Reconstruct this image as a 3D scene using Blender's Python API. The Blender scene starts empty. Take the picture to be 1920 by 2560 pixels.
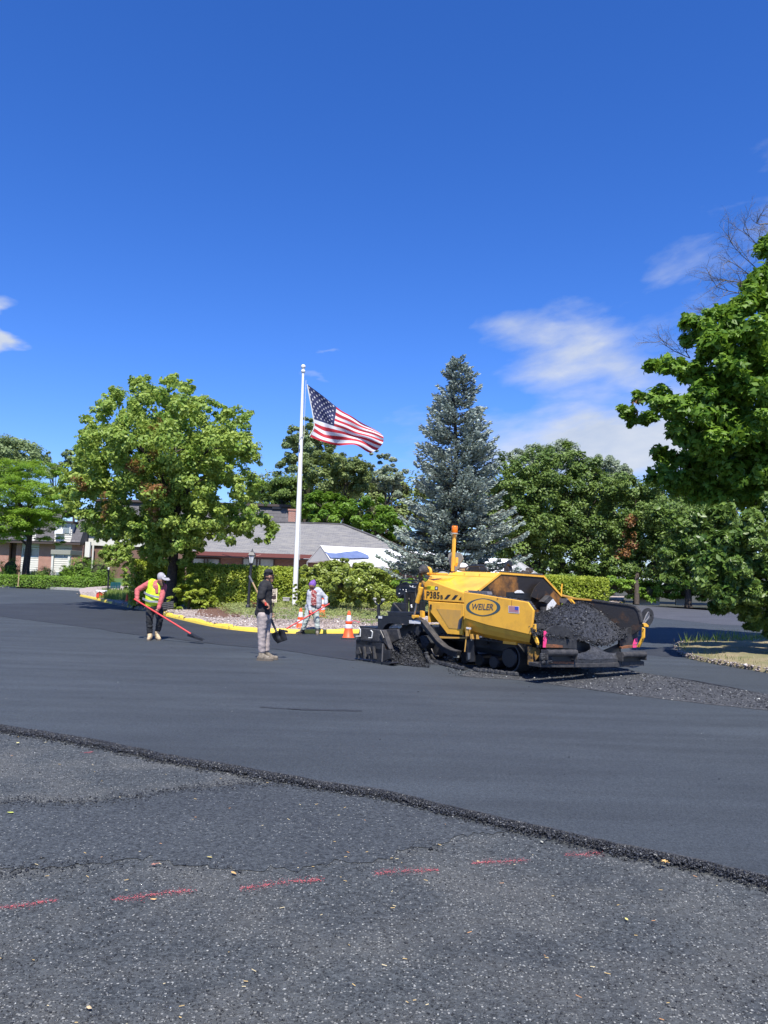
import bpy, bmesh, math, random
import numpy as np
from mathutils import Vector, Matrix, noise as mnoise

# ---------------------------------------------------------------- camera, sky, sun, exposure
S = bpy.context.scene
COL = S.collection
FL = 1900.0; CH = 1.65; TH = math.atan(156/1900); RHO = math.radians(1.8)
_f = np.array([0, math.cos(TH), math.sin(TH)]); _r0 = np.array([1., 0, 0]); _u0 = np.array([0, -math.sin(TH), math.cos(TH)])
_r = _r0*math.cos(RHO)+_u0*math.sin(RHO); _u = -_r0*math.sin(RHO)+_u0*math.cos(RHO)
CP = np.array([0, 0, CH])
cd = bpy.data.cameras.new('camera'); cam = bpy.data.objects.new('camera', cd); COL.objects.link(cam); S.camera = cam
cd.sensor_fit = 'VERTICAL'; cd.sensor_height = 36; cd.lens = FL/2560*36; cd.clip_end = 2000; cd.clip_start = .1
cam.matrix_world = Matrix(((_r[0], _u[0], -_f[0], 0), (_r[1], _u[1], -_f[1], 0), (_r[2], _u[2], -_f[2], CH), (0, 0, 0, 1)))
SUN_EL = math.radians(57); SUN_AZ = math.radians(176)
S.view_settings.view_transform = 'Standard'; S.view_settings.look = 'None'; S.view_settings.gamma = 1
S.view_settings.exposure = EXPO = 0.62
W = bpy.data.worlds.new('World'); S.world = W; W.use_nodes = True
sl = bpy.data.lights.new('sun', 'SUN'); so = bpy.data.objects.new('sun', sl); COL.objects.link(so)
sl.energy = 5.0; sl.angle = math.radians(.53); sl.color = (1, .95, .87)
sd = Vector((math.sin(SUN_AZ)*math.cos(SUN_EL), math.cos(SUN_AZ)*math.cos(SUN_EL), math.sin(SUN_EL)))
so.rotation_euler = sd.to_track_quat('Z', 'Y').to_euler(); so.location = (20, -30, 60)

class NT:
    """tiny node-tree helper"""
    def __init__(s, tree): s.t = tree; s.n = tree.nodes; s.l = tree.links
    def node(s, typ, **kw):
        n = s.n.new(typ)
        for k, v in kw.items(): setattr(n, k, v)
        return n
    def set(s, sock, v):
        if hasattr(v, 'links') or isinstance(v, bpy.types.NodeSocket): s.l.new(v, sock)
        else: sock.default_value = v
    def math(s, op, a, b=0.0, c=None, clamp=False):
        n = s.node('ShaderNodeMath', operation=op); n.use_clamp = clamp
        s.set(n.inputs[0], a); s.set(n.inputs[1], b)
        if c is not None: s.set(n.inputs[2], c)
        return n.outputs[0]
    def ramp(s, fac, stops, interp='LINEAR'):
        n = s.node('ShaderNodeValToRGB'); n.color_ramp.interpolation = interp
        e = n.color_ramp.elements
        while len(e) > 1: e.remove(e[-1])
        e[0].position = stops[0][0]; e[0].color = (*stops[0][1], 1) if len(stops[0][1]) == 3 else stops[0][1]
        for p, c in stops[1:]:
            x = e.new(p); x.color = (*c, 1) if len(c) == 3 else c
        s.set(n.inputs[0], fac); return n.outputs[0]
    def mix(s, fac, a, b, blend='MIX'):
        n = s.node('ShaderNodeMix', data_type='RGBA', blend_type=blend)
        s.set(n.inputs[0], fac)
        for i, v in ((6, a), (7, b)):
            s.set(n.inputs[i], (*v, 1) if isinstance(v, tuple) and len(v) == 3 else v)
        return n.outputs[2]
    def noise(s, vec, scale, detail=4, rough=.6, dist=0):
        n = s.node('ShaderNodeTexNoise'); s.set(n.inputs['Vector'], vec); n.inputs['Scale'].default_value = scale
        n.inputs['Detail'].default_value = detail; n.inputs['Roughness'].default_value = rough; n.inputs['Distortion'].default_value = dist
        return n.outputs['Fac']
    def voro(s, vec, scale, out='Color', feature='F1'):
        n = s.node('ShaderNodeTexVoronoi', feature=feature); s.set(n.inputs['Vector'], vec); n.inputs['Scale'].default_value = scale
        return n.outputs[out]
    def mapping(s, vec, scale=(1, 1, 1), rot=(0, 0, 0), loc=(0, 0, 0)):
        n = s.node('ShaderNodeMapping'); s.set(n.inputs[0], vec)
        n.inputs['Location'].default_value = loc; n.inputs['Rotation'].default_value = rot; n.inputs['Scale'].default_value = scale
        return n.outputs[0]

def build_world():
    t = NT(W.node_tree); t.n.clear()
    out = t.node('ShaderNodeOutputWorld'); bg = t.node('ShaderNodeBackground')
    sky = t.node('ShaderNodeTexSky', sky_type='NISHITA'); sky.sun_disc = False
    sky.sun_elevation = SUN_EL; sky.sun_rotation = SUN_AZ; sky.altitude = 50; sky.air_density = 1.0; sky.dust_density = .25; sky.ozone_density = 3.0
    hs = t.node('ShaderNodeHueSaturation'); hs.inputs['Saturation'].default_value = 1.26; hs.inputs['Value'].default_value = 1.0
    t.l.new(sky.outputs[0], hs.inputs['Color'])
    skyc = t.mix(1.0, hs.outputs[0], (.71, .84, 1.31), 'MULTIPLY')      # the deep clear blue of the photograph
    tc = t.node('ShaderNodeTexCoord'); sx = t.node('ShaderNodeSeparateXYZ'); t.l.new(tc.outputs['Generated'], sx.inputs[0])
    az = t.math('ARCTAN2', sx.outputs[0], sx.outputs[1]); el = t.math('ARCSINE', sx.outputs[2])
    cv = t.node('ShaderNodeCombineXYZ'); t.set(cv.inputs[0], t.math('MULTIPLY', az, 1.0)); t.set(cv.inputs[1], t.math('ADD', t.math('MULTIPLY', el, 2.6), t.math('MULTIPLY', az, -.35)))
    n1 = t.noise(cv.outputs[0], 5.5, 9, .58, .35); n2 = t.noise(cv.outputs[0], 15, 6, .6, .2)
    nn = t.math('ADD', t.math('MULTIPLY', n1, .75), t.math('MULTIPLY', n2, .25))
    wn = t.node('ShaderNodeTexNoise'); wn.inputs['Scale'].default_value = 7; wn.inputs['Detail'].default_value = 6; t.l.new(cv.outputs[0], wn.inputs['Vector']); ws = t.node('ShaderNodeSeparateColor'); t.l.new(wn.outputs['Color'], ws.inputs[0])
    az = t.math('ADD', az, t.math('MULTIPLY', t.math('SUBTRACT', ws.outputs[0], .5), .20)); el = t.math('ADD', el, t.math('MULTIPLY', t.math('SUBTRACT', ws.outputs[1], .5), .10))
    # banks of cloud that stand in the sky: (azimuth, elevation, half widths in degrees, strength)
    tot = None
    for a, e, wa, we, k in [(17, 9.5, 17, 4.6, .80), (30, 8.0, 10, 8, .55), (14.0, 16.8, 8, 3.8, .62), (24, 15, 11, 8, .44), (21.8, 22.5, 5.5, 2.8, .30), (30, 24, 8, 5.5, .35), (19.5, 13.2, 12, 2.6, .45),
                            (-28.6, 14.8, 1.9, 2.3, .85), (-4.9, 16.4, 1.0, .4, .36), (-5.4, 14.2, 1.4, .35, .30), (2.5, 8.4, 10, 1.8, .30),
                            (75, 14, 40, 9, .5), (-80, 12, 45, 7, .45), (160, 14, 60, 8, .45), (-150, 10, 40, 7, .4)]:
        da = t.math('MULTIPLY', t.math('SUBTRACT', az, math.radians(a)), 1/math.radians(wa))
        de = t.math('MULTIPLY', t.math('SUBTRACT', el, math.radians(e)), 1/math.radians(we))
        d = t.math('ADD', t.math('MULTIPLY', da, da), t.math('MULTIPLY', de, de))
        m = t.math('MULTIPLY', t.math('POWER', 2.718, t.math('MULTIPLY', d, -1.5)), k)
        tot = m if tot is None else t.math('MAXIMUM', tot, m)
    v = t.math('SUBTRACT', t.math('ADD', nn, t.math('MULTIPLY', tot, .95)), .70)
    cl = t.math('MULTIPLY', v, 2.1, clamp=True)
    cl = t.math('POWER', cl, 1.2)
    cl = t.math('MULTIPLY', cl, .92)
    ccol = t.ramp(t.noise(cv.outputs[0], 9, 5, .6), [(.3, (3.7, 4.2, 5.1)), (.65, (4.9, 5.15, 5.5))])
    col = t.mix(cl, skyc, ccol)
    t.l.new(col, bg.inputs[0]); bg.inputs[1].default_value = .1
    t.l.new(bg.outputs[0], out.inputs[0])
build_world()

# ---------------------------------------------------------------- placing by sight lines (real depths)
def ray(px, py): return _f+(px-960)/FL*_r-(py-1280)/FL*_u
def G(px, py, z=0.0):
    d = ray(px, py); return CP+d*((z-CH)/d[2])
def P(px, py, Y):
    d = ray(px, py); return CP+d*(Y/d[1])
def zoomer(s, ox, oy): return lambda *pts: [(ox+x/s, oy+y/s) for x, y in pts]

# ---------------------------------------------------------------- object helpers
def tag(o, label=None, cat=None, group=None, kind=None):
    if label: o['label'] = label
    if cat: o['category'] = cat
    if group: o['group'] = group
    if kind: o['kind'] = kind
    return o
def thing(name, label, cat, loc=(0, 0, 0), rz=0, group=None):
    o = bpy.data.objects.new(name, None); COL.objects.link(o); o.location = Vector(loc); o.rotation_euler = (0, 0, rz)
    o.empty_display_size = .2
    return tag(o, label, cat, group)
def copy_tree(o, parent=None):
    c = o.copy(); COL.objects.link(c); c.parent = parent
    for ch in list(o.children): copy_tree(ch, c)
    return c
def link(name, me, mats, parent=None, origin=None):
    for m in (mats if isinstance(mats, (list, tuple)) else [mats]): me.materials.append(m)
    o = bpy.data.objects.new(name, me); COL.objects.link(o)
    if parent: o.parent = parent
    if origin is not None: o.location = Vector(origin)
    return o
def npmesh(name, V, F, tint=None, smooth=False, mi=None):
    """V (n,3); F list of (m,k) int arrays"""
    me = bpy.data.meshes.new(name)
    F = [np.asarray(f, np.int32) for f in (F if isinstance(F, list) else [F]) if len(f)]
    me.vertices.add(len(V)); me.vertices.foreach_set('co', np.asarray(V, np.float32).ravel())
    nl = sum(f.size for f in F); npoly = sum(len(f) for f in F)
    me.loops.add(nl); me.polygons.add(npoly)
    me.loops.foreach_set('vertex_index', np.concatenate([f.ravel() for f in F]))
    tot = np.concatenate([np.full(len(f), f.shape[1], np.int32) for f in F])
    st = np.concatenate([[0], np.cumsum(tot)[:-1]]).astype(np.int32)
    me.polygons.foreach_set('loop_start', st); me.polygons.foreach_set('loop_total', tot)
    if mi is not None: me.polygons.foreach_set('material_index', np.asarray(mi, np.int32))
    if smooth: me.polygons.foreach_set('use_smooth', np.ones(npoly, bool))
    me.update(calc_edges=True); me.validate()
    if tint is not None:
        a = me.color_attributes.new('tint', 'FLOAT_COLOR', 'POINT')
        c = np.ones((len(V), 4), np.float32); c[:, :tint.shape[1]] = tint; a.data.foreach_set('color', c.ravel())
    return me

class MB:
    """collects shapes, then links them as ONE mesh object"""
    def __init__(s): s.v = []; s.f = []; s.m = []; s.cur = 0
    def add(s, vs, fs):
        b = len(s.v); s.v += [tuple(map(float, v)) for v in vs]; s.f += [tuple(b+i for i in f) for f in fs]; s.m += [s.cur]*len(fs)
        return s
    def box(s, c, size, rot=None):
        x, y, z = size[0]/2, size[1]/2, size[2]/2
        vs = [Vector((i*x, j*y, k*z)) for i in (-1, 1) for j in (-1, 1) for k in (-1, 1)]
        if rot is not None: vs = [rot @ v for v in vs]
        vs = [v+Vector(c) for v in vs]
        return s.add(vs, [(0, 1, 3, 2), (4, 6, 7, 5), (0, 4, 5, 1), (2, 3, 7, 6), (0, 2, 6, 4), (1, 5, 7, 3)])
    def bar(s, a, b, w, h=None, up=(0, 0, 1)):
        a, b = Vector(a), Vector(b); d = b-a; h = h or w
        x = d.normalized(); y = Vector(up).cross(x)
        if y.length < 1e-4: y = Vector((0, 1, 0)).cross(x)
        y.normalize(); z = x.cross(y)
        R = Matrix((x, y, z)).transposed()
        return s.box((a+b)/2, (d.length, w, h), R)
    def prism(s, pts, off):
        n = len(pts); off = Vector(off); A = [Vector(p) for p in pts]; B = [p+off for p in A]
        nrm = Vector((0, 0, 0))
        for i in range(n): nrm += A[i].cross(A[(i+1) % n])
        if nrm.dot(off) > 0: A, B = B, A
        # after swap: A is the face on the side its normal points to
        fs = [tuple(range(n)), tuple(range(2*n-1, n-1, -1))]
        for i in range(n): j = (i+1) % n; fs.append((i, n+i, n+j, j))
        return s.add(A+B, fs)
    def tube(s, path, r, n=8, caps=True):
        path = [Vector(p) for p in path]; m = len(path)
        rs = r if isinstance(r, (list, tuple)) else [r]*m
        vs = []; prev = None
        for i, p in enumerate(path):
            t = (path[min(i+1, m-1)]-path[max(i-1, 0)])
            if t.length < 1e-6: t = Vector((0, 0, 1))
            t.normalize()
            ref = prev if prev is not None else (Vector((0, 0, 1)) if abs(t.z) < .9 else Vector((1, 0, 0)))
            a = ref-t*ref.dot(t)
            if a.length < 1e-5: a = t.orthogonal()
            a.normalize(); prev = a; b = t.cross(a)
            for k in range(n):
                q = 2*math.pi*k/n; vs.append(p+(a*math.cos(q)+b*math.sin(q))*rs[i])
        fs = []
        for i in range(m-1):
            for k in range(n):
                k2 = (k+1) % n; fs.append((i*n+k, i*n+k2, (i+1)*n+k2, (i+1)*n+k))
        if caps: q = len(vs); vs += vs[:n]+vs[(m-1)*n:m*n]; fs += [tuple(range(q+n-1, q-1, -1)), tuple(q+n+k for k in range(n))]      # caps keep their own edge
        return s.add(vs, fs)
    def lathe(s, prof, o=(0, 0, 0), n=20, axis=(0, 0, 1)):
        ax = Vector(axis).normalized(); a = ax.orthogonal().normalized(); b = ax.cross(a); o = Vector(o)
        vs = []
        for r, z in prof:
            for k in range(n):
                q = 2*math.pi*k/n; vs.append(o+ax*z+(a*math.cos(q)+b*math.sin(q))*r)
        m = len(prof); fs = []
        for i in range(m-1):
            for k in range(n):
                k2 = (k+1) % n; fs.append((i*n+k, i*n+k2, (i+1)*n+k2, (i+1)*n+k))
        q = len(vs); vs += vs[:n]+vs[(m-1)*n:m*n]; fs += [tuple(range(q+n-1, q-1, -1)), tuple(q+n+k for k in range(n))]
        return s.add(vs, fs)
    def ball(s, c, r, n=10, m=8):
        r = r if isinstance(r, (tuple, list)) else (r, r, r); c = Vector(c)
        prof = [(math.sin(math.pi*i/m), -math.cos(math.pi*i/m)) for i in range(m+1)]
        vs = []
        for q, z in prof:
            q = max(q, .02)
            for k in range(n):
                a = 2*math.pi*k/n; vs.append(c+Vector((q*math.cos(a)*r[0], q*math.sin(a)*r[1], z*r[2])))
        fs = []
        for i in range(m):
            for k in range(n):
                k2 = (k+1) % n; fs.append((i*n+k, i*n+k2, (i+1)*n+k2, (i+1)*n+k))
        fs += [tuple(range(n-1, -1, -1)), tuple(m*n+k for k in range(n))]
        return s.add(vs, fs)
    def loft(s, grid, sub=6, jit=0, seed=0, js=8., close=False):
        """smooth surface through a grid of points"""
        g = np.array([[tuple(p) for p in row] for row in grid], float)
        def cr(a, k):
            n = a.shape[0]; out = []
            for i in range(n-1):
                p0, p1, p2, p3 = a[max(i-1, 0)], a[i], a[i+1], a[min(i+2, n-1)]
                for q in range(k):
                    t = q/k; out.append(.5*((2*p1)+(-p0+p2)*t+(2*p0-5*p1+4*p2-p3)*t*t+(-p0+3*p1-3*p2+p3)*t**3))
            out.append(a[-1]); return np.array(out)
        g = cr(g, sub); g = np.swapaxes(cr(np.swapaxes(g, 0, 1), sub), 0, 1)
        n, m = g.shape[:2]
        if jit:
            for i in range(n):
                for j in range(m):
                    p = g[i, j]; q = Vector(p)*js+Vector((seed, 0, 0))
                    g[i, j] = p+np.array(mnoise.noise_vector(q))*jit+np.array([0, 0, 1])*jit*.8*mnoise.noise(q*3)
        fs = [(i*m+j, i*m+j+1, (i+1)*m+j+1, (i+1)*m+j) for i in range(n-1) for j in range(m-1)]
        return s.add(g.reshape(-1, 3), fs)
    def build(s, name, mats, parent=None, origin=None, smooth=False, bevel=0, local=False):
        """vertices are given in world space unless local; the object's origin is its parent's, or the base of the mesh"""
        V = np.array(s.v, float)
        if parent is None or origin is not None:
            if origin is None:
                origin = np.array([V[:, 0].mean(), V[:, 1].mean(), V[:, 2].min()])
            V = V-np.array(origin)
        elif not local:
            V = V-np.array(root_loc(parent))
        me = bpy.data.meshes.new(name)
        me.from_pydata([tuple(v) for v in V], [], s.f); me.validate()
        if max(s.m or [0]) > 0:
            if len(me.polygons) == len(s.m): me.polygons.foreach_set('material_index', s.m)
        if smooth: me.polygons.foreach_set('use_smooth', [True]*len(me.polygons))
        me.update()
        o = link(name, me, mats, parent, origin if parent is None else None)
        if bevel:
            b = o.modifiers.new('bevel', 'BEVEL'); b.width = bevel; b.segments = 2; b.limit_method = 'ANGLE'; b.angle_limit = math.radians(35)
        return o
def root_loc(o):
    while o.parent: o = o.parent
    return tuple(o.location)
def text_mesh(txt, size, shear=0, bold=0, extr=.002, align='CENTER', sx=1.0):
    c = bpy.data.curves.new('t', 'FONT'); c.body = txt; c.size = size; c.shear = shear; c.offset = bold; c.extrude = extr
    c.align_x = align; c.align_y = 'CENTER'; c.resolution_u = 3
    o = bpy.data.objects.new('t', c); COL.objects.link(o)
    dg = bpy.context.evaluated_depsgraph_get(); me = bpy.data.meshes.new_from_object(o.evaluated_get(dg))
    bpy.data.objects.remove(o); bpy.data.curves.remove(c)
    for v in me.vertices: v.co.x *= sx
    return me
def put_text(name, txt, size, origin, xdir, ydir, mat, parent, **kw):
    me = text_mesh(txt, size, **kw)
    x = Vector(xdir).normalized(); y = Vector(ydir).normalized(); z = x.cross(y)
    M = Matrix((x, y, z)).transposed().to_4x4(); M.translation = Vector(origin)
    me.transform(M); me.materials.clear()
    return link(name, me, mat, parent)

# ---------------------------------------------------------------- materials
def mat(name, col=(.5, .5, .5), rough=.6, metal=0, spec=.5, noise=None, bump=None, trans=0, coat=0, alpha=None):
    m = bpy.data.materials.new(name); m.use_nodes = True; t = NT(m.node_tree)
    b = t.n['Principled BSDF']; b.inputs['Roughness'].default_value = rough; b.inputs['Metallic'].default_value = metal
    b.inputs['Specular IOR Level'].default_value = spec; b.inputs['Base Color'].default_value = (*col, 1)
    if coat: b.inputs['Coat Weight'].default_value = coat
    if trans: b.inputs['Transmission Weight'].default_value = trans
    tc = t.node('ShaderNodeTexCoord').outputs['Object']
    if noise:   # (scale, colour, amount[, low, high])
        sc, c2, am = noise[:3]; lo, hi = (noise[3:] if len(noise) > 3 else (.4, .65))
        n = t.noise(tc, sc, 6, .65)
        fac = t.ramp(n, [(lo, (0, 0, 0)), (hi, (am, am, am))])
        t.l.new(t.mix(fac, col, c2), b.inputs['Base Color'])
    if bump:    # (scale, strength)
        bn = t.node('ShaderNodeBump'); bn.inputs['Strength'].default_value = bump[1]; bn.inputs['Distance'].default_value = .02
        t.l.new(t.noise(tc, bump[0], 5, .6), bn.inputs['Height']); t.l.new(bn.outputs[0], b.inputs['Normal'])
    return m
def leaf_mat(name, lo, hi, brown=(.26, .12, .045), trans=.35, rough=.5, spec=.35):
    """colour of each leaf from its own random tint (r); dead leaves where g = 1"""
    m = bpy.data.materials.new(name); m.use_nodes = True; t = NT(m.node_tree)
    at = t.node('ShaderNodeAttribute', attribute_name='tint'); sp = t.node('ShaderNodeSeparateColor'); t.l.new(at.outputs['Color'], sp.inputs[0])
    c = t.mix(sp.outputs[0], lo, hi); c = t.mix(sp.outputs[1], c, brown)
    b = t.n['Principled BSDF']; t.l.new(c, b.inputs['Base Color']); b.inputs['Roughness'].default_value = rough; b.inputs['Specular IOR Level'].default_value = spec
    tr = t.node('ShaderNodeBsdfTranslucent'); t.l.new(t.mix(.5, c, tuple(min(1, x*1.5) for x in hi)), tr.inputs[0])
    mx = t.node('ShaderNodeMixShader'); mx.inputs[0].default_value = trans
    t.l.new(b.outputs[0], mx.inputs[1]); t.l.new(tr.outputs[0], mx.inputs[2]); t.l.new(mx.outputs[0], t.n['Material Output'].inputs[0])
    return m

def asphalt_mat(name, lo, hi, grain=140, chips=0.0, chipcol=(.30, .30, .27), bump=.5, patch=1.0, rough=.78, chipscale=55, spec=.5, patchcol=None, streak=0):
    m = bpy.data.materials.new(name); m.use_nodes = True; t = NT(m.node_tree); b = t.n['Principled BSDF']
    tc = t.node('ShaderNodeTexCoord').outputs['Object']
    g = t.noise(tc, grain, 3, .7); big = t.noise(tc, .55*patch, 6, .62)
    v = t.voro(tc, grain*.8); vs = t.node('ShaderNodeSeparateColor'); t.l.new(v, vs.inputs[0])
    g2 = t.noise(tc, grain*.28, 4, .75)
    k = t.math('ADD', t.math('ADD', t.math('MULTIPLY', g, .35), t.math('MULTIPLY', vs.outputs[0], .35)), t.math('MULTIPLY', t.math('SUBTRACT', g2, .35), .85))
    c = t.mix(t.ramp(k, [(.2, (0, 0, 0)), (.8, (1, 1, 1))]), lo, hi)
    sh = t.ramp(big, [(.33, (.80, .81, .84)), (.7, (1.16, 1.15, 1.13))]); c = t.mix(1.0, c, sh, 'MULTIPLY')
    if streak:
        st = t.noise(t.mapping(tc, (.25, 2.2, 1), (0, 0, math.radians(-14))), 1.0, 5, .6)
        c = t.mix(1.0, c, t.ramp(st, [(.35, (1-streak,)*3), (.65, (1+streak,)*3)]), 'MULTIPLY')
    if chips:
        cv = t.voro(tc, chipscale); cs = t.node('ShaderNodeSeparateColor'); t.l.new(cv, cs.inputs[0])
        dz = t.voro(tc, chipscale, 'Distance')
        reg = t.ramp(t.noise(tc, 1.3, 5, .6), [(.42, (0, 0, 0)), (.62, (1, 1, 1))])
        thr = t.math('ADD', t.math('MULTIPLY', reg, chips), chips*.35)
        on = t.math('LESS_THAN', cs.outputs[0], thr); on = t.math('MULTIPLY', on, t.math('LESS_THAN', dz, .42))
        cc = t.mix(cs.outputs[1], tuple(x*.45 for x in chipcol), chipcol)
        c = t.mix(on, c, cc)
        if patchcol: c = t.mix(t.math('MULTIPLY', reg, .45), c, patchcol)
    t.l.new(c, b.inputs['Base Color']); b.inputs['Roughness'].default_value = rough; b.inputs['Specular IOR Level'].default_value = spec
    bn = t.node('ShaderNodeBump'); bn.inputs['Strength'].default_value = bump; bn.inputs['Distance'].default_value = .006
    h = t.math('ADD', t.math('MULTIPLY', vs.outputs[1], .6), g)
    t.l.new(h, bn.inputs['Height']); t.l.new(bn.outputs[0], b.inputs['Normal'])
    return m

M = {}
M['mat_asphalt'] = asphalt_mat('fresh asphalt', (.0165, .022, .027), (.073, .087, .099), 150, 0, bump=.9, patch=.5, streak=.17)
M['mat_dark'] = asphalt_mat('dark fresh asphalt', (.011, .014, .0185), (.043, .050, .061), 130, 0, bump=.9, streak=.12)
M['mat_far'] = asphalt_mat('lighter rolled asphalt', (.042, .045, .055), (.095, .098, .108), 90, 0, bump=.3, streak=.10)
M['rough'] = asphalt_mat('coarse binder asphalt', (.013, .0165, .018), (.112, .125, .128), 95, .22, (.42, .425, .39), bump=1.8, chipscale=80, patchcol=(.12, .12, .108))
M['milled'] = asphalt_mat('milled gravelly asphalt', (.019, .021, .024), (.088, .09, .093), 60, .12, (.25, .25, .23), bump=1.0, chipscale=30)
M['crumb'] = asphalt_mat('loose black asphalt crumbs', (.007, .008, .010), (.050, .053, .060), 60, 0, bump=1.0, rough=.6)
M['hotmix'] = asphalt_mat('hot asphalt mix', (.007, .008, .010), (.062, .066, .077), 75, 0, bump=1.0, rough=.6)
M['stone'] = mat('loose stones', (.10, .105, .11), .8)
M['grass_soil'] = mat('dry soil and grass', (.26, .21, .12), .95, noise=(1.5, (.15, .15, .06), 1.0), bump=(30, .5))
M['soil'] = mat('dark leaf litter', (.055, .048, .032), .95, noise=(1.2, (.03, .04, .018), 1.0), bump=(8, .8))
M['lawn'] = mat('lawn', (.06, .13, .02), .9, noise=(2.0, (.08, .11, .03), .8), bump=(60, .6))
M['mulch'] = mat('pinkish gravel mulch', (.44, .375, .34), .95, noise=(14, (.24, .18, .15), 1.0, .38, .75), bump=(45, 1.0))
M['redmulch'] = mat('red bark mulch', (.17, .085, .055), .95, noise=(10, (.08, .045, .03), 1.0), bump=(40, 1.0))
M['kerb_yellow'] = mat('yellow kerb paint', (.78, .56, .06), .6, noise=(5, (.48, .33, .05), .75, .52, .75), bump=(20, .4))
M['kerb_worn'] = mat('worn dirty kerb', (.12, .115, .10), .9, noise=(4, (.62, .46, .06), 1.0, .56, .62), bump=(18, .8))
M['concrete'] = mat('concrete kerb', (.36, .35, .32), .9, noise=(6, (.25, .24, .22), .8), bump=(30, .3))
M['red_paint'] = mat('red marking paint', (.50, .11, .12), .8, noise=(60, (.10, .06, .07), 1.0, .56, .62), bump=(80, .8))
M['bark'] = mat('bark', (.075, .058, .045), .95, noise=(12, (.03, .024, .02), 1.0), bump=(25, 1.0))
M['bark_grey'] = mat('grey bark', (.20, .18, .15), .95, noise=(14, (.10, .09, .08), 1.0), bump=(25, 1.0))
M['yellow'] = mat('machine yellow', (.84, .44, .045), .38, spec=.5, noise=(2.6, (.50, .25, .045), .75, .50, .74), bump=(3, .05), coat=.15)
M['yellow_pale'] = mat('pale yellow paint', (.60, .33, .06), .5, noise=(5, (.46, .27, .08), .9, .4, .7))
M['orange'] = mat('cone orange', (.86, .105, .02), .5, noise=(9, (.60, .08, .03), .7, .5, .8))
M['cone_white'] = mat('cone reflective collar', (.75, .76, .78), .35, noise=(12, (.5, .5, .5), .7, .5, .75))
M['rubber'] = mat('black rubber', (.022, .022, .024), .65, noise=(12, (.05, .05, .05), .7), bump=(30, .3))
M['black'] = mat('black painted steel', (.016, .017, .020), .42, noise=(7, (.045, .045, .048), .8, .5, .75), bump=(10, .1))
M['black_dusty'] = mat('asphalt stained steel', (.030, .030, .032), .7, noise=(9, (.075, .07, .065), .9, .42, .7), bump=(28, .6))
M['steel'] = mat('bright steel', (.55, .55, .56), .3, metal=.9, noise=(15, (.3, .3, .3), .5))
M['white_label'] = mat('white label', (.70, .70, .68), .5, noise=(30, (.35, .33, .30), .8, .5, .7))
M['decal_yellow'] = mat('bright yellow decal', (.85, .72, .02), .5)
M['black_print'] = mat('black print', (.018, .018, .022), .5)
M['teal_print'] = mat('dark teal print', (.045, .085, .10), .5)
M['grey_print'] = mat('dark grey print', (.07, .075, .085), .5)
M['pink_tape'] = mat('pink tape', (.85, .06, .22), .5)
M['rust'] = mat('rusty steel', (.27, .10, .04), .85, noise=(20, (.10, .055, .035), 1.0), bump=(40, .6))
M['grey_rubber'] = mat('grey rubber flap', (.10, .10, .115), .6, noise=(10, (.17, .17, .18), .6))
M['skin'] = mat('skin', (.36, .19, .12), .55, noise=(12, (.30, .14, .085), .5))
M['skin_dark'] = mat('dark skin', (.17, .085, .05), .55)
M['hair'] = mat('black hair', (.012, .010, .010), .5, bump=(60, .5))
M['brown_hair'] = mat('brown beard hair', (.10, .055, .03), .7, bump=(60, .5))
M['black_cloth'] = mat('black cloth', (.013, .013, .015), .9, noise=(12, (.028, .028, .032), .8), bump=(25, .4))
M['jeans'] = mat('black jeans', (.014, .016, .019), .85, noise=(9, (.045, .05, .055), .8, .5, .7), bump=(22, .5))
M['khaki'] = mat('taupe trousers', (.40, .34, .315), .9, noise=(10, (.28, .235, .22), .9), bump=(14, .7))
M['boot_tan'] = mat('tan boot', (.55, .42, .25), .8, noise=(20, (.32, .24, .14), .8))
M['boot_brown'] = mat('brown hiking shoe', (.22, .185, .14), .85, noise=(24, (.08, .065, .05), .9))
M['sole'] = mat('shoe sole', (.12, .10, .08), .8)
M['vest'] = mat('hi-vis yellow', (.62, .88, .03), .7, noise=(7, (.48, .70, .02), .6), bump=(16, .35))
M['reflect'] = mat('grey reflective band', (.32, .34, .36), .4, noise=(20, (.2, .2, .22), .7))
M['pink_shirt'] = mat('salmon sleeve', (.52, .125, .125), .85, noise=(10, (.40, .085, .09), .7), bump=(14, .5))
M['cap_grey'] = mat('grey cap', (.33, .32, .34), .85, noise=(20, (.25, .24, .25), .6))
M['grey_jacket'] = mat('light grey jacket', (.43, .44, .47), .85, noise=(10, (.32, .33, .35), .8), bump=(12, .5))
M['purple'] = mat('purple knit hat', (.20, .09, .36), .9, noise=(25, (.13, .06, .25), .9), bump=(40, .5))
M['pale_trousers'] = mat('pale stained trousers', (.48, .53, .47), .9, noise=(7, (.23, .26, .23), 1.0, .45, .65), bump=(14, .5))
M['red_shirt'] = mat('red patterned shirt', (.24, .03, .03), .9, noise=(16, (.60, .45, .40), 1.0, .52, .58))
M['red_handle'] = mat('red fibreglass handle', (.62, .03, .035), .35, noise=(12, (.45, .03, .03), .6))
M['wood'] = mat('worn wood handle', (.48, .33, .17), .7, noise=(18, (.33, .22, .12), .7))
M['pole_white'] = mat('white painted pole', (.80, .80, .79), .45, noise=(3, (.66, .66, .65), .5))
M['rope'] = mat('white rope', (.62, .62, .58), .9)
M['green_plastic'] = mat('green bench paint', (.06, .42, .30), .5)
M['white_plastic'] = mat('white plastic', (.78, .78, .77), .45)
M['red_plastic'] = mat('red plastic', (.66, .05, .03), .45)
M['sign_brown'] = mat('dark brown sign board', (.035, .018, .016), .5)
M['cream'] = mat('cream sign trim', (.72, .63, .48), .6)
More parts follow.
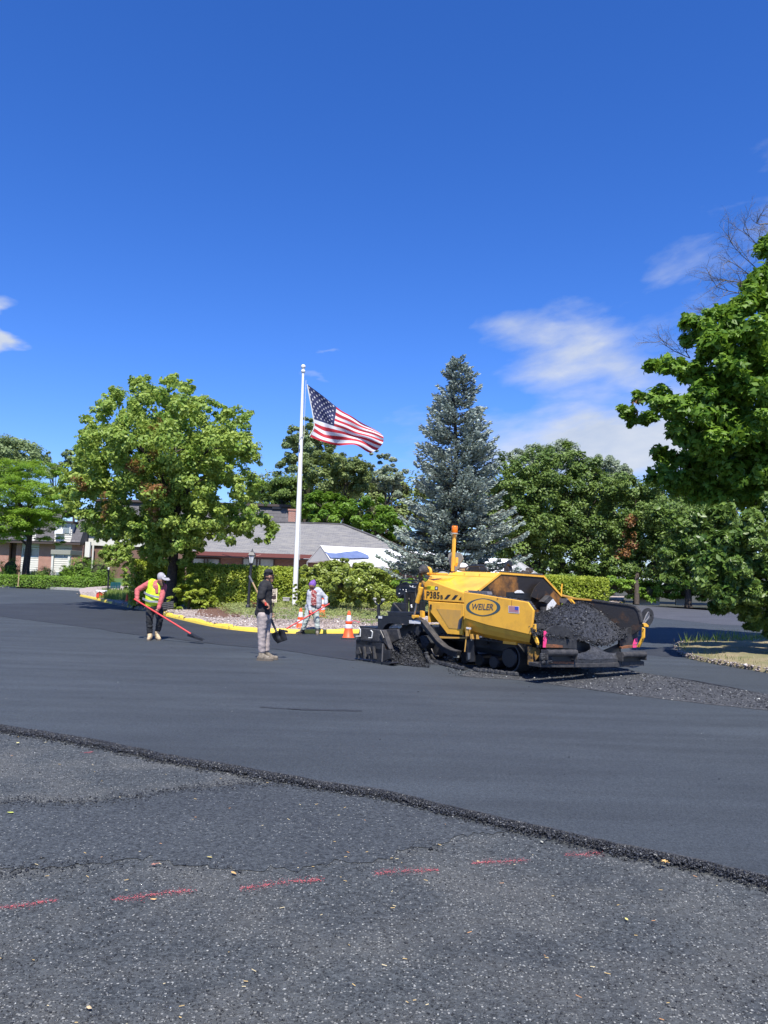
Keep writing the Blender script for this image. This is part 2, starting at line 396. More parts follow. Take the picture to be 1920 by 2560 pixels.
M['flag_red'] = mat('flag red', (.50, .03, .045), .8); M['flag_white'] = mat('flag white', (.74, .75, .78), .8); M['flag_blue'] = mat('flag blue', (.028, .036, .11), .8)
for k in ('flag_red', 'flag_white', 'flag_blue'):
    t = NT(M[k].node_tree); b = t.n['Principled BSDF']; tr = t.node('ShaderNodeBsdfTranslucent'); tr.inputs[0].default_value = b.inputs['Base Color'].default_value
    mx = t.node('ShaderNodeMixShader'); mx.inputs[0].default_value = .3; t.l.new(b.outputs[0], mx.inputs[1]); t.l.new(tr.outputs[0], mx.inputs[2]); t.l.new(mx.outputs[0], t.n['Material Output'].inputs[0])
def glass_lens():
    m = mat('amber lens', (1.0, .26, .01), .15, spec=.6); b = m.node_tree.nodes['Principled BSDF']; b.inputs['Transmission Weight'].default_value = .35
    return m
M['amber'] = glass_lens()
M['window'] = mat('window glass', (.16, .20, .21), .08, spec=.8, noise=(1.2, (.32, .36, .36), .8))
M['win_frame'] = mat('white window frame', (.62, .61, .57), .6)
M['siding'] = mat('cream lap siding', (.60, .585, .53), .8, noise=(1.5, (.50, .49, .44), .6))
M['fascia'] = mat('dark red fascia', (.14, .04, .033), .7)
M['soffit'] = mat('dark soffit', (.06, .045, .04), .8)
M['tarp'] = mat('white tarpaulin', (.78, .78, .78), .55, noise=(1.5, (.68, .69, .71), .6), bump=(2.5, .35))
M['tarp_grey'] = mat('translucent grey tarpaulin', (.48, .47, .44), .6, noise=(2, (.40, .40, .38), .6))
M['tarp_shade'] = mat('blue shade on tarpaulin', (.10, .14, .28), .6, noise=(2, (.15, .20, .36), .8), bump=(3, .5))  # colour of the shadow painted on the white tent roof
M['plate_grey'] = mat('grey back of sign plate', (.28, .28, .24), .6, noise=(10, (.2, .2, .17), .6))

def brick_mat(name, c1, c2, mortar, sc):
    m = bpy.data.materials.new(name); m.use_nodes = True; t = NT(m.node_tree); b = t.n['Principled BSDF']
    tc = t.node('ShaderNodeTexCoord').outputs['Object']
    # walls stand in X-Z: swap axes so the courses lie level
    vec = t.mapping(tc, (1, 1, 1), (math.radians(90), 0, 0))
    br = t.node('ShaderNodeTexBrick'); t.l.new(vec, br.inputs['Vector']); br.inputs['Scale'].default_value = sc
    br.inputs['Color1'].default_value = (*c1, 1); br.inputs['Color2'].default_value = (*c2, 1); br.inputs['Mortar'].default_value = (*mortar, 1)
    br.inputs['Mortar Size'].default_value = .012; br.inputs['Brick Width'].default_value = .22; br.inputs['Row Height'].default_value = .075
    n = t.noise(tc, 1.2, 4, .6); c = t.mix(1.0, br.outputs['Color'], t.ramp(n, [(.3, (.85, .85, .85)), (.7, (1.12, 1.12, 1.12))]), 'MULTIPLY')
    t.l.new(c, b.inputs['Base Color']); b.inputs['Roughness'].default_value = .9
    bn = t.node('ShaderNodeBump'); bn.inputs['Strength'].default_value = .5; bn.inputs['Distance'].default_value = .01; bn.invert = True
    t.l.new(br.outputs['Fac'], bn.inputs['Height']); t.l.new(bn.outputs[0], b.inputs['Normal'])
    return m
M['brick_red'] = brick_mat('red brick', (.34, .115, .075), (.42, .17, .11), (.36, .31, .27), 1.0)
M['brick_dark'] = brick_mat('brown brick', (.15, .065, .045), (.21, .10, .07), (.14, .12, .10), 1.0)
def shingle_mat(name, c1, c2, c3):
    m = bpy.data.materials.new(name); m.use_nodes = True; t = NT(m.node_tree); b = t.n['Principled BSDF']
    tc = t.node('ShaderNodeTexCoord').outputs['Object']
    br = t.node('ShaderNodeTexBrick'); t.l.new(tc, br.inputs['Vector']); br.inputs['Scale'].default_value = 1
    br.inputs['Color1'].default_value = (*c1, 1); br.inputs['Color2'].default_value = (*c2, 1); br.inputs['Mortar'].default_value = (*[x*.55 for x in c1], 1)
    br.inputs['Mortar Size'].default_value = .012; br.inputs['Brick Width'].default_value = .34; br.inputs['Row Height'].default_value = .16
    n = t.noise(t.mapping(tc, (.6, 3.5, 1)), 2.2, 5, .7)
    c = t.mix(t.ramp(n, [(.45, (0, 0, 0)), (.6, (1, 1, 1))]), br.outputs['Color'], c3)
    t.l.new(c, b.inputs['Base Color']); b.inputs['Roughness'].default_value = .9
    return m
M['shingle'] = shingle_mat('grey roof shingles', (.15, .148, .15), (.21, .205, .20), (.235, .225, .20))
M['shingle_dark'] = shingle_mat('dark mansard shingles', (.085, .08, .085), (.13, .125, .13), (.10, .095, .10))
M['decal_blue'] = mat('decal blue', (.06, .08, .42), .5)
M['rustpatch'] = mat('worn rusty yellow', (.50, .24, .07), .7, noise=(16, (.22, .10, .07), 1.0, .4, .6))
M['wing_dark'] = mat('asphalt blackened wing steel', (.028, .027, .028), .6, noise=(3, (.16, .075, .025), .8, .55, .75), bump=(20, .3))
M['yellow_dirty_shaded'] = mat('dirty shaded machine yellow', (.34, .19, .04), .6, noise=(7, (.04, .03, .025), 1.0, .42, .58))  # real dirt, over a yellow darkened for the shadow below the near wing
M['steel_dull'] = mat('dull steel', (.16, .15, .14), .5, metal=.5)
M['boot_dark'] = mat('black shoe', (.03, .028, .028), .7)
# foliage
M['maple'] = leaf_mat('maple leaves', (.09, .20, .022), (.39, .48, .10), trans=.32)
M['maple_dark'] = leaf_mat('green maple leaves', (.05, .13, .012), (.20, .33, .035), trans=.35)
M['locust'] = leaf_mat('honey locust leaflets', (.10, .21, .018), (.29, .43, .045), trans=.38)
M['wood_a'] = leaf_mat('woodland leaves', (.055, .11, .018), (.19, .27, .06), trans=.25)
M['wood_b'] = leaf_mat('grey green leaves', (.11, .165, .06), (.30, .38, .165), trans=.25)
M['wood_c'] = leaf_mat('olive leaves', (.095, .14, .035), (.25, .31, .10), trans=.25)
M['silver'] = leaf_mat('silvery leaves', (.17, .22, .14), (.36, .42, .28), trans=.25)
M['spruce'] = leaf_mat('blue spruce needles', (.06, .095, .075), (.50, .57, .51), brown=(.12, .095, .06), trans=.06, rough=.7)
M['hedge'] = leaf_mat('hedge leaves', (.15, .225, .02), (.43, .49, .065), trans=.34)
M['yew'] = leaf_mat('clipped yew', (.06, .135, .014), (.21, .34, .035), trans=.2)
M['rhodo'] = leaf_mat('glossy shrub leaves', (.13, .19, .025), (.40, .46, .10), trans=.28, rough=.35, spec=.6)
M['juniper'] = leaf_mat('juniper cover', (.11, .17, .045), (.30, .33, .11), trans=.15)
M['cherry'] = leaf_mat('narrow green leaves', (.03, .085, .012), (.17, .25, .05), trans=.2, rough=.4)
M['drygrass'] = leaf_mat('dry grass blades', (.19, .17, .065), (.44, .36, .17), brown=(.10, .15, .03), trans=.2)
M['greengrass'] = leaf_mat('green grass blades', (.10, .18, .03), (.30, .38, .07), brown=(.16, .22, .05), trans=.3)

# ---------------------------------------------------------------- ground
def gp(pts, z=0.0): return [tuple(G(x, y, z)) for x, y in pts]
def resample(pts, step):
    pts = [Vector(p) for p in pts]; out = [pts[0]]
    for a, b in zip(pts, pts[1:]):
        n = max(1, int((b-a).length/step))
        out += [a.lerp(b, (i+1)/n) for i in range(n)]
    return out
def smooth_path(pts, k=6):
    g = [Vector(p) for p in pts]; out = []
    for i in range(len(g)-1):
        p0, p1, p2, p3 = g[max(i-1, 0)], g[i], g[i+1], g[min(i+2, len(g)-1)]
        for q in range(k):
            t = q/k; out.append(.5*((2*p1)+(-p0+p2)*t+(2*p0-5*p1+4*p2-p3)*t*t+(-p0+3*p1-3*p2+p3)*t**3))
    return out+[g[-1]]
def poly_sheet(name, pts, z, m, kind='structure', parent=None):
    """flat sheet of any outline (x, y)"""
    me = bpy.data.meshes.new(name); bm = bmesh.new()
    vs = [bm.verts.new((p[0], p[1], z)) for p in pts]; f = bm.faces.new(vs)
    bmesh.ops.triangulate(bm, faces=[f]); bm.normal_update()
    for f in bm.faces:
        if f.normal.z < 0: f.normal_flip()
    bm.to_mesh(me); bm.free()
    o = link(name, me, m, parent)
    return tag(o, kind=kind) if kind else o

ZR = -.045        # level of the old coarse layer below the fresh mat
o = MB().add([(-900, -300, -.30), (900, -300, -.30), (900, 1200, -.30), (-900, 1200, -.30)], [(0, 1, 2, 3)]).build('ground', M['soil'], origin=(0, 0, 0)); tag(o, kind='structure')
o = MB().add([(-60, -30, ZR), (60, -30, ZR), (60, 45, ZR), (-60, 45, ZR)], [(0, 1, 2, 3)]).build('parking_lot_base', M['rough'], origin=(0, 0, 0)); tag(o, kind='structure'); BASE = o
Zl = zoomer(1659/960, 0, 1740); Zr = zoomer(1659/960, 960, 1740)
edge_px = [(-700, 1735), (-300, 1778)]+Zl((0, 122), (450, 192), (700, 246), (1000, 296), (1400, 368))+Zr((0, 404), (300, 478), (650, 556), (1000, 634), (1300, 692), (1659, 778))+[(2250, 2300), (3100, 2580)]
edge = resample(gp(edge_px), .06)
rnd = random.Random(4)
def wob(p, k, s): n = mnoise.noise(Vector((p.x*s, p.y*s, 3.3))); return n*k
edge = [Vector((p.x+wob(p, .012, 6), p.y+wob(p, .02, 5)+rnd.uniform(-.006, .006), 0)) for p in edge]
far = [(70, 9), (70, 44), tuple(G(2300, 1540)[:2]), tuple(G(1920, 1531)[:2]), tuple(G(1770, 1524)[:2]), tuple(G(1600, 1512)[:2]), tuple(G(1500, 1507)[:2]), tuple(G(1300, 1492)[:2]), tuple(G(800, 1470)[:2]), tuple(G(300, 1476.5)[:2]), tuple(G(150, 1474)[:2]), tuple(G(50, 1471)[:2]), tuple(G(-300, 1459)[:2]), (-60, 48), (-60, edge[0].y)]
sheet = poly_sheet('fresh_asphalt', [(p.x, p.y) for p in edge]+far, 0, M['mat_asphalt'])
# crumbly sloping edge of the mat
mb = MB(); n = len(edge); rr = random.Random(9)
rows = [(0, 0, .002), (.015, .008, -.012), (.036, .012, -.026), (.06, .016, -.038), (.09, .018, ZR-.004)]
vs = []
for i, p in enumerate(edge):
    w = .85+.35*mnoise.noise(Vector((p.x*1.7, 1, 0)))
    for d, j, z in rows:
        vs.append((p.x-.25*d*w+rr.uniform(-j, j)*.5, p.y-d*w+rr.uniform(-j, j)*.6, z+rr.uniform(-.006, .006)*(d > 0)))
m_ = len(rows)
mb.add(vs, [(i*m_+j, i*m_+j+1, (i+1)*m_+j+1, (i+1)*m_+j) for i in range(n-1) for j in range(m_-1)])
tag(mb.build('asphalt_edge', M['crumb'], origin=(0, 0, 0)), kind='structure')

# darker, freshly rolled lane beyond the long seam; lighter lanes far away
Z3 = zoomer(5.53, 580, 1360); Z4 = zoomer(6.381, 300, 1380); Z1 = zoomer(4.1475, 860, 1280); Z2 = zoomer(3.6065, 1220, 1280)
seam = [(-60, 1533), (120, 1556), (250, 1573), (300, 1582), (440, 1598), (560, 1613)]+Z3((600, 1455), (1100, 1530), (1659, 1612))+[(990, 1655), (1100, 1662)]
seamw = [p+Vector((0, wob(p, .05, 2.0), 0)) for p in resample(gp(seam), .25)]
kerb_px = [(200, 1491), (241, 1500), (270, 1508), (330, 1521), (395, 1535), (408, 1539), (457, 1551), (519, 1565), (560, 1572), (600, 1577), (647, 1581), (735, 1584), (815, 1584), (869, 1584), (942, 1582), (1050, 1574), (1200, 1560), (1350, 1540), (1480, 1520), (1560, 1508)]
kerbw = smooth_path(gp(kerb_px), 5)
dark = poly_sheet('dark_asphalt_lane', [(p.x, p.y) for p in seamw]+[tuple(G(1250, 1640)[:2]), tuple(G(1350, 1575)[:2])]+[(p.x, p.y-.02) for p in reversed(kerbw[8:62])]+[tuple(G(150, 1508)[:2]), tuple(G(-60, 1510)[:2])], .004, M['mat_dark'])
# ridge of crumbs on the seams
def seam_ridge(path, w, h, name, seed, m='crumb'):
    mb = MB(); r = random.Random(seed); vs = []; pts = resample(path, .1)
    for i, p in enumerate(pts):
        k = max(0, .5+1.2*mnoise.noise(Vector((p.x*.9, seed, p.y*.5))))
        for d, z in ((-w, -.001), (-w*.3, h), (w*.3, h*.8), (w, -.001)):
            vs.append((p.x+r.uniform(-.01, .01), p.y+d*k+r.uniform(-.02, .02), .005+z*k))
    mb.add(vs, [(i*4+j, i*4+j+1, i*4+j+5, i*4+j+4) for i in range(len(pts)-1) for j in range(3)])
    return tag(mb.build(name, M[m], origin=(0, 0, 0)), kind='structure')
seam_ridge(seamw, .055, .008, 'seam', 1)
seam_ridge(gp([(650, 1768), (690, 1771), (760, 1775), (840, 1776), (905, 1777)]), .045, .003, 'seam', 2, 'mat_dark')
far_lane = poly_sheet('light_asphalt_lane', [tuple(G(*q)[:2]) for q in [(1560, 1516), (1640, 1545), (1800, 1562), (2200, 1580), (2300, 1543), (1920, 1533), (1770, 1526), (1600, 1514)]], .004, M['mat_far'])
# milled strip the paver is about to cover
ms = gp([(1150, 1690), (1300, 1700), (1420, 1716), (1560, 1737), (1700, 1752), (1920, 1776), (2300, 1830)])
mu = gp([(2500, 1800), (2100, 1752), (1920, 1736), (1800, 1716), (1700, 1697), (1610, 1683), (1560, 1674), (1460, 1655), (1250, 1640)])
msr = [p+Vector((0, wob(p, .12, 2.5), 0)) for p in resample(ms, .15)]; mur = [p+Vector((0, wob(p, .09, 2.5), 0)) for p in resample(mu, .15)]
poly_sheet('milled_strip', [(p.x, p.y) for p in msr]+[(p.x, p.y) for p in mur], .004, M['milled'])
seam_ridge(mur[: -12], .07, .02, 'strip_edge', 5); seam_ridge(msr, .05, .012, 'strip_edge', 6, 'milled')

# darker, thinner film of older mix in the foreground with its own rough borders
film = gp(Zl((-260, 480), (0, 462), (370, 460), (640, 425), (900, 395), (1200, 372), (1400, 385), (1560, 412), (1659, 440))+Zr((120, 455), (330, 520), (560, 585), (420, 600), (180, 650), (0, 690))+Zl((1560, 705), (1350, 740), (1080, 765), (860, 745), (640, 700), (400, 715), (150, 750), (0, 752), (-260, 770)), ZR)
fr = [p+Vector((wob(p, .05, 9)+rnd.uniform(-.012, .012), wob(p, .10, 4)+rnd.uniform(-.045, .045), 0)) for p in resample(film, .035)]
M['film'] = asphalt_mat('black tack film', (.011, .014, .016), (.088, .100, .107), 100, .07, (.28, .29, .27), bump=1.2, chipscale=75)
poly_sheet('dark_patch', [(p.x, p.y) for p in fr], ZR+.004, M['film'])

# red sprayed dashes: each a speckled patch of its own
def dash(a, b, w, seed):
    r = random.Random(seed); a = Vector(G(*a, ZR)); b = Vector(G(*b, ZR)); d = (b-a); L = d.length; d.normalize(); s = Vector((-d.y, d.x, 0)); z = ZR+.0045
    mb = MB()
    N = int(L*1150)
    for i in range(N):      # droplets and speckles of paint on the stone tops, dense along the middle
        u = r.random(); e = r.gauss(0, .45)*w*1.9*(.55+.6*math.sin(math.pi*min(1, max(0, u)))**.5); q = a+d*(u*L+r.gauss(0, .01))+s*(e+.012*math.sin(u*5+seed))
        rr_ = r.uniform(.0014, .0046)*(1.0 if abs(e) < w*.5 else .55); k = r.uniform(0, 6.28); n_ = 5
        pts = [(q.x+math.cos(k+6.283*j/n_)*rr_*r.uniform(.6, 1.5), q.y+math.sin(k+6.283*j/n_)*rr_*r.uniform(.6, 1.2), z+r.uniform(0, .0015)) for j in range(n_)]
        mb.add(pts, [tuple(range(n_))])
    return mb.build('painted_dash', M['red_paint'], BASE, local=True)
for i, (a, b, w) in enumerate([((-150, 2285), (-30, 2274), .022), ((-20, 2271), (145, 2254), .022), (Zl((490, 879))[0], Zl((832, 846))[0], .028), (Zl((1030, 832))[0], Zl((1390, 795))[0], .03), (Zl((1615, 771))[0], Zr((228, 750))[0], .03), (Zr((388, 729))[0], Zr((612, 707))[0], .028), (Zr((788, 693))[0], Zr((942, 677))[0], .03), (Zl((358, 247))[0], Zl((402, 243))[0], .02)]):
    dash(a, b, w, i+2)

# loose aggregate lying on the coarse layer: real little stones
def stones(name, P3, size, seed, m, flat=.6, tint=None):
    r = np.random.default_rng(seed); n = len(P3)
    T = np.array([(1, 0, -.5), (-.7, .85, -.4), (-.6, -.8, -.45), (.1, .05, .95)], float)
    Fc = np.array([(0, 1, 3), (1, 2, 3), (2, 0, 3), (1, 0, 2)])
    A = r.normal(size=(n, 3, 3)); Q, _ = np.linalg.qr(A)
    sc = size[:, None, None]*r.uniform(.5, 1.3, (n, 1, 3))
    V = np.einsum('nij,kj->nki', Q, T)*sc; V[:, :, 2] *= flat; V += P3[:, None, :]
    F = Fc[None]+(np.arange(n)*4)[:, None, None]
    tn = np.repeat(r.random(n), 4)[:, None].repeat(3, 1) if tint is None else np.repeat(tint, 4, 0)
    me = npmesh(name, V.reshape(-1, 3), F.reshape(-1, 3), tn)
    return link(name, me, m)
def tint_mat(name, stops, rough=.8, spec=.4):
    m = bpy.data.materials.new(name); m.use_nodes = True; t = NT(m.node_tree); b = t.n['Principled BSDF']
    at = t.node('ShaderNodeAttribute', attribute_name='tint'); sp = t.node('ShaderNodeSeparateColor'); t.l.new(at.outputs['Color'], sp.inputs[0])
    t.l.new(t.ramp(sp.outputs[0], stops, 'CONSTANT'), b.inputs['Base Color']); b.inputs['Roughness'].default_value = rough; b.inputs['Specular IOR Level'].default_value = spec
    return m
M['chips'] = tint_mat('mixed chips', [(0, (.018, .020, .024)), (.40, (.040, .043, .050)), (.62, (.085, .09, .10)), (.80, (.16, .165, .165)), (.91, (.28, .285, .27)), (.965, (.42, .43, .40))])
M['crumbs'] = tint_mat('black coated chips', [(0, (.010, .011, .013)), (.4, (.026, .028, .033)), (.75, (.055, .06, .07)), (.97, (.20, .20, .19))], .5)
nr = np.random.default_rng(11)
# density falls with distance, so sample in picture-like angles near the viewer
def edge_y(x):
    xs = np.array([p.x for p in edge]); ys = np.array([p.y for p in edge]); return np.interp(x, xs, ys)
n = 145000
yy = 1.7*np.exp(nr.random(n)*math.log(13/1.7)); xx = (nr.random(n)-.5)*1.16*yy+0
k = yy < edge_y(xx)-.06
xx, yy = xx[k], yy[k]
sz = nr.gamma(1.8, .0011, len(xx))+.0013; sz = np.minimum(sz, .0085)
o = stones('loose_chips', np.stack([xx, yy, np.full(len(xx), ZR)+sz*.25], 1), sz, 3, M['chips']); tag(o, 'loose grey and pale stone chips strewn over the coarse foreground asphalt', 'gravel', kind='stuff')
# black crumbs along the mat's edge
n = 38000
t_ = nr.random(n)**.8; ex = 5.4-t_*10.5; ey = edge_y(ex); off = np.minimum(nr.gamma(1.7, .025, n), .2)
zz = np.interp(off, [0, .13, .3], [-.002, ZR+.006, ZR+.003])
ok = ey-off > 0
o = stones('edge_crumbs', np.stack([ex-off*.25, ey-off, zz], 1)[ok], np.minimum(nr.gamma(2.5, .0024, n)+.002, .016)[ok], 5, M['crumbs']); tag(o, 'loose black crumbs piled along the edge of the fresh mat', 'gravel', kind='stuff')
# crumbs along the borders of the dark patch
fb = np.array([(p.x, p.y) for p in fr]); idx = nr.integers(0, len(fb), 8000); keep = np.array([mnoise.noise(Vector((fb[i][0]*1.1, fb[i][1]*1.1, 4))) > -.12+.5*random.Random(int(i)).random()*.6 for i in idx]); idx = idx[keep]; q = fb[idx]+nr.normal(0, .07, (len(idx), 2))
o = stones('patch_crumbs', np.column_stack([q, np.full(len(idx), ZR+.006)]), nr.gamma(2.0, .0016, len(idx))+.0015, 6, M['crumbs']); tag(o, 'dark crumbs along the border of the black patch', 'gravel', kind='stuff')
# gravel on the milled strip
mp = np.array([(p.x, p.y) for p in msr]); up = np.array([(p.x, p.y) for p in mur[::-1]])
n = 9000; xx = nr.uniform(1.2, 9.0, n); lo = np.interp(xx, mp[:, 0], mp[:, 1]); hi = np.interp(xx, up[:, 0], up[:, 1]); yy = lo+(hi-lo)*nr.random(n)
o = stones('strip_gravel', np.stack([xx, yy, np.full(n, .008)], 1), nr.gamma(2.2, .004, n)+.003, 7, M['chips']); tag(o, 'loose gravel on the milled strip ahead of the paver', 'gravel', kind='stuff')
# sprinkling of pale chips on the fresh mat
n = 700; yy = nr.uniform(5, 30, n); xx = (nr.random(n)-.5)*1.1*yy; k = yy > edge_y(xx)+.1
o = stones('mat_specks', np.stack([xx, yy, np.full(n, .003)], 1)[k], (nr.gamma(2, .0022, n)+.002)[k], 8, M['chips']); tag(o, 'few pale specks scattered on the smooth fresh asphalt', 'gravel', kind='stuff')
# pine needles and bits of straw
n = 260; yy = 1.9*np.exp(nr.random(n)*math.log(4)); xx = (nr.random(n)-.5)*1.2*yy; k = yy < edge_y(xx)-.1; xx, yy = xx[k], yy[k]; n = len(xx)
a = nr.uniform(-.6, .6, n); L = nr.uniform(.003, .013, n); w = nr.uniform(.0006, .0013, n); ca, sa = np.cos(a), np.sin(a)
c0 = np.stack([xx, yy, np.full(n, ZR+.010)], 1); dv = np.stack([ca*L, sa*L, nr.uniform(-.003, .003, n)], 1); sv = np.stack([-sa*w, ca*w, w*0+.001], 1)
V = np.stack([c0-dv-sv, c0+dv-sv, c0+dv+sv, c0-dv+sv], 1).reshape(-1, 3)
M['straw'] = tint_mat('straw bits', [(0, (.42, .30, .12)), (.5, (.50, .42, .24)), (.8, (.40, .20, .08))], .8)
o = link('straw_bits', npmesh('straw_bits', V, np.arange(4*n).reshape(-1, 4), np.repeat(nr.random(n), 4)[:, None].repeat(3, 1)), M['straw']); tag(o, 'tiny straw pieces and needles on the foreground asphalt', 'straw', kind='stuff')

# fallen leaves
def leaf_outline(kind):
    if kind == 'maple':
        r = [(90, 1), (70, .45), (48, .9), (32, .42), (8, .85), (-20, .35), (-50, .6), (-80, .18), (-100, .18), (-130, .6), (-160, .35), (172, .85), (148, .42), (132, .9), (110, .45)]
        return [(math.cos(math.radians(a))*q, math.sin(math.radians(a))*q) for a, q in r]
    return [(0, 1), (.45, .4), (.4, -.4), (0, -1), (-.42, -.35), (-.4, .45)]
def fallen(px, size, col, label, kind='maple', rot=0, z=ZR+.012, seed=0):
    p = G(*px, z); r = random.Random(seed); pts = leaf_outline(kind); c, s_ = math.cos(rot), math.sin(rot)
    vs = [(p[0], p[1], p[2]+.004)]+[(p[0]+(x*c-y*s_)*size, p[1]+(x*s_+y*c)*size, p[2]+r.uniform(.001, .02)*size*12) for x, y in pts]
    n = len(pts); mb = MB().add(vs, [(0, i+1, (i+1) % n+1) for i in range(n)])
    if kind == 'maple':
        q = (p[0]-(-1)*s_*-size, p[1]-c*size, p[2]+.004); mb.bar((p[0], p[1], p[2]+.004), (p[0]+s_*size*1.1, p[1]-c*size*1.1, p[2]+.006), .003)
    m = mat('fallen leaf', col, .7, noise=(60, tuple(x*.6 for x in col), .7))
    return tag(mb.build('fallen_leaf', m), label, 'leaf', 'leaves fallen on the asphalt')
fallen(Zr((1215, 716))[0], .032, (.78, .50, .18), 'yellow maple leaf lying on the black crumbly mat edge at right', rot=.4, seed=1, z=.0)
fallen(Zl((1010, 766))[0], .022, (.70, .42, .15), 'small tan leaf just above the red dashes, left of centre', 'oval', .9, seed=2)
fallen(Zl((668, 728))[0], .026, (.42, .20, .14), 'reddish brown curled leaf at the lower border of the dark patch', 'maple', 2.0, seed=3)
fallen(Zl((45, 503))[0], .026, (.50, .56, .10), 'lime green leaf on the dark patch at the far left', 'oval', 1.5, seed=4)
fallen(Zl((77, 204))[0], .030, (.66, .60, .26), 'pale yellow leaf near the mat edge at the far left', 'oval', .3, seed=5)
fallen(Zr((1048, 964))[0], .014, (.66, .60, .20), 'small yellow leaf below the yellow maple leaf', 'oval', .3, seed=6)
fallen(Zr((682, 630))[0], .020, (.42, .42, .34), 'grey leaf beside the last red dash', 'oval', .1, seed=7)
fallen(Zl((385, 1347))[0], .016, (.60, .45, .25), 'tan leaf near the bottom left corner', 'oval', 1.0, seed=8)
fallen(Zl((663, 878))[0], .018, (.66, .40, .16), 'orange leaf touching the second whole red dash', 'oval', 1.6, seed=9)
fallen(Zl((905, 697))[0], .020, (.55, .46, .16), 'yellowish leaf on the dark patch above the small tan leaf', 'oval', 1.2, seed=10)

# ---------------------------------------------------------------- foliage engine
LEAF = {
 'quad': (np.array([(0, -1, 0), (.55, 0, .12), (0, 1, 0), (-.55, 0, .12)], float), np.array([(0, 1, 2), (0, 2, 3)])),
 'narrow': (np.array([(0, -1, 0), (.30, -.1, .08), (0, 1.1, -.1), (-.30, -.1, .08)], float), np.array([(0, 1, 2), (0, 2, 3)])),
 'tri': (np.array([(0, -.8, 0), (.75, .5, .1), (-.6, .7, 0)], float), np.array([(0, 1, 2)])),
}
_r5 = leaf_outline('maple')
LEAF['maple'] = (np.array([(0, -.1, .10), (0, 1, 0), (.28, .3, .03), (.9, .35, -.12), (.3, -.75, -.06), (-.3, -.75, -.06), (-.9, .35, -.12), (-.28, .3, .03)], float), np.array([(0, 2, 1), (0, 3, 2), (0, 4, 3), (0, 6, 5), (0, 7, 6), (0, 1, 7)]))
def leaf_arrays(C, Nn, size, kind, rng):
    n = len(C); N = Nn/np.maximum(np.linalg.norm(Nn, axis=1, keepdims=True), 1e-6)
    R = rng.normal(size=(n, 3)); A = np.cross(N, R); A /= np.maximum(np.linalg.norm(A, axis=1, keepdims=True), 1e-6); B = np.cross(N, A)
    T, F = LEAF[kind]; size = np.broadcast_to(size, (n,))
    V = (T[None, :, 0, None]*A[:, None]+T[None, :, 1, None]*B[:, None]+T[None, :, 2, None]*N[:, None])*size[:, None, None]+C[:, None]
    return V.reshape(-1, 3), (F[None]+(np.arange(n)*len(T))[:, None, None]).reshape(-1, F.shape[1]), len(T)
def clumps(lobes, per_lobe, rng, shell=(.45, 1.0), flat=.6):
    """lobes (x,y,z,R) -> clump centres, radii, outward directions"""
    C = []; Rr = []; D = []
    for x, y, z, R in lobes:
        k = max(3, int(per_lobe*R*R))
        d = rng.normal(size=(k, 3)); d[:, 2] = d[:, 2]*.9+.18; d /= np.linalg.norm(d, axis=1, keepdims=True)
        q = rng.uniform(*shell, size=(k, 1))**.6
        C.append(np.array([x, y, z])+d*q*R*np.array([1, 1, .85])); Rr.append(np.full(k, R)); D.append(d)
    return np.concatenate(C), np.concatenate(Rr), np.concatenate(D)
def crown_mesh(name, lobes, n_leaves, size, m, seed, parent, kind='quad', per_lobe=14, clump=(.22, .42), flat=.45, up=.8, dead=(), shell=(.45, 1.0), jitter=.9):
    rng = np.random.default_rng(seed)
    C, R, D = clumps(lobes, per_lobe, rng, shell)
    w = R**.6; idx = rng.choice(len(C), n_leaves, p=w/w.sum())
    cr = rng.uniform(*clump, size=len(C))*R**.75
    g = rng.normal(size=(n_leaves, 3)); g /= np.linalg.norm(g, axis=1, keepdims=True); g *= rng.random((n_leaves, 1))**.45
    pos = C[idx]+g*cr[idx][:, None]*np.array([1, 1, flat]); nn = np.array([0, 0, up])+D[idx]*.55+g*.5+rng.normal(0, jitter*.5, (n_leaves, 3))
    s = size*rng.uniform(.65, 1.25, n_leaves)
    V, F, k = leaf_arrays(pos, nn, s, kind, rng)
    ct = rng.random(len(C)); t0 = np.clip(.55*ct[idx]+.45*rng.random(n_leaves), 0, 1); dd = np.zeros(n_leaves)
    for (dx, dy, dz, dr) in dead:
        dd = np.maximum(dd, (np.linalg.norm((pos-np.array([dx, dy, dz]))*np.array([1, .55, 1]), axis=1) < dr)*(rng.random(n_leaves) < .85))
    tn = np.repeat(np.stack([t0, dd, t0], 1), k, 0)
    me = npmesh(name, V-np.array(root_loc(parent)), F, tn)
    return link(name, me, m, parent)
def limb(a, b, r0, r1, seed, sag=.06, n=5):
    r = random.Random(seed); a = Vector(a); b = Vector(b); L = (b-a).length; pts = []
    for i in range(n+1):
        t = i/n; p = a.lerp(b, t); p.z += L*.12*math.sin(math.pi*t); k = L*sag*math.sin(math.pi*t)
        pts.append(p+Vector((r.uniform(-k, k), r.uniform(-k, k), r.uniform(-k, k)*.5)))
    return pts, [r0+(r1-r0)*i/n for i in range(n+1)]
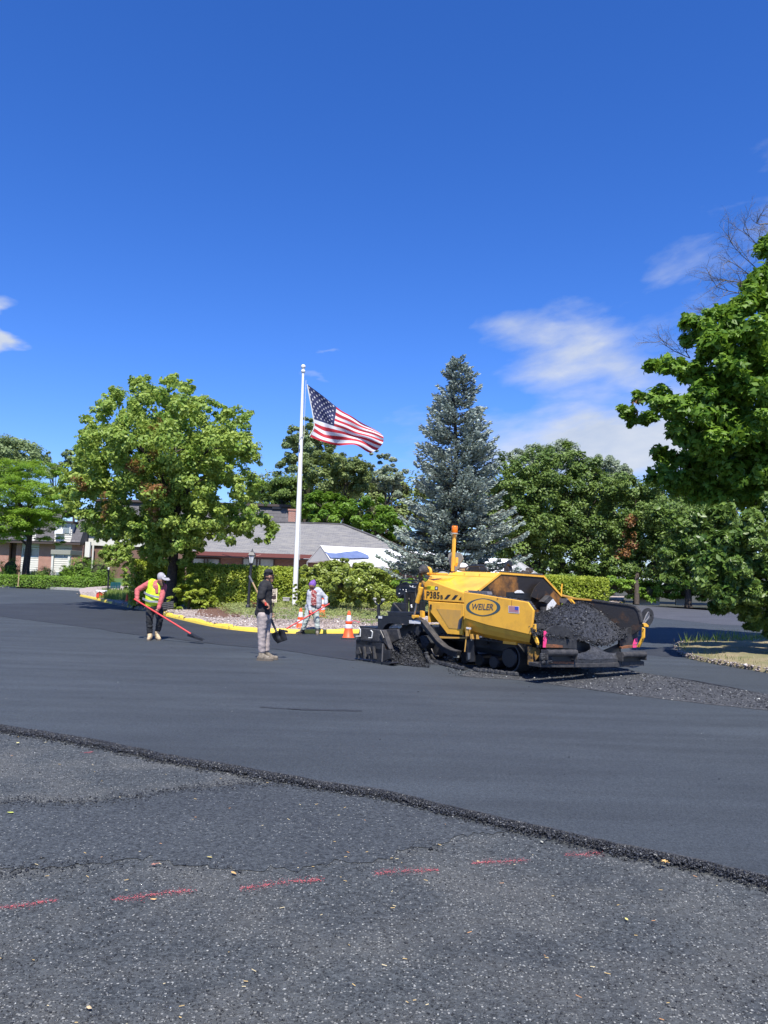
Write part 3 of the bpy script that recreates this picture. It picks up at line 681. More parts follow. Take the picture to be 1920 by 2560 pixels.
def tree(name, label, cat, base, fork_z, trunk_r, lobes, leaves, size, leafm, seed, barkm='bark', group=None, limbs=10, lean=(0, 0), kind='quad', fill=None, **kw):
    root = thing(name, label, cat, base, 0, group)
    base = Vector(base); top = base+Vector((lean[0], lean[1], fork_z))
    cz = max(l[2]+l[3]*.2 for l in lobes); cx = sum(l[0]*l[3] for l in lobes)/sum(l[3] for l in lobes); cy = sum(l[1]*l[3] for l in lobes)/sum(l[3] for l in lobes)
    mb = MB()
    r = random.Random(seed)
    lead = Vector((top.x*.6+cx*.4, top.y*.6+cy*.4, base.z+(cz-base.z)*.86))
    path = [base-Vector((0, 0, .3)), base+Vector((0, 0, .15)), base.lerp(top, .4)+Vector((r.uniform(-.08, .08), 0, 0)), top]
    rad = [trunk_r*1.6, trunk_r*1.2, trunk_r, trunk_r*.85]
    for t in (.25, .5, .75, 1): path.append(top.lerp(lead, t)+Vector((r.uniform(-.2, .2), r.uniform(-.2, .2), 0))); rad.append(trunk_r*.8*(1-t)+.02)
    mb.tube(path, rad, 8)
    mb.build('trunk', M[barkm], root, smooth=True)
    big = sorted(lobes, key=lambda l: -l[3]); use = big[:limbs]
    for i, l in enumerate(use):
        t = max(0, min(.85, (l[2]-top.z-1)/(lead.z-top.z+.01)*.6)); a = top.lerp(lead, t)
        pts, rs = limb(a, (l[0], l[1], l[2]), trunk_r*.42*(1-t*.6), .02, seed*31+i)
        mb = MB().tube(pts, rs, 6)
        for j in range(3):
            q = pts[r.randint(2, 4)]; d = Vector((r.gauss(0, 1), r.gauss(0, 1), abs(r.gauss(0, .7)))).normalized()*l[3]*.9
            p2, r2 = limb(q, q+d, .035, .008, i*7+j, n=3); mb.tube(p2, r2, 4, False)
        mb.build('branch', M[barkm], root, smooth=True)
    crown_mesh('crown', lobes, leaves, size, M[leafm], seed, root, kind, **kw)
    if fill: crown_mesh('inner_foliage', lobes, fill[0], fill[1], M[leafm], seed+500, root, 'quad', per_lobe=kw.get('per_lobe', 14), clump=(.4, .6), flat=.9, up=.4, shell=(0, .75), jitter=1.6)
    return root
def lobes_px(pts, Y, Rc=None, seed=0, sx=None, depth=None, back=True):
    """picture-side outline lobes (x, y, r) given a place in depth inside a round crown standing at distance Y"""
    r = random.Random(seed); out = []
    xs = [p[0] for p in pts]; ys = [p[1] for p in pts]; cx = (min(xs)+max(xs))/2; cy = (min(ys)+max(ys))/2
    hx = (max(xs)-min(xs))/2+1; hy = (max(ys)-min(ys))/2+1; dep = depth or hx*Y/FL
    for x, y, q in pts:
        e = min(1, math.hypot((x-cx)/hx, (y-cy)/hy)); s = dep*math.sqrt(max(0, 1-e*e))
        for sgn in ((-1, 1) if (s > 1.0 and back) else (0,)):
            Yi = Y+sgn*s*r.uniform(.6, .95); p = P(x+r.uniform(-4, 4)*(sgn > 0), y, Yi); out.append((p[0], p[1], p[2], q*Yi/FL))
        if s > 2.2: p = P(x, y, Y+r.uniform(-.3, .3)*s); out.append((p[0], p[1], p[2], q*Y/FL))
    return out
def conv(s, ox, oy, pts): return [(ox+x/s, oy+y/s, r/s) for x, y, r in pts]
def hedge(name, label, path, width, z0, z1, n, size, m, seed, group=None, round_=.15, core=True, cat='hedge', kind='quad', bulge=.10, jit=.7):
    """clipped hedge along a path (front line), leaves spread through its outer skin over a twiggy core"""
    rng = np.random.default_rng(seed); pth = resample(path, .3); pts = np.array([(p.x, p.y) for p in pth]); seg = np.diff(pts, axis=0)
    base = tuple(np.append(pts.mean(0), z0)); root = thing(name, label, cat, base, 0, group)
    dirn = seg/np.linalg.norm(seg, axis=1, keepdims=True); nb = np.stack([-dirn[:, 1], dirn[:, 0]], 1)      # towards the back
    L = len(seg)
    h = z1-z0; wt = np.array([h, width*1.0, h*.5, width*.25]); side = rng.choice(4, n, p=wt/wt.sum())
    i = rng.integers(0, L, n); t = rng.random(n); u = rng.random(n); dpt = rng.gamma(1.6, .07, n)
    p2 = pts[i]+seg[i]*t[:, None]; bo = np.zeros(n); zz = np.zeros(n); N = np.zeros((n, 3)); al = np.zeros(n)
    f = side == 0; bo[f] = dpt[f]; zz[f] = z0+h*u[f]; N[f] = np.column_stack([-nb[i[f]], np.full(f.sum(), .35)])
    f = side == 1; bo[f] = width*u[f]; zz[f] = z1-dpt[f]; N[f] = (0, 0, 1)
    f = side == 2; bo[f] = width-dpt[f]; zz[f] = z0+h*u[f]; N[f] = np.column_stack([nb[i[f]], np.full(f.sum(), .3)])
    f = side == 3; e = rng.random(n) < .5; ii = np.where(e, 0, L-1); i = np.where(f, ii, i)
    p2[f] = np.where(e[f, None], pts[0], pts[-1])+dirn[i[f]]*(np.where(e[f], 1, -1)*dpt[f])[:, None]; bo[f] = width*rng.random(f.sum()); zz[f] = z0+h*u[f]; N[f] = np.column_stack([dirn[i[f]]*np.where(e[f], -1, 1)[:, None], np.full(f.sum(), .3)])
    # rounded shoulders and uneven growth
    sh = np.clip((zz-(z1-round_*2))/(round_*2), 0, 1)**2*round_; bo = np.where(bo < width/2, bo+sh, bo-sh)
    X = np.column_stack([p2+nb[i]*bo[:, None], zz])
    wv = np.array([mnoise.noise(Vector(q)*1.9+Vector((seed, 0, 0))) for q in X]); N /= np.linalg.norm(N, axis=1, keepdims=True)
    X += N*(wv*bulge)[:, None]+rng.normal(0, .025, X.shape)
    V, F, k = leaf_arrays(X, N*.8+rng.normal(0, jit, X.shape)+np.array([0, 0, .25]), size*rng.uniform(.6, 1.3, n), kind, rng)
    tn = np.clip(.5+wv*.5+rng.normal(0, .22, n), 0, 1); tn = np.repeat(np.stack([tn, tn*0, tn], 1), k, 0)
    link('foliage', npmesh('foliage', V-np.array(base), F, tn), M[m], root)
    if core:
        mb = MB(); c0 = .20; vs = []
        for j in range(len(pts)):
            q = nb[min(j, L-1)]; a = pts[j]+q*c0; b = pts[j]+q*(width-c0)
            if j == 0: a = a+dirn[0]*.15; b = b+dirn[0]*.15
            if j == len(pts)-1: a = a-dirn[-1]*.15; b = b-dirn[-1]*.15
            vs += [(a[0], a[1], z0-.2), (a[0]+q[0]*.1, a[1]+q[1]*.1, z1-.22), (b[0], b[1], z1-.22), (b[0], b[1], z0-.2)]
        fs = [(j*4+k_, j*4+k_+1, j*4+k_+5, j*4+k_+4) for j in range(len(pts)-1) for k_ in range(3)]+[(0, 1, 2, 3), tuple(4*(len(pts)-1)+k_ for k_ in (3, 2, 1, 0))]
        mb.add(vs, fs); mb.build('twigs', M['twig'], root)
    return root
M['twig'] = mat('dark twiggy core', (.028, .032, .012), .95, noise=(9, (.05, .045, .02), 1.0), bump=(18, 1.0))  # dark brown-green of the solid cores inside hedges and bushes
def bush(name, label, lobes, n, size, m, seed, base, group=None, cat='bush', kind='quad', core=True, ck=.42, **kw):
    root = thing(name, label, cat, base, 0, group)
    crown_mesh('foliage', lobes, n, size, M[m], seed, root, kind, **kw)
    mb = MB()
    for x, y, z, R in lobes:
        if core and R > .4: mb.ball((x, y, z-.1*R), (R*ck, R*ck, R*ck*.95), 8, 6)
    mb.tube([(base[0], base[1], base[2]-.1), (base[0]+.02, base[1], base[2]+.3)], .04, 6)
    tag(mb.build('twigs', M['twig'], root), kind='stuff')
    return root

# ---------------------------------------------------------------- planted island
kp = [Vector(p) for p in kerbw]
tip = kp[0]
def kerb_piece(i0, i1, name, m, wob_=0, h=.15, w=.17):
    mb = MB(); pts = resample(kp[i0:i1+1], .25); n = len(pts); vs = []
    for i, p in enumerate(pts):
        a = pts[max(i-1, 0)]; b = pts[min(i+1, n-1)]; d = (b-a); d.z = 0; d.normalize(); s = Vector((-d.y, d.x, 0))
        k = wob_*mnoise.noise(Vector((p.x*2.5, p.y*2.5, 1))); hh = h+.03*mnoise.noise(Vector((p.x*1.7, 5, 0)))+k; ww = w+k
        for q, z in ((-.02, -.02), (.0, hh*.55), (.035, hh*.92), (.08, hh), (ww, hh), (ww+.03, -.02)): v = p+s*q; vs.append((v.x, v.y, z))
    mb.add(vs, [(i*6+j, i*6+j+6, i*6+j+7, i*6+j+1) for i in range(n-1) for j in range(5)]+[(0, 1, 2, 3, 4, 5), tuple((n-1)*6+j for j in (5, 4, 3, 2, 1, 0))])
    return tag(mb.build(name, M[m], origin=(0, 0, 0)), kind='structure')
iA = 11; iB = 24
kerb_piece(0, iA, 'yellow_kerb', 'kerb_yellow', 0, .115, .14); kerb_piece(iA, iB, 'worn_kerb', 'kerb_worn', .035, .11, .20); kerb_piece(iB, len(kp)-1, 'yellow_kerb', 'kerb_yellow', .02, .115, .14)
back = gp([(1560, 1498), (1400, 1486), (1200, 1476), (900, 1474), (600, 1470), (400, 1472), (280, 1476), (215, 1482), (196, 1485)])
poly2 = [(p.x+.0, p.y+.08) for p in kp]+[(p[0], p[1]) for p in back]
def inside(x, y, pl):
    c = False; j = len(pl)-1
    for i in range(len(pl)):
        if (pl[i][1] > y) != (pl[j][1] > y) and x < (pl[j][0]-pl[i][0])*(y-pl[i][1])/(pl[j][1]-pl[i][1])+pl[i][0]: c = not c
        j = i
    return c
kxy = np.array([(p.x, p.y) for p in kp])
def bed_z(x, y):
    d = np.min(np.hypot(kxy[:, 0]-x, kxy[:, 1]-y)); return .10+.22*min(1, d/5.5)**.8+.012*mnoise.noise(Vector((x*1.5, y*1.5, 0)))
mb = MB(); N1 = 70; bv = []
kk = resample(kp, .35); nk = len(kk); rows = 26
bk = resample([Vector(p) for p in reversed(back)], .5); 
for i, p in enumerate(kk):
    q = bk[int(i/(nk-1)*(len(bk)-1))]
    for j in range(rows):
        t = (j/(rows-1))**1.5; v = p.lerp(q, t); v += Vector((0, .06, 0))*(1-t); bv.append((v.x, v.y, bed_z(v.x, v.y) if j else .09))
mb.add(bv, [(i*rows+j, (i+1)*rows+j, (i+1)*rows+j+1, i*rows+j+1) for i in range(nk-1) for j in range(rows-1)])
tag(mb.build('planting_bed', M['mulch'], origin=(0, 0, 0), smooth=True), kind='structure')
# pebbles and bark on the bed
nr = np.random.default_rng(21); pe = []
for _ in range(20000):
    p = kk[nr.integers(0, nk)]; d = nr.gamma(2.0, .9)
    if d > 6: continue
    x = p.x+nr.uniform(-.3, .3); y = p.y+.16+d
    pe.append((x, y, bed_z(x, y)+.004))
pe = np.array(pe)
M['pebbles'] = tint_mat('pink and grey pebbles', [(0, (.25, .20, .175)), (.3, (.36, .30, .27)), (.6, (.45, .385, .355)), (.85, (.54, .49, .45)), (.96, (.66, .62, .58))])
tag(stones('bed_gravel', pe, np.minimum(nr.gamma(3, .009, len(pe))+.008, .06), 22, M['pebbles']), 'pinkish pebble mulch spread behind the yellow kerb', 'gravel', kind='stuff')
# red bark patch
rp = [tuple(G(*q, .2)[:2]) for q in [(486, 1533), (500, 1521), (540, 1517), (580, 1523), (610, 1533), (600, 1540), (560, 1541), (520, 1538)]]
mb = MB(); cxp = sum(p[0] for p in rp)/len(rp); cyp = sum(p[1] for p in rp)/len(rp)
mb.add([(cxp, cyp, bed_z(cxp, cyp)+.03)]+[(x, y, bed_z(x, y)+.012) for x, y in rp], [(0, i+1, (i+1) % 8+1) for i in range(8)])
tag(mb.build('bark_mulch', M['redmulch'], origin=(0, 0, 0)), 'patch of reddish bark mulch in front of the hedge', 'mulch', kind='stuff')

def ground_cover(name, label, cat, pts, n, size, m, seed, z0=.05, h=.16, kind='quad', blade=False):
    """low plants: leaves scattered over an outline given on the ground"""
    nr = np.random.default_rng(seed); pl = [tuple(p) for p in pts]; xs = [p[0] for p in pl]; ys = [p[1] for p in pl]; out = []
    while len(out) < n:
        x = nr.uniform(min(xs), max(xs)); y = nr.uniform(min(ys), max(ys))
        if inside(x+nr.normal(0, .10), y+nr.normal(0, .10), pl): out.append((x, y))
    out = np.array(out); zb = np.array([bed_z(x, y) if z0 == .05 else z0 for x, y in out])
    lump = np.array([mnoise.noise(Vector((x*1.3, y*1.3, seed))) for x, y in out])
    if blade:
        hh = h*nr.uniform(.4, 1.2, n)*(1+.6*lump); a = nr.uniform(0, 6.28, n); w = size; dx = nr.normal(0, .35, (n, 2))*hh[:, None]
        V = np.stack([np.column_stack([out[:, 0]-np.cos(a)*w, out[:, 1]-np.sin(a)*w, zb]), np.column_stack([out[:, 0]+np.cos(a)*w, out[:, 1]+np.sin(a)*w, zb]), np.column_stack([out+dx, zb+hh])], 1)
        F = np.arange(3*n).reshape(-1, 3); k = 3; V = V.reshape(-1, 3)
    else:
        X = np.column_stack([out, zb+h*(.45+.55*nr.random(n))*(1+.8*lump)])
        V, F, k = leaf_arrays(X, nr.normal(0, .6, (n, 3))+np.array([0, -.2, .8]), size*nr.uniform(.6, 1.3, n), kind, nr)
    g = (nr.random(n) < .25+.5*lump)*1.0
    tn = np.repeat(np.stack([np.clip(.5+lump*.6+nr.normal(0, .2, n), 0, 1), g if blade else g*0, g], 1), k, 0)
    o = link(name, npmesh(name, V, F, tn), M[m]); return tag(o, label, cat, kind='stuff')
jun = [tuple(G(*q, .25)[:2]) for q in [(550, 1526), (596, 1541), (650, 1549), (740, 1551), (860, 1552), (940, 1555), (1000, 1550), (1080, 1530), (1100, 1512), (960, 1512), (760, 1514), (640, 1514), (580, 1515)]]
ground_cover('juniper_ground_cover', 'low spreading juniper ground cover behind the pebble strip', 'ground cover', jun, 32000, .038, 'juniper', 31, h=.22, kind='narrow')
wd = [tuple(G(*q, .15)[:2]) for q in [(252, 1494), (300, 1500), (330, 1503), (330, 1490), (260, 1482)]]
ground_cover('weed_tuft', 'bright green weeds by the red and white cooler', 'weeds', wd, 2600, .02, 'greengrass', 32, h=.30, blade=True)

# ---------------------------------------------------------------- island of dry grass at the right
isl = smooth_path(gp([(1700, 1612), (1688, 1622), (1690, 1634), (1742, 1651), (1829, 1667), (1920, 1682), (2200, 1725), (2600, 1770), (3000, 1740)]), 6)
ib = gp([(3000, 1610), (2500, 1600), (2100, 1598), (1920, 1600), (1790, 1602), (1730, 1606)])
isl2 = [(p.x+wob(p, .06, 3), p.y+wob(p, .08, 3)) for p in isl]+[(p[0], p[1]) for p in ib]
mb = MB(); ni = len(isl2); cen = Vector((np.mean([p[0] for p in isl2]), np.mean([p[1] for p in isl2]), 0)); vs = []
for s_, z in ((1.0, -.01), (.985, .07), (.93, .11), (.6, .16), (.0, .18)):
    for x, y in isl2: vs.append((cen.x+(x-cen.x)*s_, cen.y+(y-cen.y)*s_, z+(.012*mnoise.noise(Vector((x*3, y*3, s_))) if z > 0 else 0)))
mb.add(vs, [(a*ni+i, a*ni+(i+1) % ni, (a+1)*ni+(i+1) % ni, (a+1)*ni+i) for a in range(4) for i in range(ni)])
tag(mb.build('grass_island', M['grass_soil'], origin=(0, 0, 0), smooth=True), kind='structure')
isc = [(cen.x+(x-cen.x)*.965, cen.y+(y-cen.y)*.965) for x, y in isl2]
ground_cover('dry_grass', 'sparse dry grass with green weeds on the island at right', 'grass', [p for p in isc], 24000, .008, 'drygrass', 33, z0=.10, h=.09, blade=True)
ground_cover('tall_weeds', 'taller green weeds along the back of the grass island', 'weeds', [tuple(G(*q)[:2]) for q in [(1700, 1610), (1720, 1618), (1830, 1616), (1960, 1620), (2200, 1625), (2200, 1600), (1850, 1602)]], 700, .012, 'greengrass', 34, z0=.11, h=.26, blade=True)
nr = np.random.default_rng(35); q = np.array(isl2)[nr.integers(0, len(isl)-6, 2600)]; q = q+(np.array([cen.x, cen.y])-q)*np.abs(nr.normal(0, .02, (2600, 1)))+nr.normal(0, .03, (2600, 2))
tag(stones('eroded_stones', np.column_stack([q, nr.uniform(.01, .10, 2600)]), nr.gamma(2.2, .006, 2600)+.006, 36, M['pebbles']), 'stones and soil crumbs along the eroded rim of the grass island', 'gravel', kind='stuff')
# low asphalt hump where the mats meet by the island tip
hp = G(1664, 1632); mb = MB(); vs = []; 
grid = []
for i in range(7):
    row = []
    for j in range(9):
        u, v = (j-4)/4, (i-3)/3; hh = .13*math.exp(-2.2*(u*u+v*v)); row.append((hp[0]+u*.9, hp[1]+v*.9+u*.25, hh-.02+.006))
    grid.append(row)
mb.loft(grid, 3, .01, 2); tag(mb.build('asphalt_hump', M['mat_dark'], origin=(0, 0, 0), smooth=True), kind='structure')

# ---------------------------------------------------------------- lawn, concrete kerb and hedge at the far left
lk = smooth_path(gp([(-500, 1456), (-200, 1463), (0, 1469), (100, 1472), (180, 1476), (230, 1479), (262, 1480), (300, 1479), (380, 1477)]), 4)
mb = MB(); vs = []
for p in lk:
    for d, z in ((0, -.01), (.0, .15), (.18, .16), (1.0, .16)): vs.append((p.x, p.y+d, z))
mb.add(vs, [(i*4+j, (i+1)*4+j, (i+1)*4+j+1, i*4+j+1) for i in range(len(lk)-1) for j in range(3)])
tag(mb.build('concrete_kerb', M['concrete'], origin=(0, 0, 0)), kind='structure')
mb = MB(); mb.add([(-120, 50.2, .12), (-6, 50.2, .12), (-6, 58, .35), (-120, 58, .35), (-120, 69, .62), (-6, 69, .5), (-6, 150, .6), (-120, 150, .6)], [(0, 1, 2, 3), (3, 2, 5, 4), (4, 5, 6, 7)])
tag(mb.build('lawn', M['lawn'], origin=(0, 0, 0)), kind='structure')
p0 = [Vector(G(x, y, .1)) for x, y in [(-420, 1456), (-200, 1461), (0, 1466), (120, 1470), (200, 1473), (252, 1474)]]
hedge('low_hedge', 'long low flat-topped hedge behind the concrete kerb at far left', [p+Vector((0, .6, 0)) for p in p0], 3.2, .1, .84, 46000, .055, 'yew', 41, bulge=.04, jit=.4)
# clipped bushes in front of the brick house
def dome(cx, top, w, Y, zb, label, seed, m='yew', n=6500, size=.05, squash=1):
    pt = P(cx, top, Y); R = w/2*Y/FL; base = (pt[0], Y, zb); h = pt[2]-zb; lob = []
    rr = min(R, h*.62)
    zc = pt[2]-rr*.85
    lob.append((pt[0], Y, zc, rr*1.0))
    while zc-rr*.4 > zb: zc -= rr*.6; lob.append((pt[0], Y, max(zc, zb+.2), R*.98)); lob.append((pt[0]-(R-rr*.9), Y, max(zc, zb+.2), rr*.9)); lob.append((pt[0]+(R-rr*.9), Y, max(zc, zb+.2), rr*.9))
    return bush('clipped_bush', label, lob, n, size, m, seed, base, 'clipped bushes by the brick house', shell=(.86, .97), clump=(.18, .28), flat=.9, per_lobe=90, jitter=.45, ck=.62)
dome(28, 1394, 48, 53.6, .2, 'tall round clipped bush before the leftmost brick pier', 51)
dome(108, 1416, 74, 53.4, .2, 'wide loose low bush right of the honey locust trunk', 52, 'wood_a')
dome(166, 1412, 36, 53.2, .2, 'small round clipped bush under the white siding', 53)
dome(202, 1392, 60, 53.2, .2, 'large dome bush under the grey entrance canopy', 54, n=9000)
dome(252, 1396, 74, 51, .15, 'largest egg-shaped clipped bush at the end of the low hedge', 55, n=11000)

# ---------------------------------------------------------------- hedges and shrubs on the island
def gz(px, Y, z): p = P(px, 1436, Y); return Vector((p[0], Y, z))
hedge('clipped_hedge', 'long sunlit clipped hedge right of the maple, before the low building', [gz(466, 28.6, .2), gz(560, 28.8, .2), (gz(700, 29.2, .2)), gz(800, 29.8, .2), gz(1000, 30.5, .2)], 1.7, .2, 1.80, 54000, .050, 'hedge', 61, bulge=.10, jit=.55)
hedge('shaded_hedge', 'clipped hedge in the shade behind the maple trunk', [gz(322, 29.8, .2), gz(360, 29.8, .2), gz(462, 30.2, .2)], 1.6, .15, 1.95, 15000, .055, 'hedge', 62, bulge=.14)
hedge('clipped_hedge', 'square clipped hedge behind the paver hopper', [gz(1320, 30.4, .1), gz(1420, 30.4, .1), gz(1526, 30.6, .1)], 2.4, .05, 1.78, 24000, .05, 'hedge', 63, bulge=.10)
def bl(pts, Y, **k): return lobes_px(pts, Y, **k)
bush('spreading_shrub', 'straggly shrub spilling from the left end of the sunlit hedge', bl([(445, 1510, 20), (475, 1505, 26), (500, 1512, 20), (460, 1480, 26), (490, 1480, 26), (530, 1504, 16), (480, 1450, 25), (420, 1500, 14), (515, 1490, 22)], 27.8, depth=.4), 9000, .055, 'hedge', 64, tuple(gz(475, 27.8, .2)), per_lobe=90, core=False, clump=(.18, .3))
bush('young_tree', 'loose light green shrub at the left end of the shaded hedge', bl([(265, 1385, 18), (290, 1375, 22), (310, 1395, 20), (282, 1400, 20), (318, 1370, 18), (300, 1352, 14), (322, 1420, 15), (312, 1445, 14), (318, 1468, 14), (270, 1368, 10), (330, 1350, 14)], 40, depth=.8), 12000, .065, 'maple', 65, tuple(gz(305, 40, .2)), core=False, per_lobe=170, clump=(.16, .3), flat=.9)
rho = [(770, 1440, 24), (800, 1428, 24), (840, 1424, 26), (880, 1422, 26), (920, 1430, 26), (950, 1448, 24), (760, 1475, 22), (800, 1465, 34), (850, 1460, 36), (900, 1462, 36), (945, 1480, 30), (975, 1490, 26), (790, 1495, 20), (840, 1494, 22), (890, 1494, 24), (940, 1500, 20), (820, 1410, 12), (860, 1404, 12), (905, 1410, 12), (765, 1425, 14)]
bush('flowering_shrub', 'broad glossy rounded shrub right of the flagpole', bl(rho, 26.5, depth=1.1), 56000, .056, 'rhodo', 66, tuple(gz(860, 26.5, .2)), per_lobe=90, clump=(.20, .34), shell=(.5, 1), flat=.85, ck=.2)
bush('small_shrub', 'small shrub growing round the foot of the flagpole', bl([(730, 1488, 14), (748, 1482, 16), (722, 1500, 10), (762, 1494, 14), (745, 1500, 12), (738, 1464, 8)], 26.8, depth=.3), 3000, .045, 'rhodo', 67, tuple(gz(742, 26.8, .2)), per_lobe=120, core=False, clump=(.12, .2))
M['deadleaf'] = leaf_mat('dead leaves', (.20, .085, .035), (.42, .22, .11), trans=.2)
bush('dead_shrub', 'dry orange-brown shrub beside the lamp post', bl([(632, 1518, 9), (641, 1514, 9), (636, 1504, 8), (630, 1526, 7), (642, 1525, 8)], 26.4, depth=.15), 900, .04, 'deadleaf', 68, tuple(gz(636, 26.4, .2)), per_lobe=150, core=False, clump=(.1, .16))
bush('dark_bush', 'low dark bush behind the spruce, left of the paver console', bl([(1000, 1470, 28), (1040, 1460, 26), (1030, 1490, 24), (990, 1495, 20), (1070, 1480, 24)], 27.5, depth=.8), 6000, .05, 'yew', 69, tuple(gz(1030, 27.5, .2)), per_lobe=60)

# ---------------------------------------------------------------- trees
Zt = (1659/760, 0, 900)
ml = [(770, 150, 75), (770, 100, 42), (960, 150, 85), (950, 95, 38), (1030, 150, 50), (640, 240, 100), (630, 180, 40), (830, 270, 130), (1000, 290, 120), (1130, 270, 80), (1120, 235, 45), (1290, 350, 100), (1215, 290, 50), (1330, 290, 45), (520, 320, 75), (490, 380, 55), (560, 470, 130), (440, 480, 50), (730, 450, 150), (950, 470, 150), (1150, 470, 140), (1310, 480, 105), (1370, 560, 55), (480, 600, 100), (330, 690, 75), (300, 690, 50), (460, 760, 110), (650, 640, 140), (860, 650, 150), (1060, 650, 150), (1200, 590, 90), (1330, 690, 105), (1400, 660, 50), (550, 850, 110), (860, 800, 100), (640, 820, 70), (950, 830, 120), (1120, 850, 130), (1300, 850, 110), (1430, 920, 90), (1480, 900, 50), (1230, 970, 60), (520, 950, 60), (900, 1060, 80), (1000, 1080, 55), (840, 1030, 60), (1080, 1010, 50), (600, 960, 50)]
ml += [(900, 960, 110), (800, 990, 75), (1010, 980, 90), (700, 890, 90), (860, 900, 110), (760, 940, 70), (940, 1020, 80), (860, 1080, 50), (480, 700, 90), (400, 620, 70), (1350, 880, 100), (1250, 930, 80), (1150, 930, 85), (1420, 930, 75), (1050, 930, 95), (620, 880, 105), (560, 920, 70), (700, 960, 70), (900, 1050, 90), (980, 1050, 80), (820, 1050, 65)]
ml = conv(*Zt, ml)
dead = [tuple(P(ox/Zt[0], 900+oy/Zt[0], 26.5))+(r,) for ox, oy, r in [(860, 360, .32), (880, 420, .22), (740, 590, .34), (850, 690, .5), (420, 680, .3), (530, 770, .4), (530, 840, .35), (830, 840, .32), (840, 520, .2), (1010, 1090, .25)]]
Z3b = bed_z(P(426, 1500, 29)[0], 29.0)
tree('maple_tree', 'broad light green maple with brown dead patches left of the flagpole', 'tree', (P(428, 1500, 29)[0], 29.0, .2), 1.9, .21, lobes_px(ml, 29, seed=3, depth=3.3), 102000, .082, 'maple', 71, limbs=22, per_lobe=24, clump=(.22, .40), flat=.8, up=.5, dead=dead, shell=(.5, 1.0), jitter=1.1)
hl = [(40, 590, 85), (150, 610, 90), (250, 610, 70), (330, 620, 65), (60, 720, 105), (200, 730, 105), (320, 760, 80), (390, 720, 60), (40, 850, 95), (150, 860, 95), (270, 850, 85), (350, 830, 60), (30, 950, 75), (140, 930, 70), (235, 950, 50), (330, 985, 40), (-80, 640, 110), (-90, 790, 110), (-70, 920, 90), (-180, 720, 110), (-180, 860, 90)]
tree('honey_locust_tree', 'feathery bright green honey locust on the lawn at far left', 'tree', (P(66, 1437, 54)[0], 54, .3), 2.3, .26, lobes_px(conv(*Zt, hl), 54, seed=5, depth=3.6), 70000, .10, 'locust', 72, limbs=18, per_lobe=11, clump=(.36, .62), flat=.34, up=1.2, kind='narrow', shell=(.3, 1.0), jitter=.5)
# woods behind
far_g = 'trees beyond the buildings'
Zc = (1659/640, 660, 880)
sets = [
 ('dark green leafy tree behind the honey locust, its crown at the left edge', 'wood_b', 86, conv(*Zt, [(60, 490, 80), (150, 510, 80), (215, 555, 55), (10, 480, 75), (70, 440, 40), (-90, 490, 100), (160, 470, 35), (100, 600, 90), (0, 600, 90), (230, 620, 60), (-80, 620, 100)]), 16000, .16),
 ('slim dark pointed tree showing between honey locust and maple, left one', 'wood_b', 92, conv(*Zt, [(262, 560, 26), (264, 530, 16), (265, 508, 9), (290, 570, 30), (320, 590, 26), (270, 620, 50)]), 4500, .14),
 ('dark pointed tree half hidden by the left edge of the maple', 'wood_b', 92, conv(*Zt, [(372, 530, 38), (372, 500, 16), (400, 560, 50), (350, 590, 40), (430, 600, 60)]), 5000, .14),
 ('tall loose grey green tree with its crown behind the flagpole', 'wood_b', 78, conv(*Zc, [(290, 465, 45), (300, 520, 60), (210, 530, 55), (180, 600, 70), (300, 610, 90), (390, 600, 60), (230, 500, 35), (140, 680, 60), (250, 700, 90), (120, 760, 60)]), 15000, .15),
 ('rounded olive green tree just right of the flagpole', 'wood_c', 70, conv(*Zc, [(330, 740, 110), (430, 710, 95), (520, 680, 45), (540, 740, 100), (620, 780, 90), (400, 830, 120), (540, 850, 120), (620, 700, 40), (660, 850, 70)]), 22000, .13),
 ('dense green tree left of the flagpole above the brick chimney', 'wood_a', 74, conv(*Zc, [(60, 880, 70), (130, 880, 90), (30, 960, 60), (200, 870, 90), (150, 960, 90), (70, 1010, 60), (240, 960, 80), (-60, 960, 60)]), 12000, .14),
 ('airy pale tree with bare twigs between flag and spruce', 'silver', 76, conv(*Zc, [(715, 665, 35), (760, 700, 45), (820, 690, 45), (740, 760, 50), (810, 770, 50), (770, 840, 60), (830, 850, 50), (700, 830, 40), (880, 800, 60), (850, 900, 70)]), 8000, .13),
 ('bright green tree behind the grey shingle roof', 'maple_dark', 62, conv(*Zc, [(300, 1020, 60), (360, 980, 90), (460, 960, 80), (420, 1050, 90), (520, 1010, 80), (330, 1080, 60), (500, 1090, 60), (250, 1060, 40), (580, 1100, 60)]), 15000, .14),
 ('lime green tree at the right end of the shingle roof', 'maple_dark', 60, conv(*Zc, [(640, 970, 60), (700, 1000, 80), (620, 1060, 80), (720, 1090, 90), (660, 1150, 70), (800, 1100, 90), (780, 1180, 80), (720, 1180, 60), (860, 1190, 80)]), 15000, .13),
]
Zs = (1659/700, 1220, 520)
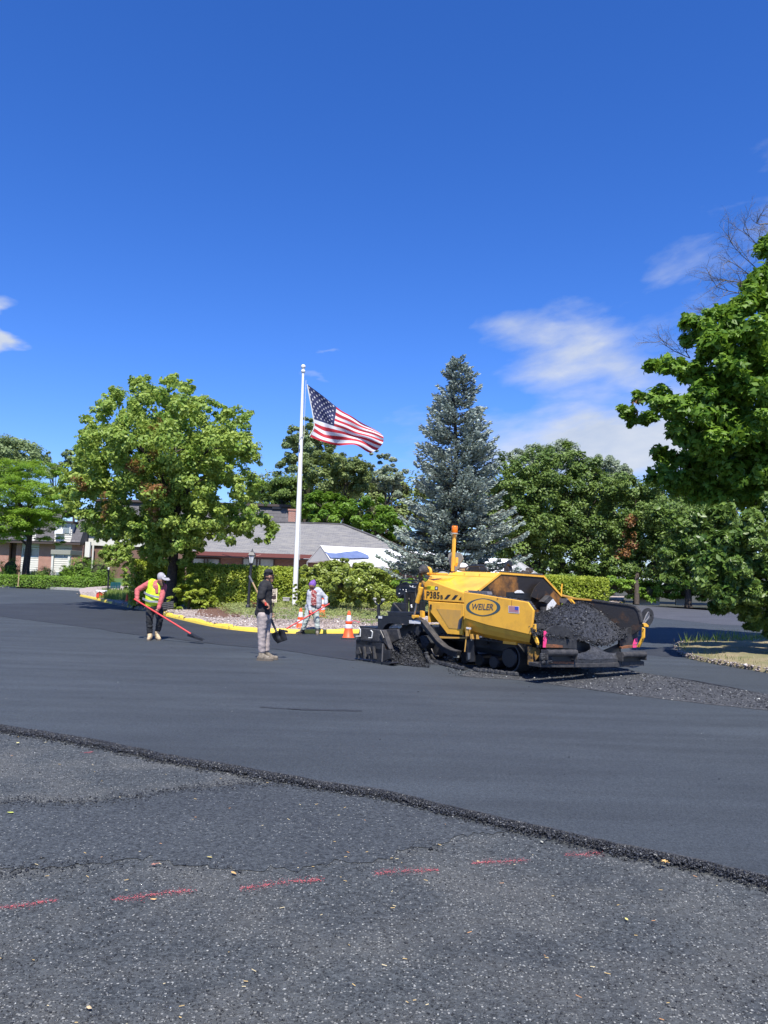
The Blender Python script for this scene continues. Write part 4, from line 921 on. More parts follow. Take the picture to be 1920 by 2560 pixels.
sets += [
 ('pale silvery tree rising behind the right-hand wood, its left one', 'silver', 92, conv(*Zs, [(280, 1440, 60), (460, 1440, 75), (430, 1400, 40), (370, 1470, 70), (180, 1480, 60), (330, 1540, 110), (500, 1510, 70), (100, 1480, 50)]), 12000, .16),
 ('pale silvery tree rising behind the right-hand wood, its right one', 'silver', 92, conv(*Zs, [(690, 1500, 60), (740, 1540, 60), (800, 1570, 60), (650, 1560, 70), (850, 1610, 50), (720, 1620, 90)]), 8000, .16),
 ('large leafy green tree right of the spruce', 'wood_a', 60, [(1262, 1165, 36), (1310, 1172, 44), (1290, 1230, 60), (1350, 1160, 44), (1385, 1150, 40), (1360, 1215, 60), (1290, 1300, 60), (1350, 1310, 55), (1300, 1370, 60), (1360, 1390, 50), (1300, 1440, 50), (1250, 1240, 50)], 30000, .135),
 ('leafy green tree in the middle of the right-hand wood', 'wood_a', 61, [(1430, 1160, 44), (1420, 1135, 30), (1470, 1180, 50), (1430, 1230, 60), (1490, 1250, 55), (1420, 1310, 60), (1480, 1330, 55), (1430, 1390, 55), (1490, 1410, 50), (1440, 1450, 50)], 26000, .135),
 ('green tree with a slim trunk and orange dead branch in the right-hand wood', 'wood_a', 59, [(1540, 1215, 42), (1580, 1225, 44), (1540, 1280, 50), (1600, 1290, 50), (1550, 1350, 50), (1610, 1360, 50), (1580, 1410, 50), (1630, 1230, 40), (1540, 1420, 40)], 22000, .13),
 ('dark green tree standing left of the big right-hand maple', 'wood_a', 57, [(1660, 1180, 40), (1665, 1220, 50), (1680, 1290, 60), (1700, 1370, 60), (1720, 1430, 50), (1650, 1350, 50), (1740, 1300, 60), (1800, 1340, 70), (1790, 1420, 60), (1870, 1400, 70), (1650, 1430, 45)], 24000, .13),
]
for i, (lab, m, Y, pts, n, s) in enumerate(sets):
    lb = lobes_px(pts, Y, seed=100+i); bx = sum(p[0] for p in pts)/len(pts); dd = ()
    if 'orange dead' in lab:
        bx = 1592; dd = [tuple(P(x, y, 57.5))+(r,) for x, y, r in [(1578, 1305, .55), (1572, 1335, .5), (1556, 1378, .7), (1580, 1358, .5)]]
    tree('leafy_tree', lab, 'tree', (P(bx, 1440, Y)[0], Y, .1 if bx > 1000 else .5), 4.0 if Y > 70 else 1.8, .22, lb, n, s, m, 200+i, group=far_g, limbs=6, per_lobe=6, clump=(.30, .52), flat=.75, dead=dd, jitter=1.0)
# understorey
us = [(1300+i*46, 1470+rnd.uniform(-8, 8), 34) for i in range(16)]
bush('undergrowth', 'band of dark undergrowth at the foot of the right-hand wood', lobes_px(us, 57.5, depth=1.0), 26000, .12, 'yew', 81, (P(1560, 1470, 57.5)[0], 57.5, 0), per_lobe=16, clump=(.3, .5), cat='undergrowth')
bush('wood_edge', 'dense dark wood filling the gaps behind the right-hand trees', lobes_px([(1220+i*60, y, 62) for i in range(14) for y in (1420, 1345, 1285, 1240)], 72, depth=1.5), 40000, .19, 'wood_a', 82, (P(1600, 1470, 72)[0], 72, 0), per_lobe=2, clump=(.5, .8), cat='wood')
bush('wood_edge', 'dense dark wood filling the gap behind the shingle roof', lobes_px([(640+i*60, y, 60) for i in range(11) for y in (1340, 1280, 1220)], 88, depth=1.5), 22000, .22, 'wood_c', 83, (P(900, 1430, 88)[0], 88, 0), per_lobe=2, clump=(.5, .8), cat='wood')

# right-hand maple: most of it stands outside the picture
rm = [(1630, 380, 45), (1640, 440, 50), (1600, 560, 80), (1500, 590, 80), (1430, 610, 55), (1200, 680, 50), (1180, 660, 30), (1300, 720, 80), (1450, 740, 110), (1600, 750, 120), (1190, 790, 45), (1350, 850, 110), (1500, 900, 120), (1620, 930, 100), (980, 930, 42), (1090, 940, 75), (1230, 980, 100), (1380, 1030, 120), (1550, 1080, 120), (900, 1120, 42), (1000, 1140, 75), (840, 1210, 42), (800, 1190, 24), (950, 1240, 50), (860, 1265, 30), (1100, 1200, 100), (1250, 1200, 120), (1420, 1230, 120), (1580, 1260, 110), (1120, 1320, 70), (1250, 1370, 110), (1400, 1400, 120), (1560, 1420, 110), (1030, 1450, 45), (1150, 1480, 80), (1300, 1530, 100), (1450, 1560, 100), (1600, 1560, 100)]
rm = conv(*Zs, rm)+[(x, y, 62) for x in (1960, 2040, 2130, 2220) for y in (620, 700, 780, 860, 940, 1020, 1100, 1170)]+[(2300, 800, 60), (2300, 900, 60), (2300, 1000, 60), (1990, 540, 45), (2090, 520, 50)]
rm += [(1660, 1190, 45), (1720, 1215, 50), (1790, 1235, 50), (1860, 1240, 55), (1900, 1200, 50)]
rm += conv(*Zs, [(1330, 640, 55), (1560, 470, 60), (1300, 1090, 90), (1480, 980, 100), (1450, 1130, 100), (1330, 1300, 90), (1500, 1330, 100), (1340, 1470, 90), (1520, 1500, 90), (1200, 1560, 80), (1400, 1640, 90), (1550, 1650, 90), (1250, 1640, 60), (1640, 1350, 90)])
rl = lobes_px(rm, 19.5, seed=9, depth=2.2)
RT = tree('maple_tree', 'large dark green maple leaning in from the right edge', 'tree', (P(2110, 1500, 20.5)[0], 20.5, .15), 2.6, .27, rl, 39000, .105, 'maple_dark', 91, limbs=22, kind='maple', fill=(60000, .105), per_lobe=22, clump=(.34, .56), flat=.7, up=.7, jitter=.9, dead=[tuple(P(1598, 1018, 19.3))+(.22,)])
cl = conv(1659/580, 1340, 1240, [(900, 110, 45), (960, 170, 50), (1050, 200, 80), (1150, 180, 90), (1350, 150, 110), (1550, 180, 110), (960, 215, 35), (1000, 330, 70), (1150, 350, 100), (1350, 330, 120), (1550, 350, 120), (930, 420, 50), (1050, 480, 90), (1250, 500, 120), (1450, 520, 120), (1620, 520, 90), (960, 580, 50), (1050, 600, 50), (1170, 620, 80), (1350, 660, 110), (1550, 680, 110), (1290, 790, 45), (1400, 790, 70), (1530, 840, 90), (1560, 925, 50), (1640, 910, 60), (1330, 810, 35)])+[(x, y, 48) for x in (1950, 2030, 2110) for y in (1270, 1340, 1420, 1490, 1550)]
tree('cherry_tree', 'arching narrow-leaved tree hanging low over the asphalt at right', 'tree', (P(2070, 1600, 18)[0], 18, .15), 1.2, .12, lobes_px(cl, 17.4, seed=12, depth=1.4), 76000, .066, 'cherry', 92, limbs=20, kind='narrow', fill=(42000, .085), per_lobe=24, clump=(.26, .46), flat=.6, up=.35, jitter=1.0)
# bare dead limbs poking out of the maple
def twigs_tree(pts, r0, seed):
    r = random.Random(seed); mb = MB()
    def grow(a, d, L, rad, k):
        n = 4; p = [Vector(a)]; dd = Vector(d).normalized()
        for i in range(n): dd = (dd+Vector((r.gauss(0, .12), r.gauss(0, .12), r.gauss(0, .12)))).normalized(); p.append(p[-1]+dd*L/n)
        mb.tube(p, [rad*(1-.6*i/n) for i in range(n+1)], 4, False)
        if k:
            for i in range(1, n+1):
                for s in (1, -1):
                    if r.random() < .8:
                        e = (dd+Vector((r.gauss(0, .6), r.gauss(0, .5), r.gauss(0, .6)))).normalized(); grow(p[i], e, L*r.uniform(.35, .65), rad*.45, k-1)
    for a, b in pts:
        a = Vector(P(*a, 19.0)); b = Vector(P(*b, 18.6)); grow(a, b-a, (b-a).length, r0, 3)
    o = mb.build('bare_branch', M['bark_grey'], RT); o['label'] = 'bare dead branches sticking out of the crown'
twigs_tree([((1910, 705), (1840, 650)), ((1915, 700), (1850, 600)), ((1925, 640), (1870, 570)), ((1925, 560), (1880, 555)), ((1900, 735), (1790, 745)), ((1880, 715), (1800, 690))], .019, 3)
twigs_tree([((1725, 895), (1650, 855)), ((1725, 895), (1690, 840)), ((1790, 800), (1760, 770))], .015, 4)

# blue spruce
def spruce():
    base = (P(1132, 1480, 31)[0], 31.0, .2); root = thing('spruce_tree', 'tall blue spruce standing behind the paver', 'tree', base)
    rng = np.random.default_rng(77); top = P(1130, 884, 31); bx = base[0]; H = top[2]-.2
    mb = MB().tube([(bx, 31, 0), (bx, 31, 3), (bx+.0, 31, 7), (top[0], 31, top[2]-.1)], [.17, .13, .08, .015], 8); mb.build('trunk', M['bark'], root, smooth=True)
    C = []; D = []; S_ = []; T = []; lm = MB()
    z = 1.6
    while z < H-.15:
        fr_ = (z-.2)/H; R = 3.05*(1-fr_)**.86+.10
        if z < 2.5: R *= .92
        nb = int(11*(1-fr_)**.5+5)
        for b in range(nb):
            a = rng.uniform(0, 6.283); r_ = R*rng.uniform(.68, 1.16)*(1+.10*math.sin(a*2+z)); droop = -.22+.55*fr_; zz = z+rng.normal(0, .12)
            n = 7; ax = np.array([math.cos(a), math.sin(a), 0]); pts = []
            for i in range(n+1):
                t = i/n; pts.append(np.array([bx, 31, .2+zz])+ax*r_*t+np.array([0, 0, r_*(droop*t+.26*t**3)]))
            lm.tube(pts, [.03*(1-.8*i/n)*(1.2-fr_)+.004 for i in range(n+1)], 3, False)
            m = int(54*r_**1.25)+14
            t = rng.random(m)**.62*.86+.14; p = np.array([bx, 31, .2+zz])+ax*r_*t[:, None]; p[:, 2] += r_*(droop*t+.26*t**3)
            sd_ = np.array([-ax[1], ax[0], 0]); wd_ = r_*.30*(1.12-t)+.06; k = rng.uniform(-1, 1, m)
            p = p+sd_*(k*wd_)[:, None]; p[:, 2] += -.05*np.abs(k)+rng.normal(0, .03, m)-.06
            d = ax*.9+sd_*(np.sign(k)*rng.uniform(.2, 1.0, m))[:, None]+rng.normal(0, .22, (m, 3)); d[:, 2] += .12
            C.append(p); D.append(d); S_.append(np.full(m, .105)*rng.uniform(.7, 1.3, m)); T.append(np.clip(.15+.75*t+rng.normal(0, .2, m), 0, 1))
        z += .36*(1-.45*fr_)
    lm.build('branch', M['bark'], root)
    C = np.concatenate(C); D = np.concatenate(D); S_ = np.concatenate(S_); T = np.concatenate(T); D /= np.linalg.norm(D, axis=1, keepdims=True); n = len(C)
    # a spray of needles = three long thin blades crossed about the twig
    Vs = []; 
    for q in range(3):
        R_ = rng.normal(size=(n, 3)); B = np.cross(D, R_); B /= np.linalg.norm(B, axis=1, keepdims=True); w = (.034*rng.uniform(.7, 1.3, n))[:, None]
        Vs.append(np.stack([C-D*.1*S_[:, None]-B*w*.5, C+D*S_[:, None]*.5-B*w, C+D*S_[:, None]*1.15, C+D*S_[:, None]*.5+B*w], 1))
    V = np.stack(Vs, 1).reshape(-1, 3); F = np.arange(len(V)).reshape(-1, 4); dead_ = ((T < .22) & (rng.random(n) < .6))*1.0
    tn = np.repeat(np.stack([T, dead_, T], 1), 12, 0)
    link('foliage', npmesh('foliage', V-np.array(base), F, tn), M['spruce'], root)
    print('spruce sprays', n)
spruce()

# ---------------------------------------------------------------- buildings
def wall_rect(mb, x0, x1, z0, z1, y, t=.12): mb.box(((x0+x1)/2, y+t/2, (z0+z1)/2), (x1-x0, t, z1-z0))
def XZ(px, py, Y): p = P(px, py, Y); return p[0], p[2]
Z5 = lambda x, y: (x/4.1475, 1220+y/4.1475)
def house_left():
    Y = 70.0; fx = lambda zx: P(zx/4.1475, 1410, Y)[0]; zt = lambda zy, zx=300: P(zx/4.1475, 1220+zy/4.1475, Y)[2]
    base = (fx(300), Y, .6); root = thing('brick_house', 'long brick and cream-sided building with dark mansard roof at far left', 'building', base)
    z0 = .5; zsoff = zt(578, 480); zs2 = zsoff+.02
    # the unit repeats along the street: brick pier, siding bay with window
    piers = [(-1400, -1240), (-1060, -900), (-720, -560), (-380, -220), (-60, 85), (160, 210), (395, 555), (735, 850)]
    for a, b in piers:
        mb = MB(); wall_rect(mb, fx(a), fx(b), z0, zs2, Y, .35); mb.build('brick_pier', M['brick_red'], root)
    mb = MB(); wall_rect(mb, fx(85), fx(160), z0, zs2, Y+.6, .2); mb.build('brick_recess', M['brick_dark'], root)
    bays = [(-1240, -1060), (-900, -720), (-560, -380), (-220, -60), (210, 395), (555, 735)]
    wz0, wz1, sz0 = zt(718), zt(622), zt(862)
    for i, (a, b) in enumerate(bays):
        x0, x1 = fx(a), fx(b)
        mb = MB(); z = sz0; 
        while z < wz0-.05:      # lap boards, each leaning out over the one below
            mb.add([(x0, Y+.06, z), (x1, Y+.06, z), (x1, Y+.10, z+.20), (x0, Y+.10, z+.20)], [(0, 1, 2, 3)]); mb.add([(x0, Y+.06, z), (x1, Y+.06, z), (x1, Y+.10, z), (x0, Y+.10, z)], [(3, 2, 1, 0)]); z += .20
        mb.build('lap_siding', M['siding'], root); mb = MB()
        z = wz1+.08
        while z < zs2-.02:
            mb.add([(x0, Y+.06, z), (x1, Y+.06, z), (x1, Y+.10, z+.20), (x0, Y+.10, z+.20)], [(0, 1, 2, 3)]); z += .20
        o = mb.build('lap_siding', M['siding'], root)
        mb = MB(); mb.box(((x0+x1)/2, Y+.22, (wz0+wz1)/2), (x1-x0, .04, wz1-wz0)); g = mb.build('window', M['window'], root)
        mb = MB(); w = .09
        for xx in (x0+w/2, (x0+x1)/2, x1-w/2): mb.box((xx, Y+.16, (wz0+wz1)/2), (w, .10, wz1-wz0))
        for zz in (wz0, wz1): mb.box(((x0+x1)/2, Y+.158, zz), (x1-x0, .12, .09))
        mb.build('window_frame', M['win_frame'], g)
        mb = MB(); mb.box(((x0+x1)/2, Y+.12, z0+.2), (x1-x0, .2, sz0-z0)); mb.build('foundation', M['concrete'], root)
        mb = MB(); mb.box((x0+.7, Y+.01, z0+.30), (.8, .03, .28)); mb.build('basement_window', M['window'], root)
    # overhanging eaves and steep mansard
    x0, x1 = fx(-1400), fx(850); ze = zt(575, 480); ztop = zt(235, 480); 
    mb = MB(); mb.prism([(x0, Y-.75, ze-.05), (x1, Y-.75, ze-.05), (x1, Y-.75, ze+.18), (x0, Y-.75, ze+.18)], (0, .9, 0)); mb.build('eave', M['soffit'], root)
    for a, b in [(-1400, 232), (380, 572), (750, 850)]:
        mb = MB(); mb.add([(fx(a), Y-.80, ze+.18), (fx(b), Y-.80, ze+.18), (fx(b), Y+1.0, ztop), (fx(a), Y+1.0, ztop)], [(0, 1, 2, 3)]); mb.add([(fx(b), Y-.80, ze+.18), (fx(b), Y+1.0, ze+.18), (fx(b), Y+1.0, ztop)], [(0, 1, 2)]); mb.add([(fx(a), Y-.80, ze+.18), (fx(a), Y+1.0, ze+.18), (fx(a), Y+1.0, ztop)], [(0, 2, 1)]); mb.build('mansard_roof', M['shingle_dark'], root)
    for a, b in [(232, 380), (572, 750)]:      # dormers
        xa, xb = fx(a), fx(b); zb = zt(478); zr = zt(355)
        mb = MB(); z = ze+.2
        while z < zr: mb.add([(xa, Y-.55, z), (xb, Y-.55, z), (xb, Y-.51, z+.2), (xa, Y-.51, z+.2)], [(0, 1, 2, 3)]); z += .2
        mb.prism([(xa, Y-.5, ze+.2), (xa, Y+1.2, ze+.2), (xa, Y+1.2, zr), (xa, Y-.5, zr)], (.06, 0, 0)); mb.prism([(xb-.06, Y-.5, ze+.2), (xb-.06, Y+1.2, ze+.2), (xb-.06, Y+1.2, zr), (xb-.06, Y-.5, zr)], (.06, 0, 0))
        mb.build('dormer_wall', M['siding'], root)
        mb = MB(); mb.box(((xa+xb)/2, Y-.58, (zb+zr)/2+.05), (xb-xa-.3, .04, zr-zb-.2)); g = mb.build('dormer_window', M['window'], root)
        mb = MB(); zw0, zw1 = zb+.15, zr-.05
        for q in (0, .38, 1): mb.box((xa+.15+(xb-xa-.3)*q, Y-.62, (zw0+zw1)/2), (.09, .06, zw1-zw0))
        mb.build('window_frame', M['win_frame'], g)
        mb = MB(); mb.box(((xa+xb)/2, Y-.1, zr+.1), (xb-xa+.4, 1.6, .14)); mb.build('dormer_roof', M['soffit'], root)
        mb = MB(); mb.box((xa+.55, Y-.75, zb+.30), (.75, .5, .42)); a_ = mb.build('air_conditioner', M['white_plastic'], root)
    # entrance canopy, its posts, dark wing to the right
    mb = MB(); xa, xb = fx(690), fx(885); za = zt(700, 800); zb = zt(655, 800); mb.box(((xa+xb)/2, Y-2.2, (za+zb)/2), (xb-xa, 2.6, zb-za)); mb.build('entrance_canopy', M['plate_grey'], root, bevel=.02)
    for q in (fx(705), fx(868)):
        mb = MB(); mb.box((q, Y-3.3, (z0+za)/2), (.18, .18, za-z0)); mb.build('canopy_post', M['win_frame'], root)
    mb = MB(); wall_rect(mb, fx(850), fx(1900), z0, zs2, Y+1.4, .3); mb.build('wing_wall', M['brick_dark'], root)
    mb = MB(); mb.box((fx(885), Y+.4, (zt(720)+zt(560))/2+.2), (.45, .3, zt(560)-zt(720))); mb.build('side_window', M['win_frame'], root)
    mb = MB(); mb.tube([(fx(912), Y+1.0, z0), (fx(912), Y+1.0, zs2)], .09, 8); mb.build('downpipe', M['win_frame'], root)
    # upper floor running on to the right behind the trees
    xr = P(722, 1300, Y+2)[0]; zr = P(500, 1260, Y+2)[2]; xl = fx(850)
    mb = MB(); mb.prism([(xl, Y+1.2, zs2), (xr, Y+1.2, zs2), (xr, Y+1.2, zs2+1.1), (xl, Y+1.2, zs2+1.1)], (0, .3, 0)); mb.build('upper_siding', M['siding'], root)
    mb = MB(); mb.add([(xl, Y+.9, zs2+1.1), (xr+.5, Y+.9, zs2+1.1), (xr-.3, Y+2.4, zr), (xl, Y+2.4, zr)], [(0, 1, 2, 3)]); mb.add([(xr+.5, Y+.9, zs2+1.1), (xr+.5, Y+9, zs2+1.1), (xr-.3, Y+9, zr), (xr-.3, Y+2.4, zr)], [(0, 1, 2, 3)]); mb.build('mansard_roof', M['shingle_dark'], root)
    mb = MB(); mb.box(((xl+xr)/2, Y+5, zr+.1), (xr-xl+.3, 6, .22)); mb.box(((x0+xl)/2, Y+4.5, ztop+.1), (xl-x0, 7.4, .22)); mb.build('roof_trim', M['soffit'], root)
    mb = MB(); mb.box((xr-1.2, Y+2.2, zr+.0), (.9, .3, .45)); mb.build('roof_vent', M['black'], root)
    mb = MB(); mb.box(((x0+xr)/2, Y+8.5, 2.8), (xr-x0, .3, 6.2)); mb.box((x0, Y+4.5, 2.8), (.3, 8.2, 5.5)); mb.build('rear_wall', M['brick_dark'], root)
house_left()

def house_mid():
    Yf = 50.0; Yr = 56.5
    ex = lambda px: P(px, 1436, Yf)[0]
    eA = P(533, 1378, Yf); eB = P(782, 1389, Yf); ze = (eA[2]+eB[2])/2; xR = P(1075, 1400, Yf)[0]; xL = P(470, 1376, Yf)[0]
    rl = P(540, 1300, Yr); rr = P(857, 1311, Yr); zr = rr[2]
    base = (ex(760), Yf+.8, .1); root = thing('low_brick_building', 'low brown brick building with a wide grey shingle roof behind the flagpole', 'building', base)
    yb = 2*Yr-Yf; xRl = P(480, 1300, Yr)[0]
    mb = MB(); mb.add([(xL, Yf, ze), (xR, Yf, ze), (rr[0], Yr, zr), (xRl, Yr, zr)], [(0, 1, 2, 3)]); mb.add([(xR, Yf, ze), (xR, yb, ze), (rr[0], Yr, zr)], [(0, 1, 2)])
    mb.add([(xR, yb, ze), (xL, yb, ze), (xRl, Yr, zr), (rr[0], Yr, zr)], [(0, 1, 2, 3)]); mb.add([(xL, yb, ze), (xL, Yf, ze), (xRl, Yr, zr)], [(0, 1, 2)])
    roof = mb.build('roof', M['shingle'], root)
    mb = MB(); mb.bar((rr[0], Yr, zr+.03), (xRl, Yr, zr+.03), .25, .08); mb.bar((rr[0], Yr, zr+.03), (xR, Yf, ze+.03), .25, .07); mb.build('ridge_cap', M['shingle_dark'], roof)
    mb = MB(); mb.box(((xL+xR)/2, Yf-.03, ze-.12), (xR-xL+.04, .05, .26)); mb.box((xR+.03, (Yf+yb)/2, ze-.12), (.05, yb-Yf, .26)); mb.build('fascia', M['fascia'], root)
    mb = MB(); mb.box(((xL+xR)/2, Yf+.55, ze-.30), (xR-xL-.1, 1.1, .06)); mb.build('soffit', M['soffit'], root)
    xa, xb = xL+.9, xR-.9; mb = MB(); mb.box(((xa+xb)/2, Yf+1.1, (ze-.3)/2), (xb-xa, .25, ze-.35)); mb.box((xb, (Yf+yb)/2, (ze-.3)/2), (.25, yb-Yf-2.2, ze-.35)); mb.build('brick_wall', M['brick_dark'], root)
    for a, b in [(606, 684), (480, 548)]:
        x0, x1 = ex(a)*1.02, ex(b)*1.02; z1 = P(a, 1395, Yf+.9)[2]; z0 = z1-1.25
        mb = MB(); mb.box(((x0+x1)/2, Yf+.955, (z0+z1)/2), (x1-x0, .03, z1-z0)); g = mb.build('window', M['window'], root)
        mb = MB()
        for xx in (x0, (x0+x1)/2-.1, (x0+x1)/2+.1, x1): mb.box((xx, Yf+.92, (z0+z1)/2), (.08, .08, z1-z0+.06))
        for zz in (z0, z1): mb.box(((x0+x1)/2, Yf+.922, zz), (x1-x0, .08, .08))
        mb.build('window_frame', M['sign_brown'], g)
    for px, wd, zt_ in [(731, .55, P(731, 1276, 58)[2])]:
        c = P(px, 1290, 58); mb = MB(); mb.box((c[0], 58, zt_/2+2.2), (wd, .6, zt_-4.4)); mb.box((c[0], 58, zt_+.02), (wd+.1, .7, .12)); mb.build('chimney', M['brick_red'], root)
house_mid()
# pinkish marker string sagging before the eave
a = P(556, 1386, 33); b = P(652, 1387, 33); pts = [Vector(a).lerp(Vector(b), t/10)-Vector((0, 0, .12*math.sin(math.pi*t/10))) for t in range(11)]
tag(MB().tube(pts, .012, 4).build('string', mat('pink cord', (.55, .30, .26), .8)), 'thin pinkish cord sagging above the sunlit hedge', 'cord')

# ---------------------------------------------------------------- party tents
def tent(name, label, gl, pk, gr, ridge_end, eave_end, sidepost, blue, flip=False):
    base = ((gl[0]+eave_end[0])/2, gl[1], .2); root = thing(name, label, 'tent', base, 0, 'white canopies behind the shrub')
    gl, pk, gr, re_, ee = map(Vector, (gl, pk, gr, ridge_end, eave_end)); be = re_+(gl-pk)
    mb = MB(); rows = 7; cols = 13; g = []
    for i in range(rows):
        t = i/(rows-1); a = pk.lerp(gr, t); b = re_.lerp(ee, t); row = []
        for j in range(cols):
            u = j/(cols-1); p = a.lerp(b, u); sag = .07*math.sin(math.pi*t)+.05*math.sin(math.pi*((u*3) % 1))*math.sin(math.pi*t); row.append(p-Vector((0, 0, sag)))
        g.append(row)
    mb.loft(g, 2); g2 = [[tuple(pk.lerp(gl, i/3).lerp(re_.lerp(be, i/3), j/6)) for j in range(7)] for i in range(4)]; mb.loft(g2, 1)
    mb.build('roof_sheet', M['tarp'], root, smooth=True)
    mb = MB(); mb.add([gl, pk, gr], [(0, 1, 2)]); mb.build('gable_sheet', M['tarp_grey'], root)
    dv = Vector((0, 0, -.26)); mb = MB(); n = 10; vs = []
    for j in range(n+1): p = gr.lerp(ee, j/n); vs += [p, p+dv+Vector((0, -.02+.05*math.sin(j*1.9), .03*math.sin(j*2.3)))]
    mb.add(vs, [(2*j, 2*j+1, 2*j+3, 2*j+2) for j in range(n)]); mb.build('valance', M['tarp'], root)
    for p in (gl, gr, gr.lerp(ee, .33), gr.lerp(ee, .66), ee, be):
        mb = MB(); mb.tube([(p.x, p.y+.05, .15), (p.x, p.y+.05, p.z-.02)], .035, 6); mb.build('pole', M['win_frame'], root)
    mb = MB(); mb.tube([gl, pk, gr], .03, 6); mb.tube([gr-Vector((0, -.06, .3)), ee-Vector((0, -.06, .3))], .025, 6); mb.build('frame', M['win_frame'], root)
    if blue:  # shadow on the roof, painted as a thin blue sheet over the white
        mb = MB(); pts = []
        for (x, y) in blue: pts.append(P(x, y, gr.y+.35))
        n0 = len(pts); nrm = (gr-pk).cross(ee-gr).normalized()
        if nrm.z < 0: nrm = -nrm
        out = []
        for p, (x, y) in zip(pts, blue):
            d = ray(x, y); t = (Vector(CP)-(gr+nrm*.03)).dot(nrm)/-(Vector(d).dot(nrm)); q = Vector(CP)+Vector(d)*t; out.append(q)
        mb.prism(out, nrm*.02); mb.build('blue_shade_patch', M['tarp_shade'], root)
Yt = 38.0
tent('white_tent', 'white canopy tent with a blue shadow painted on its roof behind the rounded shrub', P(768, 1406, Yt+2.6), P(802, 1364, Yt+1.4), P(826, 1400, Yt), P(1095, 1379, Yt+2.4), P(1110, 1412, Yt+1.0), 0, zoomer(5.184, 740, 1340)((372, 205), (430, 222), (520, 228), (600, 215), (680, 205), (790, 197), (850, 215), (930, 250), (950, 285), (700, 292), (450, 285)))
tent('white_tent', 'white canopy tent seen behind the spruce and the paver hopper', P(1352, 1440, Yt+2.4), P(1290, 1398, Yt+1.2), P(1272, 1440, Yt), P(1118, 1392, Yt+1.2), P(1110, 1428, Yt), 0, None)

# ---------------------------------------------------------------- flagpole and flag
YP = 27.5
pb = P(737, 1497, YP); pt_ = P(758, 924, YP)
fp = thing('flagpole', 'tall white flagpole with a ball on top', 'flagpole', (pb[0], YP, .2))
mb = MB().tube([(pb[0], YP, .1), tuple(P(749, 1200, YP)), tuple(pt_)], [.095, .08, .042], 14); mb.build('pole', M['pole_white'], fp, smooth=True)
mb = MB().lathe([(.05, -.12), (.075, -.10), (.075, -.02), (.04, 0), (.03, .04)], pt_, 12); mb.build('truck', M['pole_white'], fp, smooth=True)
mb = MB().ball((pt_[0], YP, pt_[2]+.11), .085, 14, 10); mb.build('ball_finial', M['pole_white'], fp, smooth=True)
mb = MB().tube([P(765, 950, YP-.1), P(763, 1000, YP-.1), P(760, 1090, YP-.1), P(757, 1100, YP-.1), P(749, 1400, YP-.12)], .008, 4); mb.tube([P(757, 1085, YP-.1), P(748, 1098, YP-.1), P(757, 1092, YP+.1)], .012, 4); mb.build('halyard', M['rope'], fp)
mb = MB().box(P(749, 1118, YP-.11), (.05, .06, .16)); mb.build('cleat', M['steel'], fp)
